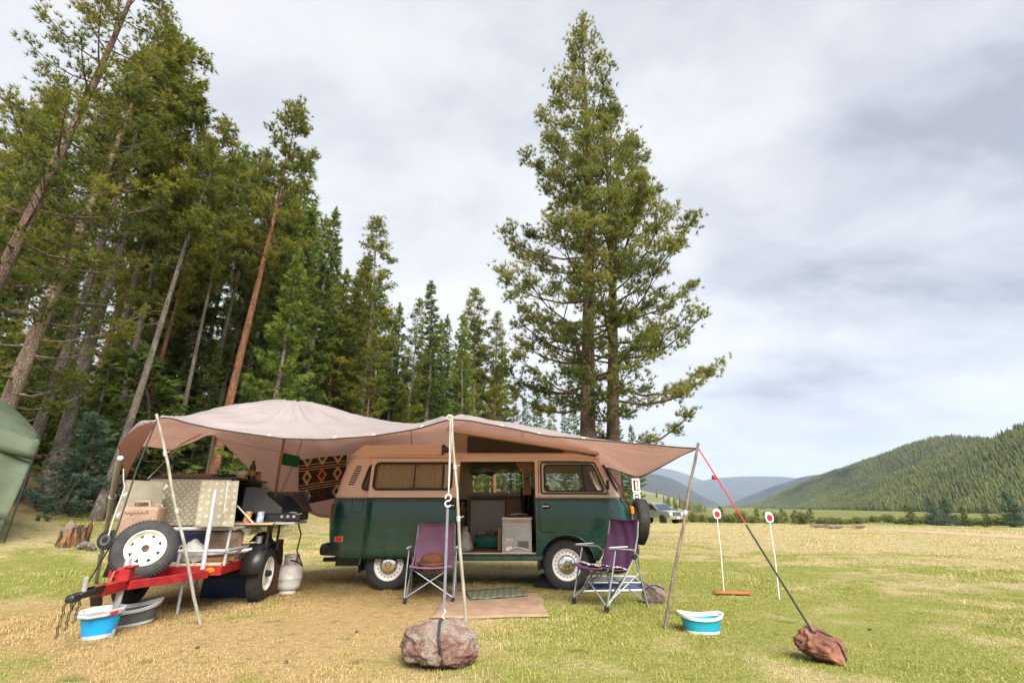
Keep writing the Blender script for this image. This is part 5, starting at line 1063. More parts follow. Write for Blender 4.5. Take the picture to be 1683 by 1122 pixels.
gc = thing('green_cloth', 'small green cloth pegged on the clothes line beside the blanket', 'cloth', PV(463, 745, 7.3)); go_ = Vector(gc.location); q0, q1, q2, q3 = [PV(*z) - go_ for z in ((466, 744, 7.3), (493, 750, 7.34), (489, 768, 7.33), (461, 763, 7.3))]
m = MB(); m.grid(lambda u, v: (q0 * (1 - u) + q1 * u) * (1 - v) + (q3 * (1 - u) + q2 * u) * v + Vector((0, .012 * math.sin(u * 8), 0)), 12, 8); link('cloth_sheet', solidify(m.mesh('c'), .004), M['cloth_green'], gc); m = MB(); m.box(q0 + Vector((.03, -.01, .03)), (.012, .012, .08)); m.build('clothes_peg', M['paleply'], gc)

# ================================================================== THE TRAILER
TR = R(9); trl = thing('utility_trailer', 'red utility trailer with a wooden deck and metal racks under the awning', 'trailer', (-3.76, 6.10, 0), TR)
Mt = Matrix.Translation((-3.76, 6.10, 0)) @ Matrix.Rotation(TR, 4, 'Z'); Mi = Mt.inverted()
def TL(p): return Mi @ Vector(p)             # world point -> trailer frame
def TW(x, y, z): return Mt @ Vector((x, y, z))
DZ = .47; FX = .52
def bar(a, b, wv, hv, name, mt='red', parent=trl, bev=.004):
    a, b = Vector(a), Vector(b); d = b - a; m = MB(); m.box((0, 0, 0), (wv, d.length, hv), bevel=bev); q = d.to_track_quat('Y', 'Z').to_matrix().to_4x4(); m.v = [tuple(Matrix.Translation((a + b) / 2) @ q @ Vector(p)) for p in m.v]; return m.build(name, M[mt], parent)
bar((-FX, -.80, DZ - .04), (FX + .03, -.80, DZ - .04), .05, .09, 'front_beam'); bar((-FX, .85, DZ - .04), (FX, .85, DZ - .04), .05, .09, 'rear_beam')
for s_ in (-1, 1): bar((s_ * FX, -.775, DZ - .04), (s_ * FX, .825, DZ - .04), .05, .088, 'side_beam')
bar((0, -1.80, .40), (0, -.83, .42), .075, .085, 'drawbar'); bar((-.42, -.83, .40), (-.05, -1.5, .40), .045, .07, 'tongue_arm'); bar((.42, -.83, .40), (.05, -1.5, .40), .045, .07, 'tongue_arm')
m = MB(); m.box((0, -1.50, .49), (.11, .09, .12), bevel=.01); m.box((.04, -1.50, .555), (.07, .11, .02), bevel=.005); m.build('jack_mount', M['red'], trl)
m = MB(); m.tube([(.0, -1.50, .06), (.0, -1.50, .62)], .026, 10); m.build('jack_post', M['galv'], trl); m = MB(); m.tube([(.0, -1.50, .0), (.0, -1.50, .06)], .04, 10); m.build('jack_foot', M['galv'], trl)
m = MB(); m.tube([(-.04, -1.62, .44), (-.04, -1.60, .52), (-.04, -1.45, .53), (-.04, -1.42, .44)], .011, 6); m.build('grab_handle', M['red'], trl)
m = MB(); m.box((0, -1.93, .405), (.075, .28, .045), bevel=.012, seg=2); m.box((0, -2.09, .395), (.07, .11, .06), bevel=.022, seg=2); m.box((.03, -1.86, .43), (.02, .12, .03)); m.box((-.03, -1.88, .43), (.02, .10, .03)); cp = m.build('coupler', M['black'], trl)
m = MB(); m.tube([(0, -1.99, .42), (.0, -2.01, .53)], .017, 8); m.build('coupler_lever', M['galv'], cp)
for k in range(3):
    m = MB(); pts = [(-.07 + .03 * k, -2.05 + .03 * k, .38)]
    for j in range(1, 12): pts.append((-.07 + .03 * k + .006 * math.sin(j * 2 + k), -2.05 + .03 * k + .006 * math.cos(j * 1.3 + k), .38 - (.024 - .004 * k) * j))
    for j in range(11):
        a, b = Vector(pts[j]), Vector(pts[j + 1]); m.tube([a + Vector((.006, 0, 0)), b + Vector((.006, 0, 0))], .0032, 5); m.tube([a - Vector((.006, 0, 0)), b - Vector((.006, 0, 0))], .0032, 5)
    m.build('safety_chain', M['black'], trl)
m = MB(); m.box((-.05, -1.72, .32), (.09, .03, .10), Matrix.Rotation(R(25), 3, 'X'), bevel=.01); m.build('mud_flap', M['black'], trl)
# deck planks
for k in range(8): m = MB(); m.box((-FX + .065 + k * .13, .02, DZ + .017), (.126, 1.62, .022), bevel=.003); m.build('deck_plank', M['paleply'], trl)
# wheels and mudguards
def tr_wheel(Mw, parent, rim='whiterim', windows=8, nm='wheel', R0=.30, W0=.08):
    m_ = MB(); s = R0 / .30; m_.lathe([(.175 * s, -W0 * .9), (.22 * s, -W0 * 1.05), (.265 * s, -W0), (.29 * s, -W0 * .8), (.299 * s, -W0 * .5), (.30 * s, 0), (.299 * s, W0 * .5), (.29 * s, W0 * .8), (.265 * s, W0), (.22 * s, W0 * 1.05), (.19 * s, W0), (.175 * s, W0 * .8)], 48, Mw); ty = m_.build(nm, M['tyre'], parent)
    m_ = MB()
    for k in range(60):
        a = 2 * math.pi * k / 60
        for h_ in (-.045, -.015, .015, .045): m_.box((.3005 * s * math.cos(a + h_), .3005 * s * math.sin(a + h_), h_ * W0 / .08), (.008, .017, .022), Matrix.Rotation(a + h_, 3, 'Z'))
    m_.v = [tuple(Mw @ Vector(p)) for p in m_.v]; t_ = m_.build('tread', M['tyre'], ty, smooth=False); t_['kind'] = 'stuff'
    m_ = MB(); m_.lathe([(.187 * s, W0 * .98), (.18 * s, W0 * 1.04), (.170 * s, W0 * .9), (.162 * s, W0 * .5), (.150 * s, W0 * .42), (.115 * s, W0 * .62), (.085 * s, W0 * .72), (.04 * s, W0 * .66), (.036 * s, W0 * .3), (0, W0 * .3)], 40, Mw); m_.build('rim', M[rim], ty)
    for k in range(windows):
        a = 2 * math.pi * (k + .5) / windows; m_ = MB(); zc_ = W0 * .62; m_.add([(.145 * s, -.024 * s, W0 * .50), (.145 * s, .024 * s, W0 * .50), (.108 * s, 0, W0 * .70)], [(0, 1, 2)], Matrix.Rotation(a, 4, 'Z')); m_.v = [tuple(Mw @ Vector(p)) for p in m_.v]; m_.build('rim_opening', M['black'], ty, smooth=False)
    for k in range(4):
        a = 2 * math.pi * k / 4 + .4; m_ = MB(); m_.lathe([(.009, .0), (.009, .008), (0, .009)], 8, Mw @ Matrix.Translation((.062 * s * math.cos(a), .062 * s * math.sin(a), W0 * .70))); m_.build('stud', M['galv'], ty)
    m_ = MB(); m_.lathe([(.033 * s, W0 * .68), (.030 * s, W0 * .70), (0, W0 * .5)], 20, Mw); m_.build('hub_hole', mat('rusty_hub', (.10, .055, .035), (.06, .035, .025), 30, .7), ty); return ty
tr_wheel(Matrix.Translation((.70, 0, .30)) @ Matrix.Rotation(R(90), 4, 'Y'), trl); tr_wheel(Matrix.Translation((-.70, 0, .30)) @ Matrix.Rotation(R(-90), 4, 'Y'), trl, 'galv')
m = MB(); m.tube([(-.68, 0, .30), (.68, 0, .30)], .03, 10); m.lathe([(.035, 0), (.035, .06), (.02, .075), (0, .076)], 16, Matrix.Translation((.74, 0, .30)) @ Matrix.Rotation(R(90), 4, 'Y')); m.build('axle', M['black'], trl)
for s_ in (-1, 1):
    m = MB(); P = [(-.40, .34), (-.36, .50), (-.24, .645), (.24, .645), (.36, .52), (.40, .36)]; vs = []
    for y, z in P: vs += [(s_ * .59, y, z), (s_ * .81, y, z)]
    m.add(vs, [(i * 2, i * 2 + 1, i * 2 + 3, i * 2 + 2) for i in range(5)]); link('mudguard', solidify(m.mesh('mg', angle=20), .006), M['black'], trl)
m = MB(); m.lathe([(0, .016), (.022, .012), (.03, 0)], 16, Matrix.Translation((FX - .08, -.828, DZ - .035)) @ Matrix.Rotation(R(90), 4, 'X') @ Matrix.Diagonal((1.5, .9, 1, 1))); m.build('marker_lamp', M['amber'], trl)
m = MB(); m.box((.72, .46, .60), (.10, .03, .12), bevel=.01); m.build('tail_lamp', M['redlens'], trl)
# racks of tube that carry the kitchen box
RZ0, RZ1 = .62, .86
def tubes(name, segs, r_=.019, mt='galv'):
    for a in segs: m = MB(); m.tube(a, r_, 8); m.build(name, M[mt], trl)
tubes('rack_rail', [[(-.50, -.74, RZ1 - .02), (.56, -.74, RZ1 - .02)], [(-.50, .6, RZ1 - .02), (.56, .6, RZ1 - .02)], [(-.50, -.72, RZ1 - .02), (-.50, .6, RZ1 - .02)], [(.56, -.72, RZ1 - .02), (.56, .6, RZ1 - .02)], [(-.50, -.80, RZ0), (.55, -.80, RZ0)], [(.55, -.78, RZ0), (.58, .3, RZ0)]])
tubes('rack_post', [[(.54, -.76, DZ), (.54, -.76, RZ1 - .03)], [(-.48, -.76, DZ), (-.48, -.76, RZ1 - .03)], [(.54, .6, DZ), (.54, .6, RZ1 - .03)], [(-.48, .6, DZ), (-.48, .6, RZ1 - .03)], [(.10, -.80, DZ), (.10, -.80, RZ0)]], .015)
tubes('stabiliser_leg', [[(-.05, .1, .44), (-.06, .1, 0)], [(.1, -.6, .44), (.12, -.62, 0)]], .016)
m = MB(); m.tube([TL(PV(333, 935, 5.05)), TL(PV(354, 806, 5.12))], .021, 10); m.build('upright_tube', M['galv'], trl)
m = MB(); m.tube([TL(PV(205, 948, 4.95)), TL(PV(213, 900, 5.0)), TL(PV(228, 893, 5.0)), TL(PV(262, 894, 5.05))], .014, 8); m.tube([TL(PV(222, 946, 4.9)), TL(PV(240, 915, 4.95)), TL(PV(250, 905, 5.0))], .012, 8); m.build('black_hoop', M['black'], trl)
# ---- kitchen box with diamond plate
kb = thing('kitchen_box', 'trailer kitchen box clad in diamond plate with open flaps', 'box', TW(0, -.05, RZ1), TR); Mk = Matrix.Translation(TW(0, -.05, RZ1)) @ Matrix.Rotation(TR, 4, 'Z'); Mki = Mk.inverted(); KL = lambda p: Mki @ Vector(p)
BZ = .52
m = MB(); m.box((-.06, -.50, BZ / 2), (.86, .02, BZ - .02)); m.box((-.06, .50, BZ / 2), (.86, .02, BZ - .02)); m.box((-.48, 0, BZ / 2), (.02, .98, BZ - .02)); m.box((-.06, 0, .012), (.88, 1.0, .02)); m.box((.05, 0, BZ / 2), (.02, .97, BZ - .06)); bx_ = m.build('box_carcass', mat('shaded_plate', (.30, .27, .22), (.2, .18, .14), 8, .45, .7), kb)
m = MB(); m.box((-.04, 0, BZ + .004), (.94, 1.06, .024), bevel=.006); m.build('box_top', M['black'], kb)
def tread_plate(name, p00, p10, p11, p01, parent, n=9, size=.032, mt='plate'):
    p00, p10, p11, p01 = map(Vector, (p00, p10, p11, p01)); nrm = (p10 - p00).cross(p01 - p00).normalized()
    if nrm.y > 0: nrm = -nrm
    m = MB(); m.add([p00, p10, p11, p01] + [p - nrm * .006 for p in (p00, p10, p11, p01)], [(0, 1, 2, 3), (4, 7, 6, 5), (0, 4, 5, 1), (1, 5, 6, 2), (2, 6, 7, 3), (3, 7, 4, 0)]); o = m.build(name, M[mt], parent, smooth=False)
    m = MB(); W_, H_ = (p10 - p00).length, (p01 - p00).length; ux, uy = (p10 - p00) / W_, (p01 - p00) / H_; nx_, ny_ = int(W_ / size), int(H_ / size)
    for i in range(nx_):
        for j in range(ny_):
            c = p00 + ux * (W_ * (i + .5) / nx_) + uy * (H_ * (j + .5) / ny_); a = R(45) if (i + j) % 2 else R(-45); d1 = ux * math.cos(a) + uy * math.sin(a); d2 = -ux * math.sin(a) + uy * math.cos(a)
            for k in (-1.5, -.5, .5, 1.5): cc = c + d2 * k * size * .17; l_, w_ = size * .36, size * .062; m.add([cc + d1 * l_, cc + d2 * w_, cc - d1 * l_, cc - d2 * w_, cc + nrm * .006], [(0, 1, 4), (1, 2, 4), (2, 3, 4), (3, 0, 4)])
    t_ = m.build('tread_pattern', bpy.data.materials['tread_bars'], o, smooth=False); t_['kind'] = 'stuff'
    return o
mat('tread_bars', (.80, .76, .64), (.68, .64, .52), 12, .4, .3)
tread_plate('front_plate', (-.50, -.515, .01), (.37, -.515, .01), (.37, -.515, BZ), (-.50, -.515, BZ), kb, mt='plate')
q = [KL(PV(*a)) for a in ((187, 852, 5.25), (262, 857, 5.20), (269, 791, 5.22), (207, 788, 5.28))]; tread_plate('open_flap', *q, kb, size=.085)
q = [KL(PV(*a)) for a in ((320, 864, 5.28), (384, 865, 5.34), (393, 790, 5.36), (331, 789, 5.30))]; fp = tread_plate('open_flap', *q, kb, size=.06)
m = MB(); m.box((.40, -.46, BZ / 2), (.03, .06, BZ - .03)); m.box((.40, .46, BZ / 2), (.03, .06, BZ - .03)); m.box((.40, 0, .02), (.03, .9, .04)); m.build('opening_frame', M['alu'], kb)
m = MB(); m.box((.225, 0, .20), (.33, .94, .014)); m.box((.225, .1, .34), (.33, .02, .28)); m.build('inner_shelf', M['black'], kb)
m = MB(); m.tube([KL(PV(375, 790, 5.2)), KL(PV(372, 815, 5.18)), KL(PV(368, 843, 5.18))], .007, 6); m.build('cord_loop', M['rope'], kb)
# fold-out shelf
m = MB(); m.box((.64, -.12, .018), (.48, .62, .022), bevel=.004); sh = m.build('fold_out_shelf', M['paleply'], kb); m = MB(); m.box((.95, -.05, .020), (.30, .56, .026), bevel=.004); m.build('stove_shelf', M['galv'], sh)
m = MB(); m.tube([(.45, -.42, .22), (.66, -.42, .03)], .008, 6); m.build('shelf_stay', M['white'], sh); m = MB(); m.tube([(.80, -.28, .0), (.80, -.28, -.22), (.72, -.2, -.36)], .016, 6); m.build('shelf_bracket', M['black'], sh); m = MB(); m.tube([(.80, .12, .0), (.80, .12, -.30)], .016, 6); m.build('shelf_bracket', M['black'], sh)
# stove on the shelf
sv = thing('camp_stove', 'black camping stove with raised lid and wind shields on the fold out shelf', 'stove', Mk @ Vector((.86, -.02, .034)), TR)
m = MB(); m.box((0, 0, .055), (.52, .40, .09), bevel=.01); m.build('stove_body', M['black'], sv)
m = MB(); m.prism([(-.36, .0), (.10, .0), (.10, .06), (-.22, .30), (-.36, .30)], .008, Matrix.Translation((-.06, -.215, .10)) @ XZ); m.build('wind_shield', mat('dark_grey_enamel', (.05, .052, .056), (.04, .04, .045), 8, .45), sv)
m = MB(); m.add([(-.30, .20, .10), (.26, .20, .10), (.20, .24, .36), (-.30, .24, .36), (-.30, .21, .10), (.26, .21, .10), (.20, .25, .36), (-.30, .25, .36)], [(0, 1, 2, 3), (4, 7, 6, 5), (0, 4, 5, 1), (1, 5, 6, 2), (2, 6, 7, 3), (3, 7, 4, 0)]); m.add([(-.10, -.19, .34), (.10, -.19, .30), (.30, -.19, .12), (.30, .22, .12), (.14, .24, .34), (-.10, .24, .36)], [(0, 1, 4, 5), (1, 2, 3, 4)]); m.build('stove_lid', M['black'], sv)
for k, x in enumerate((-.12, .12)): m = MB(); m.lathe([(0, .112), (.05, .112), (.055, .10)], 16, Matrix.Translation((x, 0, 0))); m.build('burner', M['galv'], sv)
for x in (.05, .12, .19): m = MB(); m.lathe([(0, .02), (.016, .018), (.018, 0)], 12, Matrix.Translation((x, -.20, .06)) @ Matrix.Rotation(R(90), 4, 'X')); m.build('knob', M['galv'], sv)
m = MB(); m.tube([(.2, -.203, .10), (.24, -.215, .085), (.28, -.203, .10)], .006, 5); m.build('latch', M['chrome'], sv)
rope('gas_hose', [Mk @ Vector((1.05, -.02, .03)), Mk @ Vector((1.10, .02, -.12)), PV(488, 905, 6.45), PV(497, 930, 6.60), PV(489, 922, 6.66), PV(478, 920, 6.68)], .009, 'black', 'black gas hose from the stove to the white gas bottle', 'hose')
def can(x, y, mt, lab, tilt=0):
    o = thing('food_can', lab, 'can', Mk @ Vector((x, y, .031)), TR); o.rotation_euler.y = tilt; m = MB(); m.lathe([(.038, .008), (.038, .115)], 24); m.build('label_wrap', M[mt], o); m = MB(); m.lathe([(0, .001), (.037, .001), (.040, .005), (.038, .009)], 24); m.lathe([(.038, .115), (.040, .119), (.037, .123), (.035, .117), (0, .117)], 24); m.build('metal_rims', M['galv'], o)
can(.56, -.36, 'tincan_red', 'can with red and yellow label on the kitchen shelf', R(7)); can(.70, -.33, 'tincan_blue', 'can with blue and white label on the kitchen shelf')
bz = RZ1 + BZ + .017
def on_box(x, y): return Mk @ Vector((x, y, BZ + .017))
wd_ = thing('wooden_board', 'flat reddish wooden tray on top of the kitchen box', 'board', on_box(-.22, -.1), TR); m = MB(); m.box((0, 0, .012), (.55, .4, .02), bevel=.004); m.build('board_base', M['wood'], wd_); m = MB(); m.box((0, -.19, .035), (.55, .02, .03)); m.box((0, .19, .035), (.55, .02, .03)); m.build('board_rim', M['wood'], wd_)
pn = thing('griddle_pan', 'black flat pan lying on the kitchen box top', 'pan', on_box(.20, -.05), TR); m = MB(); m.lathe([(0, 0), (.12, 0), (.15, .02), (.155, .05), (.148, .05), (.14, .025), (0, .02)], 28); m.build('pan_body', M['black'], pn); m = MB(); m.tube([(-.14, 0, .04), (-.24, .02, .05), (-.30, .02, .05)], .011, 6); m.build('pan_handle', M['black'], pn)
tb = thing('food_tub', 'clear tub with yellow base between the pan and the bottle', 'tub', on_box(.33, -.16), TR); m = MB(); m.lathe([(0, 0), (.05, 0), (.056, .045), (0, .045)], 24); m.build('tub_base', M['yellow'], tb); m = MB(); m.lathe([(.056, .045), (.068, .085), (.070, .09), (0, .092)], 24); m.build('tub_lid', M['lightgrey'], tb)
bo_ = thing('bottle', 'tall dark bottle on the kitchen box top', 'bottle', on_box(.385, .02), TR); m = MB(); m.lathe([(0, 0), (.036, 0), (.038, .02), (.038, .15), (.03, .18), (.016, .205), (.015, .24), (0, .24)], 24); m.build('bottle_body', M['bottle'], bo_); m = MB(); m.lathe([(.017, .235), (.017, .265), (0, .266)], 14); m.build('bottle_cap', M['yellow'], bo_); m = MB(); m.lathe([(.0386, .05), (.0386, .11)], 20); m.build('bottle_label', M['amberjar'], bo_)
jr = thing('honey_jar', 'small amber jar beside the dark bottle', 'jar', on_box(.42, .14), TR); m = MB(); m.lathe([(0, 0), (.036, 0), (.04, .015), (.04, .07), (.03, .085), (0, .085)], 20); m.build('jar_body', M['amberjar'], jr); m = MB(); m.lathe([(.033, .085), (.033, .105), (0, .106)], 20); m.build('jar_lid', M['black'], jr)
# ---- loads on the deck
dz = DZ + .030
sw = thing('spare_trailer_wheel', 'spare wheel with cream spoked rim leaning on the trailer tongue', 'wheel', PV(238, 903, 4.92)); sn = (Vector((0, 0, 1.10)) - Vector(sw.location)); sn = Vector((.80, -1, .42)).normalized()
tr_wheel(sn.to_track_quat('Z', 'Y').to_matrix().to_4x4(), sw, 'whiterim', 8, 'tyre_body', .268, .075)
def jerry(o, mt, w_=.34, h_=.44, d_=.17):
    m = MB(); m.box((0, 0, h_ / 2), (w_, d_, h_), bevel=.035, seg=3); m.build('can_body', M[mt], o)
    m = MB(); m.tube([(-w_ * .30, 0, h_ - .02), (-w_ * .28, 0, h_ + .045), (w_ * .10, 0, h_ + .05), (w_ * .16, 0, h_ - .02)], .017, 8); m.build('carry_handle', M[mt], o)
    m = MB(); m.lathe([(.03, 0), (.032, .035), (.028, .04), (0, .04)], 14, Matrix.Translation((w_ * .33, 0, h_ - .01))); m.build('spout_cap', M[mt], o)
    for s_ in (-1, 1): m = MB(); m.box((s_ * w_ * .2, -d_ / 2, h_ * .45), (w_ * .3, .012, h_ * .5), bevel=.005); m.build('pressed_rib', M[mt], o)
tbx = thing('tan_box', 'tan plastic box on the trailer deck under the jerry can', 'box', TW(-.36, -.62, dz), TR); m = MB(); m.box((0, 0, .11), (.36, .26, .22), bevel=.015, seg=2); m.build('box_body', mat('tan_plastic', (.36, .30, .23), (.30, .25, .19), 6, .6), tbx); m = MB(); m.box((0, 0, .228), (.38, .28, .016), bevel=.005); m.build('box_lid', bpy.data.materials['tan_plastic'], tbx)
blr = thing('black_roll', 'round black canister at the end of the trailer rack', 'canister', PV(186, 886, 5.2)); m = MB(); m.lathe([(0, .10), (.085, .10), (.095, .085), (.095, -.085), (.085, -.10), (0, -.10)], 24, Matrix.Rotation(R(90), 4, 'X')); m.build('roll_body', M['black'], blr); m = MB(); m.lathe([(.03, .104), (.05, .108), (.055, .10)], 20, Matrix.Rotation(R(90), 4, 'X')); m.build('roll_hub', M['grey'], blr)
j1 = thing('jerry_can', 'tan jerry can with handwriting standing behind the spare wheel', 'jerry can', Vector((PV(223, 890, 5.20).x, 5.20, dz + .24)), TR); jerry(j1, 'jerry', .37, .33)
m = MB(); m.tube([(-.13 + .014 * k, -.088, .265 + .018 * math.sin(k * 2.2) * (1.6 if k % 5 == 0 else .7)) for k in range(17)], .0028, 5); m.build('handwriting', M['black'], j1)
j2 = thing('jerry_can', 'tan jerry can lying under the kitchen box near the mudguard', 'jerry can', TW(.33, -.30, dz), TR + .4); jerry(j2, 'jerry', .36, .30, .24)
cr_ = thing('crate', 'navy blue plastic crate with white lettering on the trailer deck', 'crate', TW(.0, -.40, dz), TR); m = MB(); m.box((0, 0, .15), (.44, .36, .30), bevel=.012); m.build('crate_body', M['navy'], cr_)
m = MB(); m.tube([(-.11, -.185, .135), (-.11, -.185, .205)], .005, 5); m.tube([(-.07, -.185, .205), (-.108, -.185, .17), (-.065, -.185, .135)], .005, 5); m.tube([(-.05 + .012 * k, -.185, .155 + .016 * math.sin(k * 1.9)) for k in range(15)], .004, 5); m.tube([(-.12, -.185, .118), (.11, -.185, .125)], .004, 5); m.build('lettering', M['white'], cr_)
for k in range(5): m = MB(); m.box((-.16 + .08 * k, -.182, .265), (.05, .006, .02)); m.build('crate_slot', M['black'], cr_)
pb = thing('plastic_bag', 'crumpled clear bag on the trailer deck', 'bag', TW(.16, -.66, dz)); m = MB(); m.lathe([(0, 0), (.11, .01), (.13, .07), (.10, .15), (.05, .20), (.02, .23)], 16); m.v = [(x * (1 + .25 * math.sin(i * 2.7)), y * .7 * (1 + .25 * math.cos(i * 1.9)), z + .012 * math.sin(i * 3.1)) for i, (x, y, z) in enumerate(m.v)]; m.build('bag_body', M['clearbag'], pb)
w2 = thing('wooden_board', 'loose orange brown board lying on the trailer deck', 'board', TW(.36, -.60, dz), TR + .2); m = MB(); m.box((0, 0, .02), (.42, .10, .035), bevel=.004); m.build('board_body', M['wood'], w2)
tp = thing('steel_tubes', 'pair of loose grey tubes on the trailer deck', 'tube', TW(.42, -.45, dz + .06), TR + .5); m = MB(); m.tube([(-.25, 0, 0), (.22, 0, .03)], .024, 10); m.build('tube_body', M['alu'], tp); m = MB(); m.tube([(-.22, .06, 0), (.27, .06, .03)], .024, 10); m.build('tube_body', M['alu'], tp)
tc_ = thing('tin_mug', 'small silver tin standing on the mudguard', 'tin', TW(.66, -.16, .648)); m = MB(); m.lathe([(0, 0), (.035, 0), (.037, .08), (.034, .085), (0, .083)], 20); m.build('tin_body', M['alu'], tc_); m = MB(); m.lathe([(.037, .078), (.04, .084), (.036, .088)], 20); m.build('tin_rim', M['galv'], tc_)
ry = thing('yellow_tool', 'yellow handled tool lying across the trailer edge', 'tool', TW(.50, -.12, .60), TR + .6); m = MB(); m.box((0, 0, .03), (.26, .05, .035), bevel=.012, seg=2); m.build('tool_handle', M['yellow'], ry); m = MB(); m.box((-.2, 0, .03), (.16, .02, .012)); m.build('tool_blade', M['galv'], ry)
rg = thing('dark_rag', 'dark crumpled cloth by the mudguard', 'cloth', TW(.62, .05, .650)); m = MB(); m.lathe([(0, .10), (.05, .10), (.09, .06), (.12, .0)], 16); m.v = [(x * (1 + .3 * math.sin(i * 2.1)), y * (1 + .3 * math.cos(i * 1.3)), max(0, z + .02 * math.sin(i * 2.9))) for i, (x, y, z) in enumerate(m.v)]; m.build('cloth_fold', M['blackcloth'], rg)
bbn = thing('blue_bin', 'dark blue plastic bin on the grass under the trailer', 'bin', TW(.25, .45, 0), TR); m = MB(); m.box((0, 0, .14), (.62, .4, .28), bevel=.03, seg=2); m.build('bin_body', mat('dark_blue_plastic', (.012, .035, .10), (.01, .028, .08), 6, .5), bbn); m = MB(); m.box((0, 0, .285), (.65, .43, .025), bevel=.008); m.build('bin_lid', M['navy'], bbn)
bsk = thing('brown_sack', 'brown sack on the grass between trailer wheel and gas bottle', 'sack', TW(.62, .42, 0), TR); m = MB(); m.lathe([(0, 0), (.15, 0), (.17, .1), (.16, .35), (.11, .48), (.04, .55), (.07, .60)], 18); m.v = [(x * (1 + .12 * math.sin(i * 2.1)), y * (1 + .12 * math.cos(i * 1.3)), z) for i, (x, y, z) in enumerate(m.v)]; m.build('sack_body', mat('brown_sackcloth', (.10, .045, .03), (.07, .03, .02), 14, .9), bsk); m = MB(); m.tube([(.05, 0, .55), (0, .05, .55), (-.05, 0, .55), (0, -.05, .55), (.05, 0, .55)], .01, 6); m.build('sack_tie', M['rope'], bsk)
pg_ = on_ground(472, 974); gp = thing('gas_bottle', 'white gas bottle standing beside the trailer wheel', 'gas bottle', pg_)
m = MB(); m.lathe([(0, .02), (.10, .03), (.14, .06), (.155, .10), (.155, .17), (.158, .175), (.158, .185), (.155, .19), (.155, .27), (.14, .315), (.10, .345), (.05, .36), (0, .362)], 40); m.build('bottle_shell', M['can'], gp)
m = MB(); m.lathe([(.11, 0), (.105, .05)], 32); m.build('foot_ring', M['can'], gp)
m = MB(); m.lathe([(.085, .34), (.09, .44)], 24, None, R(35), R(325)); m.lathe([(.078, .43), (.09, .452), (.10, .44)], 24, None, R(35), R(325)); link('collar', solidify(m.mesh('collar'), .006), M['can'], gp)
m = MB(); m.lathe([(.022, .36), (.022, .42), (.03, .425), (.03, .45), (0, .452)], 14); m.tube([(.0, 0, .40), (.06, .0, .405)], .015, 8); m.build('valve', M['black'], gp)

# ================================================================== CAMP THINGS ON THE GRASS
def chair(loc, rz, lab, fab, group):
    o = thing('folding_chair', lab, 'chair', loc, rz, group)
    for s in (-1, 1):
        m = MB(); m.tube([(s * .28, -.26, .05), (s * .275, .0, .28), (s * .265, .20, .50), (s * .255, .30, .74), (s * .25, .335, .90)], .0115, 8); m.build('back_post', M['chairframe'], o)
        m = MB(); m.tube([(s * .285, .20, .53), (s * .29, .27, .28), (s * .295, .33, .0)], .0105, 8); m.build('rear_leg', M['chairframe'], o)
        m = MB(); m.tube([(s * .295, -.27, .05), (s * .30, -.17, .36), (s * .30, -.10, .60)], .009, 8); m.build('arm_strut', M['chairframe'], o)
        m = MB(); m.tube([(s * .30, .235, .535), (s * .305, .16, .60), (s * .305, -.10, .625), (s * .305, -.20, .63)], .011, 8); a = m.build('armrest', M['chairframe'], o); m = MB(); m.box((s * .305, -.05, .638), (.035, .26, .012), bevel=.005); m.build('arm_pad', M['lightgrey'], a)
        m = MB(); m.box((s * .285, -.265, .035), (.04, .045, .07), bevel=.008); m.build('front_foot', M['black'], o); m = MB(); m.box((s * .285, .205, .525), (.035, .05, .05), bevel=.008); m.build('hinge_block', M['black'], o)
        m = MB(); m.tube([(s * .28, -.26, .08), (s * .285, .26, .36)], .008, 6); m.build('side_brace', M['chairframe'], o)
    for s in (-1, 1): m = MB(); m.tube([(s * .28, -.262 - .006 * s, .07), (-s * .265, -.20 - .006 * s, .41)], .0085, 8); m.build('cross_brace', M['chairframe'], o)
    m = MB(); m.tube([(.29, .325, .05), (-.27, .10, .38)], .008, 6); m.tube([(-.29, .325, .05), (.27, .10, .38)], .008, 6); m.build('rear_brace', M['chairframe'], o)
    m = MB(); m.grid(lambda u, v: ((u - .5) * .52, -.29 + .42 * v, .435 - .055 * v - .055 * math.sin(math.pi * u) * (.4 + .6 * v) + .012 * math.sin(u * 21 + v * 5) * math.sin(v * 3) + (.0 if v > .04 else -.02)), 20, 14); link('seat', solidify(m.mesh('seat'), .008), M[fab], o)
    def back(u, v):
        wv = .49 + .03 * math.sin(v * 3); z = .37 + .55 * v; y = .125 + .215 * min(1, v * 1.1) ** .9 + .045 * math.sin(math.pi * u) * math.sin(math.pi * min(1, v * .9 + .1)); return ((u - .5) * wv, y + .006 * math.sin(u * 17 + v * 9), z - .012 * math.sin(math.pi * u) * (v > .97))
    m = MB(); m.grid(back, 22, 22); b = link('backrest', solidify(m.mesh('back'), .008), M[fab], o)
    m = MB(); m.tube([back(u / 16, 1.0) for u in range(17)], .010, 6); m.build('top_hem', M[fab], b)
    return o
c1 = chair((-.995, 6.32, 0), R(4), 'faded purple folding chair with a brown hat, before the sliding door', 'mauve', 'folding chairs by the van'); c1.scale = (.98, .98, .93)
c2 = chair((1.10, 5.93, 0), R(-60), 'deep purple folding chair turned sideways beside the front wheel', 'purple', 'folding chairs by the van')
pt_ = thing('cushion', 'black and white patterned seat cloth on the sideways purple chair', 'cloth', (1.10, 5.93, 0), R(-60)); m = MB()
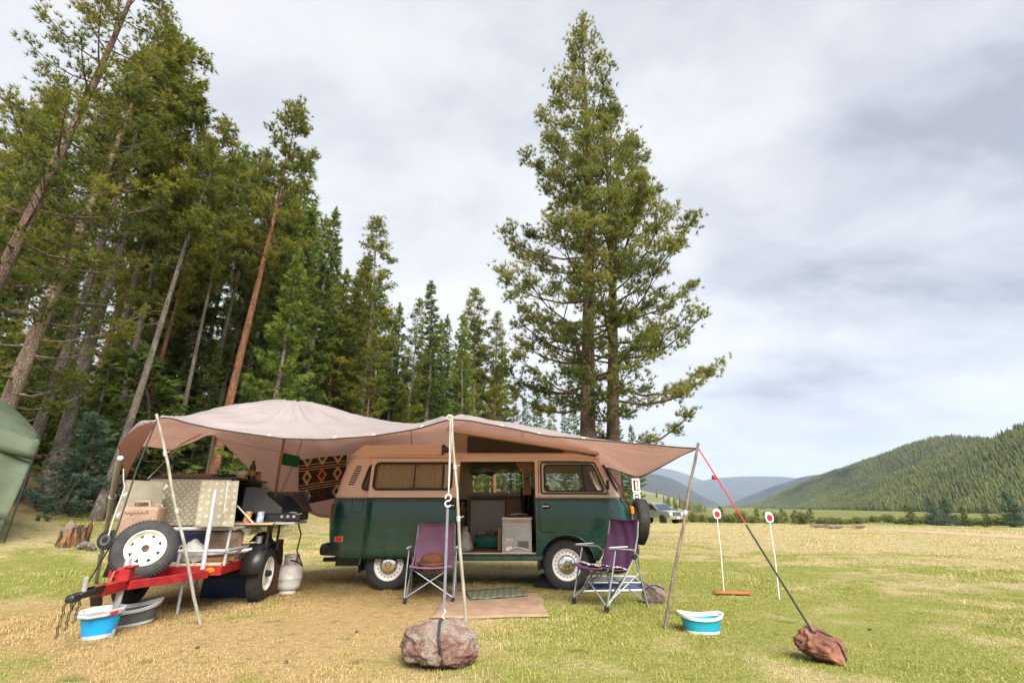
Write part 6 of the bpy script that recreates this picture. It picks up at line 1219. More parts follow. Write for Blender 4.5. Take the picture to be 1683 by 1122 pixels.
def ckm():
    mm = bpy.data.materials.new('black_white_print'); mm.use_nodes = True; t = mm.node_tree; b = t.nodes['Principled BSDF']; tcx = N(t, 'ShaderNodeTexCoord'); v = N(t, 'ShaderNodeTexVoronoi', inp={'Scale': 55.0}); t.links.new(tcx.outputs['Object'], v.inputs['Vector']); r = N(t, 'ShaderNodeValToRGB'); r.color_ramp.interpolation = 'CONSTANT'; r.color_ramp.elements[0].color = (.02, .02, .025, 1); r.color_ramp.elements[1].color = (.55, .54, .56, 1); r.color_ramp.elements[1].position = .42; t.links.new(v.outputs['Color'], r.inputs[0]); t.links.new(r.outputs[0], b.inputs['Base Color']); b.inputs['Roughness'].default_value = .9; return mm
m.grid(lambda u, v: ((u - .5) * .46, -.20 + .33 * v, .446 - .045 * v - .05 * math.sin(math.pi * (.06 + .88 * u)) * (.4 + .6 * v) + .008 * math.sin(u * 15 + v * 9)), 16, 12); link('printed_sheet', solidify(m.mesh('cush'), .012), ckm(), pt_)
ht = thing('hat', 'brown felt hat resting on the seat of the faded purple chair', 'hat', (-1.0, 6.28, .37), R(4)); ht.scale = (1.2, 1.2, 1.3); m = MB(); m.lathe([(.155, .012), (.145, .0), (.125, .012), (.118, .03), (.105, .06), (.08, .085), (.04, .098), (0, .10)], 32); m.v = [(x * 1.08, y * .85 + .05, z * 1.15 + .02 * (x / .16) ** 2) for x, y, z in m.v]; m.build('felt_crown', M['hat'], ht); m = MB(); m.lathe([(.119, .028), (.116, .042)], 32); m.v = [(x * 1.09, y * .86 + .05, z * 1.15) for x, y, z in m.v]; m.build('hat_band', mat('dark_band', (.08, .025, .015), (.05, .018, .01), 12, .8), ht)
# stones
def stone(name, lab, loc, size, mt, seed, rough=.16, rz=0.0, cuts=6, detail=1.0):
    o = thing(name, lab, 'rock', loc, rz); bm = bmesh.new(); bmesh.ops.create_icosphere(bm, subdivisions=5, radius=1); r_ = np.random.default_rng(seed)
    pl = [(Vector(r_.normal(0, 1, 3)).normalized(), r_.uniform(.66, .88)) for _ in range(cuts)]
    for v in bm.verts:
        p = v.co.copy()
        for nrm, dd in pl:
            e_ = p.dot(nrm) - dd
            if e_ > 0: p -= nrm * e_ * .85
        n_ = mnoise.fractal(p * 1.6 + Vector((seed, 0, 0)), 1.0, 2.0, 3) * rough + mnoise.fractal(p * 6 + Vector((0, seed, 0)), .9, 2.1, 4) * rough * .30 * detail
        p *= 1 + n_; v.co = Vector((p.x * size[0] / 2, p.y * size[1] / 2, p.z * size[2] / 2 + size[2] * .40))
    me = bpy.data.meshes.new(name); bm.to_mesh(me); bm.free(); me.polygons.foreach_set('use_smooth', [True] * len(me.polygons)); link('stone_body', me, M[mt], o); return o
def granite():
    m = bpy.data.materials.new('speckled_granite'); m.use_nodes = True; t = m.node_tree; b = t.nodes['Principled BSDF']; E = Ex(t); o = N(t, 'ShaderNodeTexCoord').outputs['Object']
    a = E.noise(o, 6.0, 8.0); s_ = E.noise(o, 70.0, 3.0); f_ = E.noise(o, 28.0, 5.0, loc=(3, 3, 3)); c = E.mix(E.ss(a, .40, .60), (.235, .19, .16), (.16, .078, .06)); c = E.mix(E.m('MULTIPLY', E.ss(s_, .56, .66), .8), c, (.06, .04, .035)); c = E.mix(E.m('MULTIPLY', E.ss(f_, .58, .70), .55), c, (.42, .36, .30))
    t.links.new(c, b.inputs['Base Color']); b.inputs['Roughness'].default_value = .9; bp = N(t, 'ShaderNodeBump', inp={'Strength': 1.0, 'Distance': .03}); t.links.new(E.m('ADD', E.m('MULTIPLY', f_, .7), E.m('MULTIPLY', s_, .4)), bp.inputs['Height']); t.links.new(bp.outputs[0], b.inputs['Normal']); return m
M['granite'] = granite()
bpos = on_ground(715, 1106) + Vector((0, .20, 0)); bd_ = stone('boulder', 'round speckled granite boulder with a black strap over it', bpos, (.60, .46, .32), 'granite', 3, .15, 0, 9, 2.0)
m = MB(); P = []
for k in range(17):
    a = R(-70 + 215 * k / 16); rr_ = 1.0; P.append((.03 - .035 * math.sin(a), -.24 * math.cos(a) * 1.02, .148 + .19 * math.sin(a)))
body = [c for c in bd_.children][0].data; KD = [Vector(v.co) for v in body.vertices]
def snap(p, off=.008):                                   # push a strap point onto the stone
    p = Vector(p); c = Vector((0, 0, .15)); d = (p - c).normalized(); best = max(KD, key=lambda v: (v - c).normalized().dot(d)); return c + d * ((best - c).length + off)
P = [snap(p) for p in P]; vs = []
for p in P: vs += [(p.x - .011, p.y, p.z), (p.x + .011, p.y, p.z)]
m.add(vs, [(2 * i, 2 * i + 1, 2 * i + 3, 2 * i + 2) for i in range(len(P) - 1)]); link('holding_strap', solidify(m.mesh('st'), .004), M['strapblack'], bd_)
def snapper(o):
    KV = np.array([v.co for v in o.children[0].data.vertices]); c = KV.mean(0)
    U = KV - c; Ln = np.linalg.norm(U, axis=1); U = U / Ln[:, None]
    def f(p, off):
        d = np.array(p) - c; d /= np.linalg.norm(d); i = int(np.argmax(U @ d)); return Vector(c + d * (Ln[i] + off))
    return f
rpos = on_ground(1366, 1095) + Vector((0, .12, 0)); rk_ = stone('rock', 'small red brown layered rock tied to the red guy cord', rpos, (.33, .24, .24), 'redrock', 9, .2, R(-12), 8, 1.6); rk_.rotation_euler.y = R(14)
sn_ = snapper(rk_); m = MB(); m.tube([sn_(p, .005) for p in ((-.11, -.08, .22), (-.06, -.06, .25), (0, -.05, .25), (.06, -.06, .22), (.12, -.07, .16), (.16, -.09, .06))], .006, 6); m.build('holding_cord', M['strapblack'], rk_); TIE = rk_.matrix_basis @ sn_((-.11, -.08, .22), .004)
# guy line to the red rock: red cord, then dark strap
top_r = PV(1147, 735, 5.2); rk_top = TIE
mid_ = top_r.lerp(rk_top, .52); g1 = rope('guy_line', [top_r, top_r.lerp(mid_, .98)], .007, 'redrope', 'red guy cord from the branch pole toward the red rock', 'rope')
o_ = MB(); o_.lathe([(0, -.025), (.016, -.022), (.025, -.008), (.025, .008), (.016, .022), (0, .025)], 12, Matrix.Translation(top_r.lerp(mid_, .42) - top_r + Vector((-.02, 0, -.01)))); o_.build('tensioner', M['redrope'], g1)
g2 = rope('guy_strap', [mid_, rk_top], .009, 'strapblack', 'dark strap from the red cord down to the red rock', 'strap'); o_ = MB(); o_.tube([(mid_.lerp(top_r, .06) - mid_), (0, 0, 0)], .003, 5); o_.build('wire_loop', M['galv'], g2)
spos = on_ground(1080, 994) + Vector((0, .08, 0)); s3 = stone('rock', 'grey stone with a black cord beside the purple chair', spos, (.30, .24, .24), 'greystone', 5, .10)
sn_ = snapper(s3); m = MB(); m.tube([sn_(p, .006) for p in ((-.155, -.02, .03), (-.15, -.05, .13), (-.08, -.07, .215), (.02, -.08, .225), (.10, -.07, .17), (.16, -.05, .06))], .009, 6); m.build('holding_cord', M['strapblack'], s3)
rope('cord', [PV(1048, 905, 6.1), PV(1052, 950, 6.0), PV(1078, 968, 5.95)], .005, 'strapblack', 'thin black cord hanging from the van nose to the grey stone', 'cord', sag=.02)
# tubs and bucket
def tub(loc, rz, lab, name, rx, ry, h, body, rim, base, tilt=(0, 0), water=None, handle_=False, sq=2.6, flare=.78, saddle=0.0):
    o = thing(name, lab, 'tub', loc, rz); o.rotation_euler.x, o.rotation_euler.y = tilt; n = 40
    def loop(k, z, wob=0.0): return [(rx * k * abs(math.cos(t)) ** (2 / sq) * (1 if math.cos(t) > 0 else -1) * (1 + wob * math.sin(t * 5 + z * 60)), ry * k * abs(math.sin(t)) ** (2 / sq) * (1 if math.sin(t) > 0 else -1) * (1 + wob * math.cos(t * 4 + z * 40)), z) for t in [2 * math.pi * i / n + .001 for i in range(n)]]
    def loft(rows, nm, mt, cap=False):
        m = MB(); m.add([p for r_ in rows for p in r_], [(i * n + j, i * n + (j + 1) % n, (i + 1) * n + (j + 1) % n, (i + 1) * n + j) for i in range(len(rows) - 1) for j in range(n)] + ([tuple(range((len(rows) - 1) * n, len(rows) * n))] if cap else [])); return m.build(nm, M[mt], o)
    zs_ = np.linspace(.16 * h, .80 * h, 9); f = lambda z: flare + (1 - flare) * z / h
    loft([loop(f(z) * (1 + .018 * math.sin(i * math.pi / 1.0 + (1.57 if i % 2 else -1.57))), z, .012) for i, z in enumerate(zs_)], 'collapsible_wall', body)
    loft([loop(.05, .004), loop(flare * .96, 0), loop(flare, .02 * h), loop(flare * 1.03, .16 * h)], 'tub_base', base)
    loft([loop(f(.8 * h) * .98, .80 * h), loop(1.03, .80 * h), loop(1.07, .90 * h), loop(1.09, .97 * h), loop(1.06, h), loop(.99, .97 * h), loop(f(.8 * h) * .94, .78 * h)], 'tub_rim', rim)
    loft([loop(f(.8 * h) * .94, .79 * h), loop(flare * .95, .15 * h), loop(.05, .10 * h)], 'inner_wall', body)
    for c_ in o.children:
        if saddle:
            for v in c_.data.vertices: v.co.z += saddle * (v.co.z / h) * (v.co.x / rx) ** 2
    if water: loft([loop(f(.5 * h) * .965, .5 * h), loop(.03, .5 * h)], 'water', water)
    if handle_:
        m = MB(); m.tube([(rx * 1.06, 0, h * .93), (rx * .7, -ry * .9, h * .84), (0, -ry * 1.16, h * .82), (-rx * .7, -ry * .9, h * .84), (-rx * 1.06, 0, h * .93)], .011, 8); hd = m.build('bail_handle', M[rim], o); m = MB(); m.tube([(rx * .82, -ry * .78, h * .86), (rx * .98, -ry * .40, h * .90)], .014, 8); m.build('handle_grip', M['red_disc'], hd)
    return o
M['waterblue'] = mat('water_in_blue_tub', (.03, .45, .75), (.03, .40, .70), 5, .08); M['watergrey'] = mat('grey_tub_water', (.16, .18, .20), (.13, .15, .17), 5, .1)
tub(on_ground(160, 1047), R(8), 'round blue collapsible bucket with white rim by the trailer hitch', 'bucket', .155, .135, .225, 'blue', 'lightgrey', 'lightgrey', (R(2), R(-3)), None, True, 2.1, .72)
tub(on_ground(214, 1026) + Vector((0, .03, 0)), R(28), 'dark grey collapsible basin with pale rim behind the blue bucket', 'wash_basin', .21, .145, .15, 'grey', 'lightgrey', 'lightgrey', (R(3), R(-6)), 'watergrey', False, 2.8, .78, .03)
tub(on_ground(1157, 1040) + Vector((0, .04, 0)), R(-6), 'white rimmed teal collapsible tub alone on the green grass', 'wash_tub', .185, .13, .130, 'teal', 'white', 'white', (R(0), R(0)), 'waterblue', False, 2.6, .80, .03)
# mats
def matt(name, pix, lab, mt, th, wav):
    P = [on_ground(*q) for q in pix]; o = thing(name, lab, 'mat', P[0]); m = MB(); Q = [p - P[0] for p in P]
    m.grid(lambda u, v: ((Q[0] * (1 - u) + Q[1] * u) * (1 - v) + (Q[3] * (1 - u) + Q[2] * u) * v) + Vector((.012 * math.sin(v * 11 + u), .015 * math.sin(u * 9 + 1), th + .006 + wav * (math.sin(u * 13 + v * 5) + math.sin(v * 17 - u * 4)) * .5)), 24, 16); link('woven_sheet', solidify(m.mesh('mt'), th), M[mt], o); return [(p.x, p.y) for p in P]
KEEP_OUT = []
KEEP_OUT.append(matt('floor_mat', [(706, 1018), (901, 1015), (887, 975), (742, 972)], 'brown woven mat spread on the grass before the van door', 'mat_brown', .014, .004))
def strip_mat():
    m = bpy.data.materials.new('striped_green_mat'); m.use_nodes = True; t = m.node_tree; b = t.nodes['Principled BSDF']; E = Ex(t); tc3 = N(t, 'ShaderNodeTexCoord'); wv = N(t, 'ShaderNodeTexWave', inp={'Scale': 4.0, 'Distortion': .6, 'Detail': 2.0}); t.links.new(tc3.outputs['Object'], wv.inputs['Vector']); c = E.mix(wv.outputs['Fac'], (.09, .11, .07), (.145, .165, .105)); t.links.new(c, b.inputs['Base Color']); b.inputs['Roughness'].default_value = .95; return m
M['mat_green'] = strip_mat()
def greenmat():
    P = [on_ground(*q) for q in ((773, 990), (868, 983), (852, 969), (764, 976))]; o = thing('door_mat', 'green striped mat lying across the brown mat', 'mat', P[0] + Vector((0, 0, .026))); Q = [p - P[0] for p in P]; m = MB()
    m.grid(lambda u, v: ((Q[0] * (1 - u) + Q[1] * u) * (1 - v) + (Q[3] * (1 - u) + Q[2] * u) * v) + Vector((0, 0, .012 + .005 * math.sin(u * 16 + v * 3))), 24, 8); link('woven_sheet', solidify(m.mesh('gm'), .010), M['mat_green'], o)
greenmat()
# solar panel leaning low behind the chair
sp0 = [PV(*q) for q in ((955, 972, 6.75), (1062, 972, 6.6), (1040, 945, 7.15), (972, 947, 7.15))]
sp0 = [atz(956, 971, .02), atz(1064, 969, .02), atz(1043, 947, .14), atz(968, 946, .14)]; so_ = thing('solar_panel', 'folded solar panel with white frame lying beside the front wheel', 'solar panel', Vector(sp0[0])); Q = [Vector(p) - Vector(sp0[0]) for p in sp0]; m = MB()
m.add(Q, [(0, 1, 2, 3)]); link('panel_glass', solidify(m.mesh('sp'), .015), M['solar'], so_)
m = MB(); m.tube(Q + [Q[0], Q[0].lerp(Q[1], .1)], .014, 6); m.build('panel_frame', M['white'], so_); m = MB(); m.tube([Q[0].lerp(Q[3], .5) + Vector((0, 0, .006)), Q[1].lerp(Q[2], .5) + Vector((0, 0, .006))], .010, 6); m.build('frame_bar', M['lightgrey'], so_)
m = MB(); m.tube([Q[3], Q[3] + Vector((0, .05, -.13))], .01, 6); m.tube([Q[2], Q[2] + Vector((0, .05, -.13))], .01, 6); m.build('panel_leg', M['lightgrey'], so_)
# black bag under the van by the front wheel
bgk = thing('black_bag', 'black bag lying under the van behind the front wheel', 'bag', on_ground(903, 966) + Vector((0, .1, 0))); m = MB(); m.lathe([(0, .16), (.07, .155), (.12, .11), (.15, .04), (.14, 0)], 20); m.v = [(x * 1.3 * (1 + .15 * math.sin(i * 1.7)), y * (1 + .15 * math.cos(i * 2.3)), max(0, z + .02 * math.sin(i * 1.3))) for i, (x, y, z) in enumerate(m.v)]; m.build('bag_body', M['blackcloth'], bgk); m = MB(); m.tube([(-.1, -.1, .1), (0, -.14, .17), (.1, -.1, .1)], .01, 6); m.build('bag_strap', M['black'], bgk)
# target posts
def target(u, v0, v1, lab, g):
    b = on_ground(u[1], v1); top = Vector(aty(u[0], v0, b.y * 1.0)); o = thing('target_post', lab, 'target', b, 0, g); d = top - b; m = MB(); m.tube([Vector((0, 0, -.02)), d * .5 + Vector((.01, 0, 0)), d * .97], .0062, 8); m.build('post', M['white'], o)
    Md = Matrix.Translation(d) @ Matrix.Rotation(R(90), 4, 'X') @ Matrix.Rotation(R(12), 4, 'Y'); m = MB(); P = rpoly([(-.05, -.06), (.05, -.06), (.062, .02), (.03, .068), (-.03, .068), (-.062, .02)], .035); m.prism(P, .016, Md @ Matrix.Translation((0, 0, -.008))); p_ = m.build('paddle', M['white'], o)
    m = MB(); m.lathe([(0, .014), (.04, .013), (.042, .007)], 28, Md @ Matrix.Translation((0, -.004, 0))); m.build('red_disc', M['red_disc'], p_)
target((1178, 1190), 844, 976, 'thin white post with a red disc, standing by the orange board', 'red disc target posts'); target((1264, 1281), 850, 985, 'thin white post with a red disc, standing alone on the grass', 'red disc target posts')
ob = on_ground(1204, 978); o_ = thing('wooden_board', 'short orange board lying at the foot of a white post', 'board', ob + Vector((0, 0, .02)), R(-6)); m = MB(); m.box((0, 0, .012), (.46, .09, .022), bevel=.004); m.build('board_body', M['orangeboard'], o_); m = MB(); m.box((-.19, 0, .026), (.05, .092, .005)); m.build('board_end', M['wood'], o_)
# stumps
def stump(u, v, lab, rad_, h_, burnt, seed):
    p = on_ground(u, v); o = thing('tree_stump', lab, 'stump', p + Vector((0, 0, -.03))); r_ = np.random.default_rng(seed); n = 26; rows = []
    for k, f in enumerate((0, .12, .3, .6, .85, 1.0)):
        row = []
        for j in range(n):
            a = 2 * math.pi * j / n; root = 1 + (.40 * (1 - f) ** 3) * (.5 + .5 * math.sin(a * 4 + seed)) + .06 * math.sin(a * 7 + seed * 2); hj = h_ * f * (1 + (.26 * math.sin(a * 2 + seed) + .16 * math.sin(a * 5) + .10 * math.sin(a * 9)) * (f > .5)); row.append((rad_ * root * math.cos(a), rad_ * root * math.sin(a), hj))
        rows.append(row)
    m = MB(); m.add([q for r2 in rows for q in r2], [(i * n + j, i * n + (j + 1) % n, (i + 1) * n + (j + 1) % n, (i + 1) * n + j) for i in range(5) for j in range(n)]); m.build('stump_sides', burnt, o, angle=50)
    m = MB(); t_ = rows[-1]; cen = (0, 0, sum(q[2] for q in t_) / n - .03); m.add([(q[0] * .985, q[1] * .985, q[2] - .004) for q in t_] + [cen], [(j, (j + 1) % n, n) for j in range(n)]); m.build('sawn_top', mat('stump_top', (.20, .15, .10), (.10, .07, .05), 18, .9), o)
    return o
def burnt_mat(nm, orange):
    m = bpy.data.materials.new(nm); m.use_nodes = True; t = m.node_tree; b = t.nodes['Principled BSDF']; E = Ex(t); o = N(t, 'ShaderNodeTexCoord').outputs['Object']; n_ = E.noise(o, 7.0, 6.0, (2.2, 2.2, .45)); n2_ = E.noise(o, 16.0, 6.0, (2, 2, .3)); c = E.mix(E.ss(n_, .42, .66), (.018, .015, .013), orange); c = E.mix(E.ss(n2_, .55, .7), c, (.10, .06, .035)); t.links.new(c, b.inputs['Base Color']); b.inputs['Roughness'].default_value = .9; bp = N(t, 'ShaderNodeBump', inp={'Strength': .8, 'Distance': .03}); t.links.new(n2_, bp.inputs['Height']); t.links.new(bp.outputs[0], b.inputs['Normal']); return m
stump(118, 897, 'split charred stump with orange heartwood on the grass beside the tent', .25, .38, burnt_mat('charred_wood', (.34, .135, .04)), 2)
stump(166, 842, 'small sawn stump at the foot of the grey leaning trunk', .25, .42, burnt_mat('old_stump_wood', (.30, .15, .06)), 5)
q_ = on_ground(142, 905); o_ = thing('broken_root', 'weathered grey root lying against the charred stump', 'root', q_); m = MB(); m.tube([(-.25, 0, .03), (-.1, .02, .12), (.05, .0, .10), (.22, -.05, .03)], [.05, .07, .06, .03], 8); m.build('root_body', M['bark_grey'], o_)
# green tent at the edge of the camp
tz = float(ground_z(-10.6, 9.8)); tn = thing('shelter_tent', 'green canopy tent with black curved pole at the edge of the camp', 'tent', (-10.08, 9.85, tz - .02), R(46)); tn.scale = (1.0, 1.0, .99); 
# local: x runs outward along the eave, corner pole at the origin
def roof(u, v):                          # u: away from the visible corner, v: from eave to peak
    s_ = 3.0; x = -s_ * u; y = s_ * .5 * v; return (x - (0), y, 1.95 + .95 * math.sin(min(1, v) * math.pi / 2) * (.30 + .70 * math.sin(min(1, u * 1.9) * math.pi / 2)) + .28 * math.sin(min(1, u * 3) * math.pi / 2))
m = MB(); m.grid(lambda u, v: (lambda p: (p[0], p[1], p[2]))(roof(u, v)), 24, 14); m.grid(lambda u, v: (roof(u, 0)[0], .0 - .02 * math.sin(v * 3), roof(u, 0)[2] - .32 * v * (1 + .25 * math.sin(u * 9))), 24, 3); m.grid(lambda u, v: (.02 * math.sin(v * 3), 1.5 * u, roof(0, u)[2] - .30 * v), 10, 3); link('canopy', solidify(m.mesh('cn', weld=True), .006), M['tentgreen'], tn)
m = MB(); m.grid(lambda u, v: (-.06 - 2.5 * u - .03 * (1 - v) + .05 * math.sin(u * 16 + v * 2), .06 + .05 * math.sin(u * 22), .42 + (1.62) * v), 40, 10); sw_ = link('side_curtain', solidify(m.mesh('sc'), .006), M['tentgreen'], tn)
m = MB(); m.grid(lambda u, v: (-.10 - 2.4 * u + .05 * math.sin(u * 16), .06 + .05 * math.sin(u * 22), .02 + .40 * v), 40, 4); link('curtain_hem', solidify(m.mesh('ch'), .006), M['tentdark'], tn)
m = MB(); m.tube([(0, 0, 0), (.0, 0, .9), (.0, 0, 1.55), (-.04, .03, 1.85), (-.22, .10, 2.05), (-.6, .3, 2.3)], .016, 8); m.build('corner_pole', M['black'], tn)
m = MB(); m.grid(lambda u, v: (-.02 - .45 * u, .015, 1.55 + (.42 * v) * (.25 + .75 * u) + .2 * u), 8, 6); m.build('corner_gusset', M['tentdark'], tn)
# sign on a thin pole, and the pickup beyond
sg = on_ground(1049, 872); sg = Vector(aty(1050, 850, 19.0)); sg.z = float(ground_z(sg.x, sg.y)); o_ = thing('sign_post', 'tall narrow white sign with maroon shapes beyond the van nose', 'sign', sg); zt = aty(1049, 786, 19.0)[2] - sg.z
m = MB(); m.tube([(0, .03, 0), (0, .03, zt - .1)], .02, 8); m.build('post', M['alu'], o_)
for k, (hh, mk) in enumerate([(.52, 'a'), (.34, 'b'), (.17, 'c'), (.3, 'b')]):
    zc_ = zt - [.26, .72, 1.0, 1.27][k]; m = MB(); m.prism(rrect(-.155 + .02 * k, .155 - .02 * k, zc_ - hh / 2, zc_ + hh / 2, .03), .012, XZ); b = m.build('sign_board', M['white'], o_); m = MB()
    if mk == 'a': m.box((-.06, -.004, zc_), (.075, .006, hh * .76)); m.box((.07, -.004, zc_), (.03, .006, hh * .76)); m.box((.02, -.0045, zc_ + hh * .34), (.10, .006, .035)); m.box((.04, -.0045, zc_ - hh * .34), (.07, .006, .035))
    elif mk == 'b': m.box((-.05, -.004, zc_ - .01), (.035, .006, hh * .7)); m.box((.05, -.004, zc_ - .01), (.035, .006, hh * .7)); m.box((0, -.0045, zc_ + hh * .30), (.13, .006, .05))
    else: m.box((0, -.004, zc_), (.12, .006, .05))
    m.build('sign_mark', M['sign_maroon'], b, smooth=False)
def pickup():
    p = on_ground(1083, 861); D = 50.0; d = ray(1079, 850); k = D / math.hypot(d[0], d[1]); x, y = d[0] * k, d[1] * k; z = float(ground_z(x, y)); o = thing('pickup_truck', 'silver pickup truck parked far out on the meadow', 'truck', (x, y, z), R(-62))
    # local: x forward (towards the camera side), y left
    prof = [(-2.7, .62), (-2.7, 1.22), (-.9, 1.25), (-.85, 1.30), (-.55, 1.88), (.35, 1.92), (.60, 1.88), (1.25, 1.30), (2.35, 1.20), (2.62, 1.08), (2.68, .62)]
    m = MB(); m.prism(prof, 1.86, Matrix.Translation((0, -.93, 0)) @ XZ); bm_ = m.mesh('tb', smooth=False)
    cuts = [ycut([(1.62 + .46 * math.cos(t), .42 + .46 * math.sin(t)) for t in np.linspace(0, 6.28, 24, endpoint=False)], -1.2, 1.2), ycut([(-1.75 + .46 * math.cos(t), .42 + .46 * math.sin(t)) for t in np.linspace(0, 6.28, 24, endpoint=False)], -1.2, 1.2)]
    bo = link('truck_body', bool_cut(bm_, cuts), M['truck'], o); bv = bo.modifiers.new('b', 'BEVEL'); bv.width = .05; bv.segments = 2
    for s_ in (-1, 1):
        m = MB(); m.prism(rpoly([(-.42, 1.33), (.98, 1.33), (.50, 1.80), (-.40, 1.82)], .05), .01, Matrix.Translation((0, s_ * .935 - .005, 0)) @ XZ); m.build('side_window', M['black'], o)
        m = MB(); m.box((2.58, s_ * .70, .98), (.14, .34, .20), bevel=.03); m.build('headlight', M['lightgrey'], o)
        m = MB(); m.box((.95, s_ * 1.05, 1.36), (.10, .20, .20), bevel=.03); m.build('door_mirror', M['black'], o)
        for xx in (1.62, -1.75):
            m = MB(); m.lathe([(.2, -.12), (.36, -.13), (.40, -.08), (.40, .08), (.36, .13), (.24, .12), (.22, .08), (0, .09)], 28, Matrix.Translation((xx, s_ * .80, .40)) @ Matrix.Rotation(R(-90) * s_, 4, 'X')); m.build('wheel', M['tyre'], o)
    m = MB(); m.add([(.66, -.80, 1.84), (.66, .80, 1.84), (1.28, .84, 1.32), (1.28, -.84, 1.32)], [(0, 1, 2, 3)]); m.v = [(a + .02, b, c + .02) for a, b, c in m.v]; m.build('windscreen', M['solar'], o)
    m = MB(); m.box((2.66, 0, .97), (.06, 1.0, .30), bevel=.02); g_ = m.build('grille', M['black'], o)
    for zz in (.88, .97, 1.06): m = MB(); m.box((2.70, 0, zz), (.02, .96, .035), bevel=.005); m.build('grille_bar', M['chrome'], g_)
    m = MB(); m.box((2.72, 0, .62), (.18, 1.86, .24), bevel=.04); m.build('bumper', M['chrome'], o); m = MB(); m.box((2.82, .0, .62), (.01, .32, .14)); m.build('number_plate', M['white'], o)
pickup()
# small ground litter: pine cones
def litter():
    m = MB(); m.lathe([(0, -.02), (.012, -.015), (.018, 0), (.013, .015), (0, .022)], 8); me = m.mesh('pine_cone'); me.materials.append(M['bark_brown']); m = MB()
    for k in range(10): a = k * 2.4; m.box((.014 * math.cos(a), .014 * math.sin(a), -.015 + .0035 * k), (.010, .008, .003), Matrix.Rotation(a, 3, 'Z'))
    sm = m.mesh('cone_scales', smooth=False); sm.materials.append(M['bark_brown'])
    for u, v in [(324, 1066), (470, 1090), (586, 1040), (1430, 1036)]:
        p = on_ground(u, v); o = thing('pine_cone', 'small dark pine cone lying in the grass', 'pine cone', p + Vector((0, 0, .012)), rng.uniform(0, 6), 'pine cones in the grass'); o.scale = (.7, .7, .7); o.rotation_euler.x = R(80)
        for nm, q in (('cone_core', me), ('cone_scales', sm)): c = bpy.data.objects.new(nm, q); col.objects.link(c); c.parent = o
litter()
circle = lambda x, y, r_, n=10: [(x + r_ * math.cos(2 * math.pi * i / n), y + r_ * math.sin(2 * math.pi * i / n)) for i in range(n)]
for p_, r_ in ((on_ground(160, 1047), .13), (on_ground(214, 1026), .16), (on_ground(1157, 1040), .14), (bpos, .22), (rpos, .12)): KEEP_OUT.append(circle(p_.x, p_.y, r_))

# ------------------------------------------------------------------ grass
KEEP_OUT = globals().get('KEEP_OUT', [])          # (polygon in xy) footprints where no grass grows through
def in_poly(P, poly):
    x, y = P[:, 0], P[:, 1]; c = np.zeros(len(P), bool); n = len(poly)
    for i in range(n):
        (x1, y1), (x2, y2) = poly[i], poly[i - 1]
        with np.errstate(divide='ignore', invalid='ignore'): c ^= ((y1 > y) != (y2 > y)) & (x < (x2 - x1) * (y - y1) / (y2 - y1 + 1e-12) + x1)
    return c
def grass_patch(seed, rad, n, hmin, hmax, wd):
    r = np.random.default_rng(seed); a = r.uniform(0, 6.28, n); q = rad * np.sqrt(r.random(n)); b = np.stack([q * np.cos(a), q * np.sin(a), np.full(n, -.005)], 1)
    hh = r.uniform(hmin, hmax, n) * (1 - .4 * (q / rad) ** 2); az = r.uniform(0, 6.28, n); lie = r.random(n) < .45; ln = np.where(lie, r.uniform(1.2, 2.2, n), r.uniform(.15, .9, n)) * hh; hh = np.where(lie, hh * .35, hh); d = np.stack([np.cos(az), np.sin(az), 0 * az], 1); s = np.stack([-np.sin(az), np.cos(az), 0 * az], 1) * (r.uniform(.6, 1.2, n) * wd)[:, None]
    mid = b + d * (ln * .35)[:, None] + np.array([0, 0, 1]) * (hh * .62)[:, None]; tip = b + d * ln[:, None] + np.array([0, 0, 1]) * (hh * r.uniform(.7, 1.0, n))[:, None]
    V = np.stack([b - s, b + s, mid + s * .7, mid - s * .7, tip], 1).reshape(-1, 3); o = np.arange(n)[:, None] * 5
    T = np.vstack([o + np.array([[0, 1, 2]]), o + np.array([[0, 2, 3]]), o + np.array([[3, 2, 4]])]); t = np.repeat(r.random(n), 5)
    return np_mesh('grass_patch', V, T, {'tint': t})
def ring(r0, r1, sp):
    P = []; n = int(2 * r1 / sp); g = np.linspace(-r1, r1, n); X, Y = np.meshgrid(g, g[g > -1] if False else np.linspace(0, r1, n // 2)); X = X.ravel() + rng.uniform(-.5, .5, X.size) * sp; Y = Y.ravel() + rng.uniform(-.5, .5, Y.size) * sp
    r = np.hypot(X, Y); a = np.abs(np.arctan2(X, Y)); k = (r > r0) & (r <= r1) & (a < R(56)); return np.stack([X[k], Y[k]], 1)
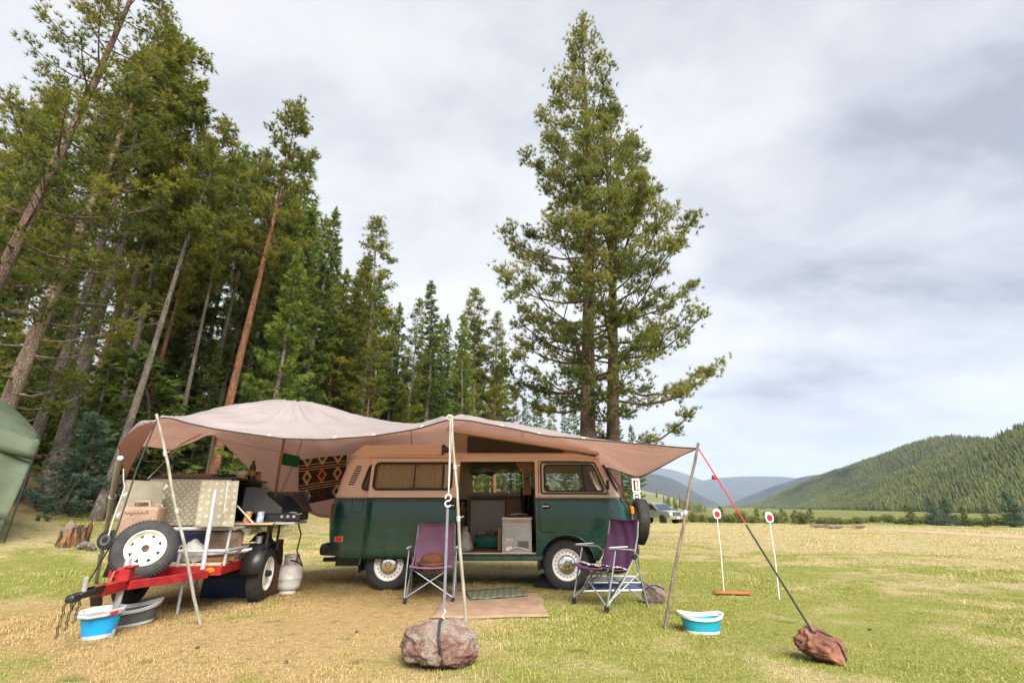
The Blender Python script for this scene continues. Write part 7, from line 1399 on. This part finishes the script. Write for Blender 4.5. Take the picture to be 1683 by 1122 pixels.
def build_grass():
    sets = [(2.4, 8.5, .115, 1.05), (8.5, 16, .23, 1.5), (16, 34, .50, 2.6), (34, 70, 1.25, 4.5)]; P, S = [], []
    for r0, r1, sp, s_ in sets:
        q = ring(r0, r1, sp); P.append(q); S.append(np.full(len(q), s_))
    P = np.vstack(P); S = np.concatenate(S); keep = np.ones(len(P), bool)
    for poly in KEEP_OUT: keep &= ~in_poly(P, poly)
    for a, b in zip(TRACK, TRACK[1:]):
        ab = np.array([b.x - a.x, b.y - a.y]); t = np.clip(((P - np.array([a.x, a.y])) @ ab) / (ab @ ab), 0, 1); keep &= np.hypot(*(P - np.array([a.x, a.y]) - t[:, None] * ab).T) > 1.0
    s = slope_s(P[:, 0], P[:, 1]); keep &= (s + rng.normal(0, .6, len(P))) < 15.3
    P, S = P[keep], S[keep]; Z = ground_z(P[:, 0], P[:, 1]); n = len(P)
    worn = np.exp(-(((P[:, 0] + 2.2) / 2.6) ** 2 + ((P[:, 1] - 6.2) / 2.0) ** 2))          # trampled camp floor
    patch = .8 + .35 * np.sin(P[:, 0] * 1.3 + np.sin(P[:, 1] * 1.7)) * np.sin(P[:, 1] * 1.1 + 2)
    S = S * rng.uniform(.75, 1.25, n) * (1 - .10 * worn) * patch
    protos = [(grass_patch(60 + k, .15, 160, .010, .036, .0026), M['grass']) for k in range(4)] + [(grass_patch(70, .12, 110, .016, .07, .0028), M['grass'])] + [(grass_patch(80 + k, .26, 190, .006, .026, .0034), M['grass']) for k in range(3)]
    idx = np.where(np.hypot(P[:, 0], P[:, 1]) > 15, rng.integers(5, 8, n), rng.choice(5, n, p=[.24, .24, .24, .2, .08]))
    o = scatter('grass', np.column_stack([P, Z]), S, rng.uniform(0, 6.28, n), idx, protos, M['grass']); tag(o, kind='stuff'); print('grass patches', n)
build_grass()
# ------------------------------------------------------------------ the air of the valley
hb = MB().box((0, 3000, 420), (23000, 18000, 860)); hb.v = [(x, y, -12 if z < 0 else 900) for x, y, z in hb.v]
def haze_material():
    m = bpy.data.materials.new('valley_haze'); m.use_nodes = True; t = m.node_tree; t.nodes.remove(t.nodes['Principled BSDF'])
    v = N(t, 'ShaderNodeVolumePrincipled', inp={'Density': HAZE, 'Color': (.62, .74, 1.0, 1), 'Anisotropy': .0}); t.links.new(v.outputs[0], t.nodes['Material Output'].inputs['Volume']); return m
HAZE = 0.00008
tag(hb.build('haze', haze_material(), smooth=False), kind='stuff')
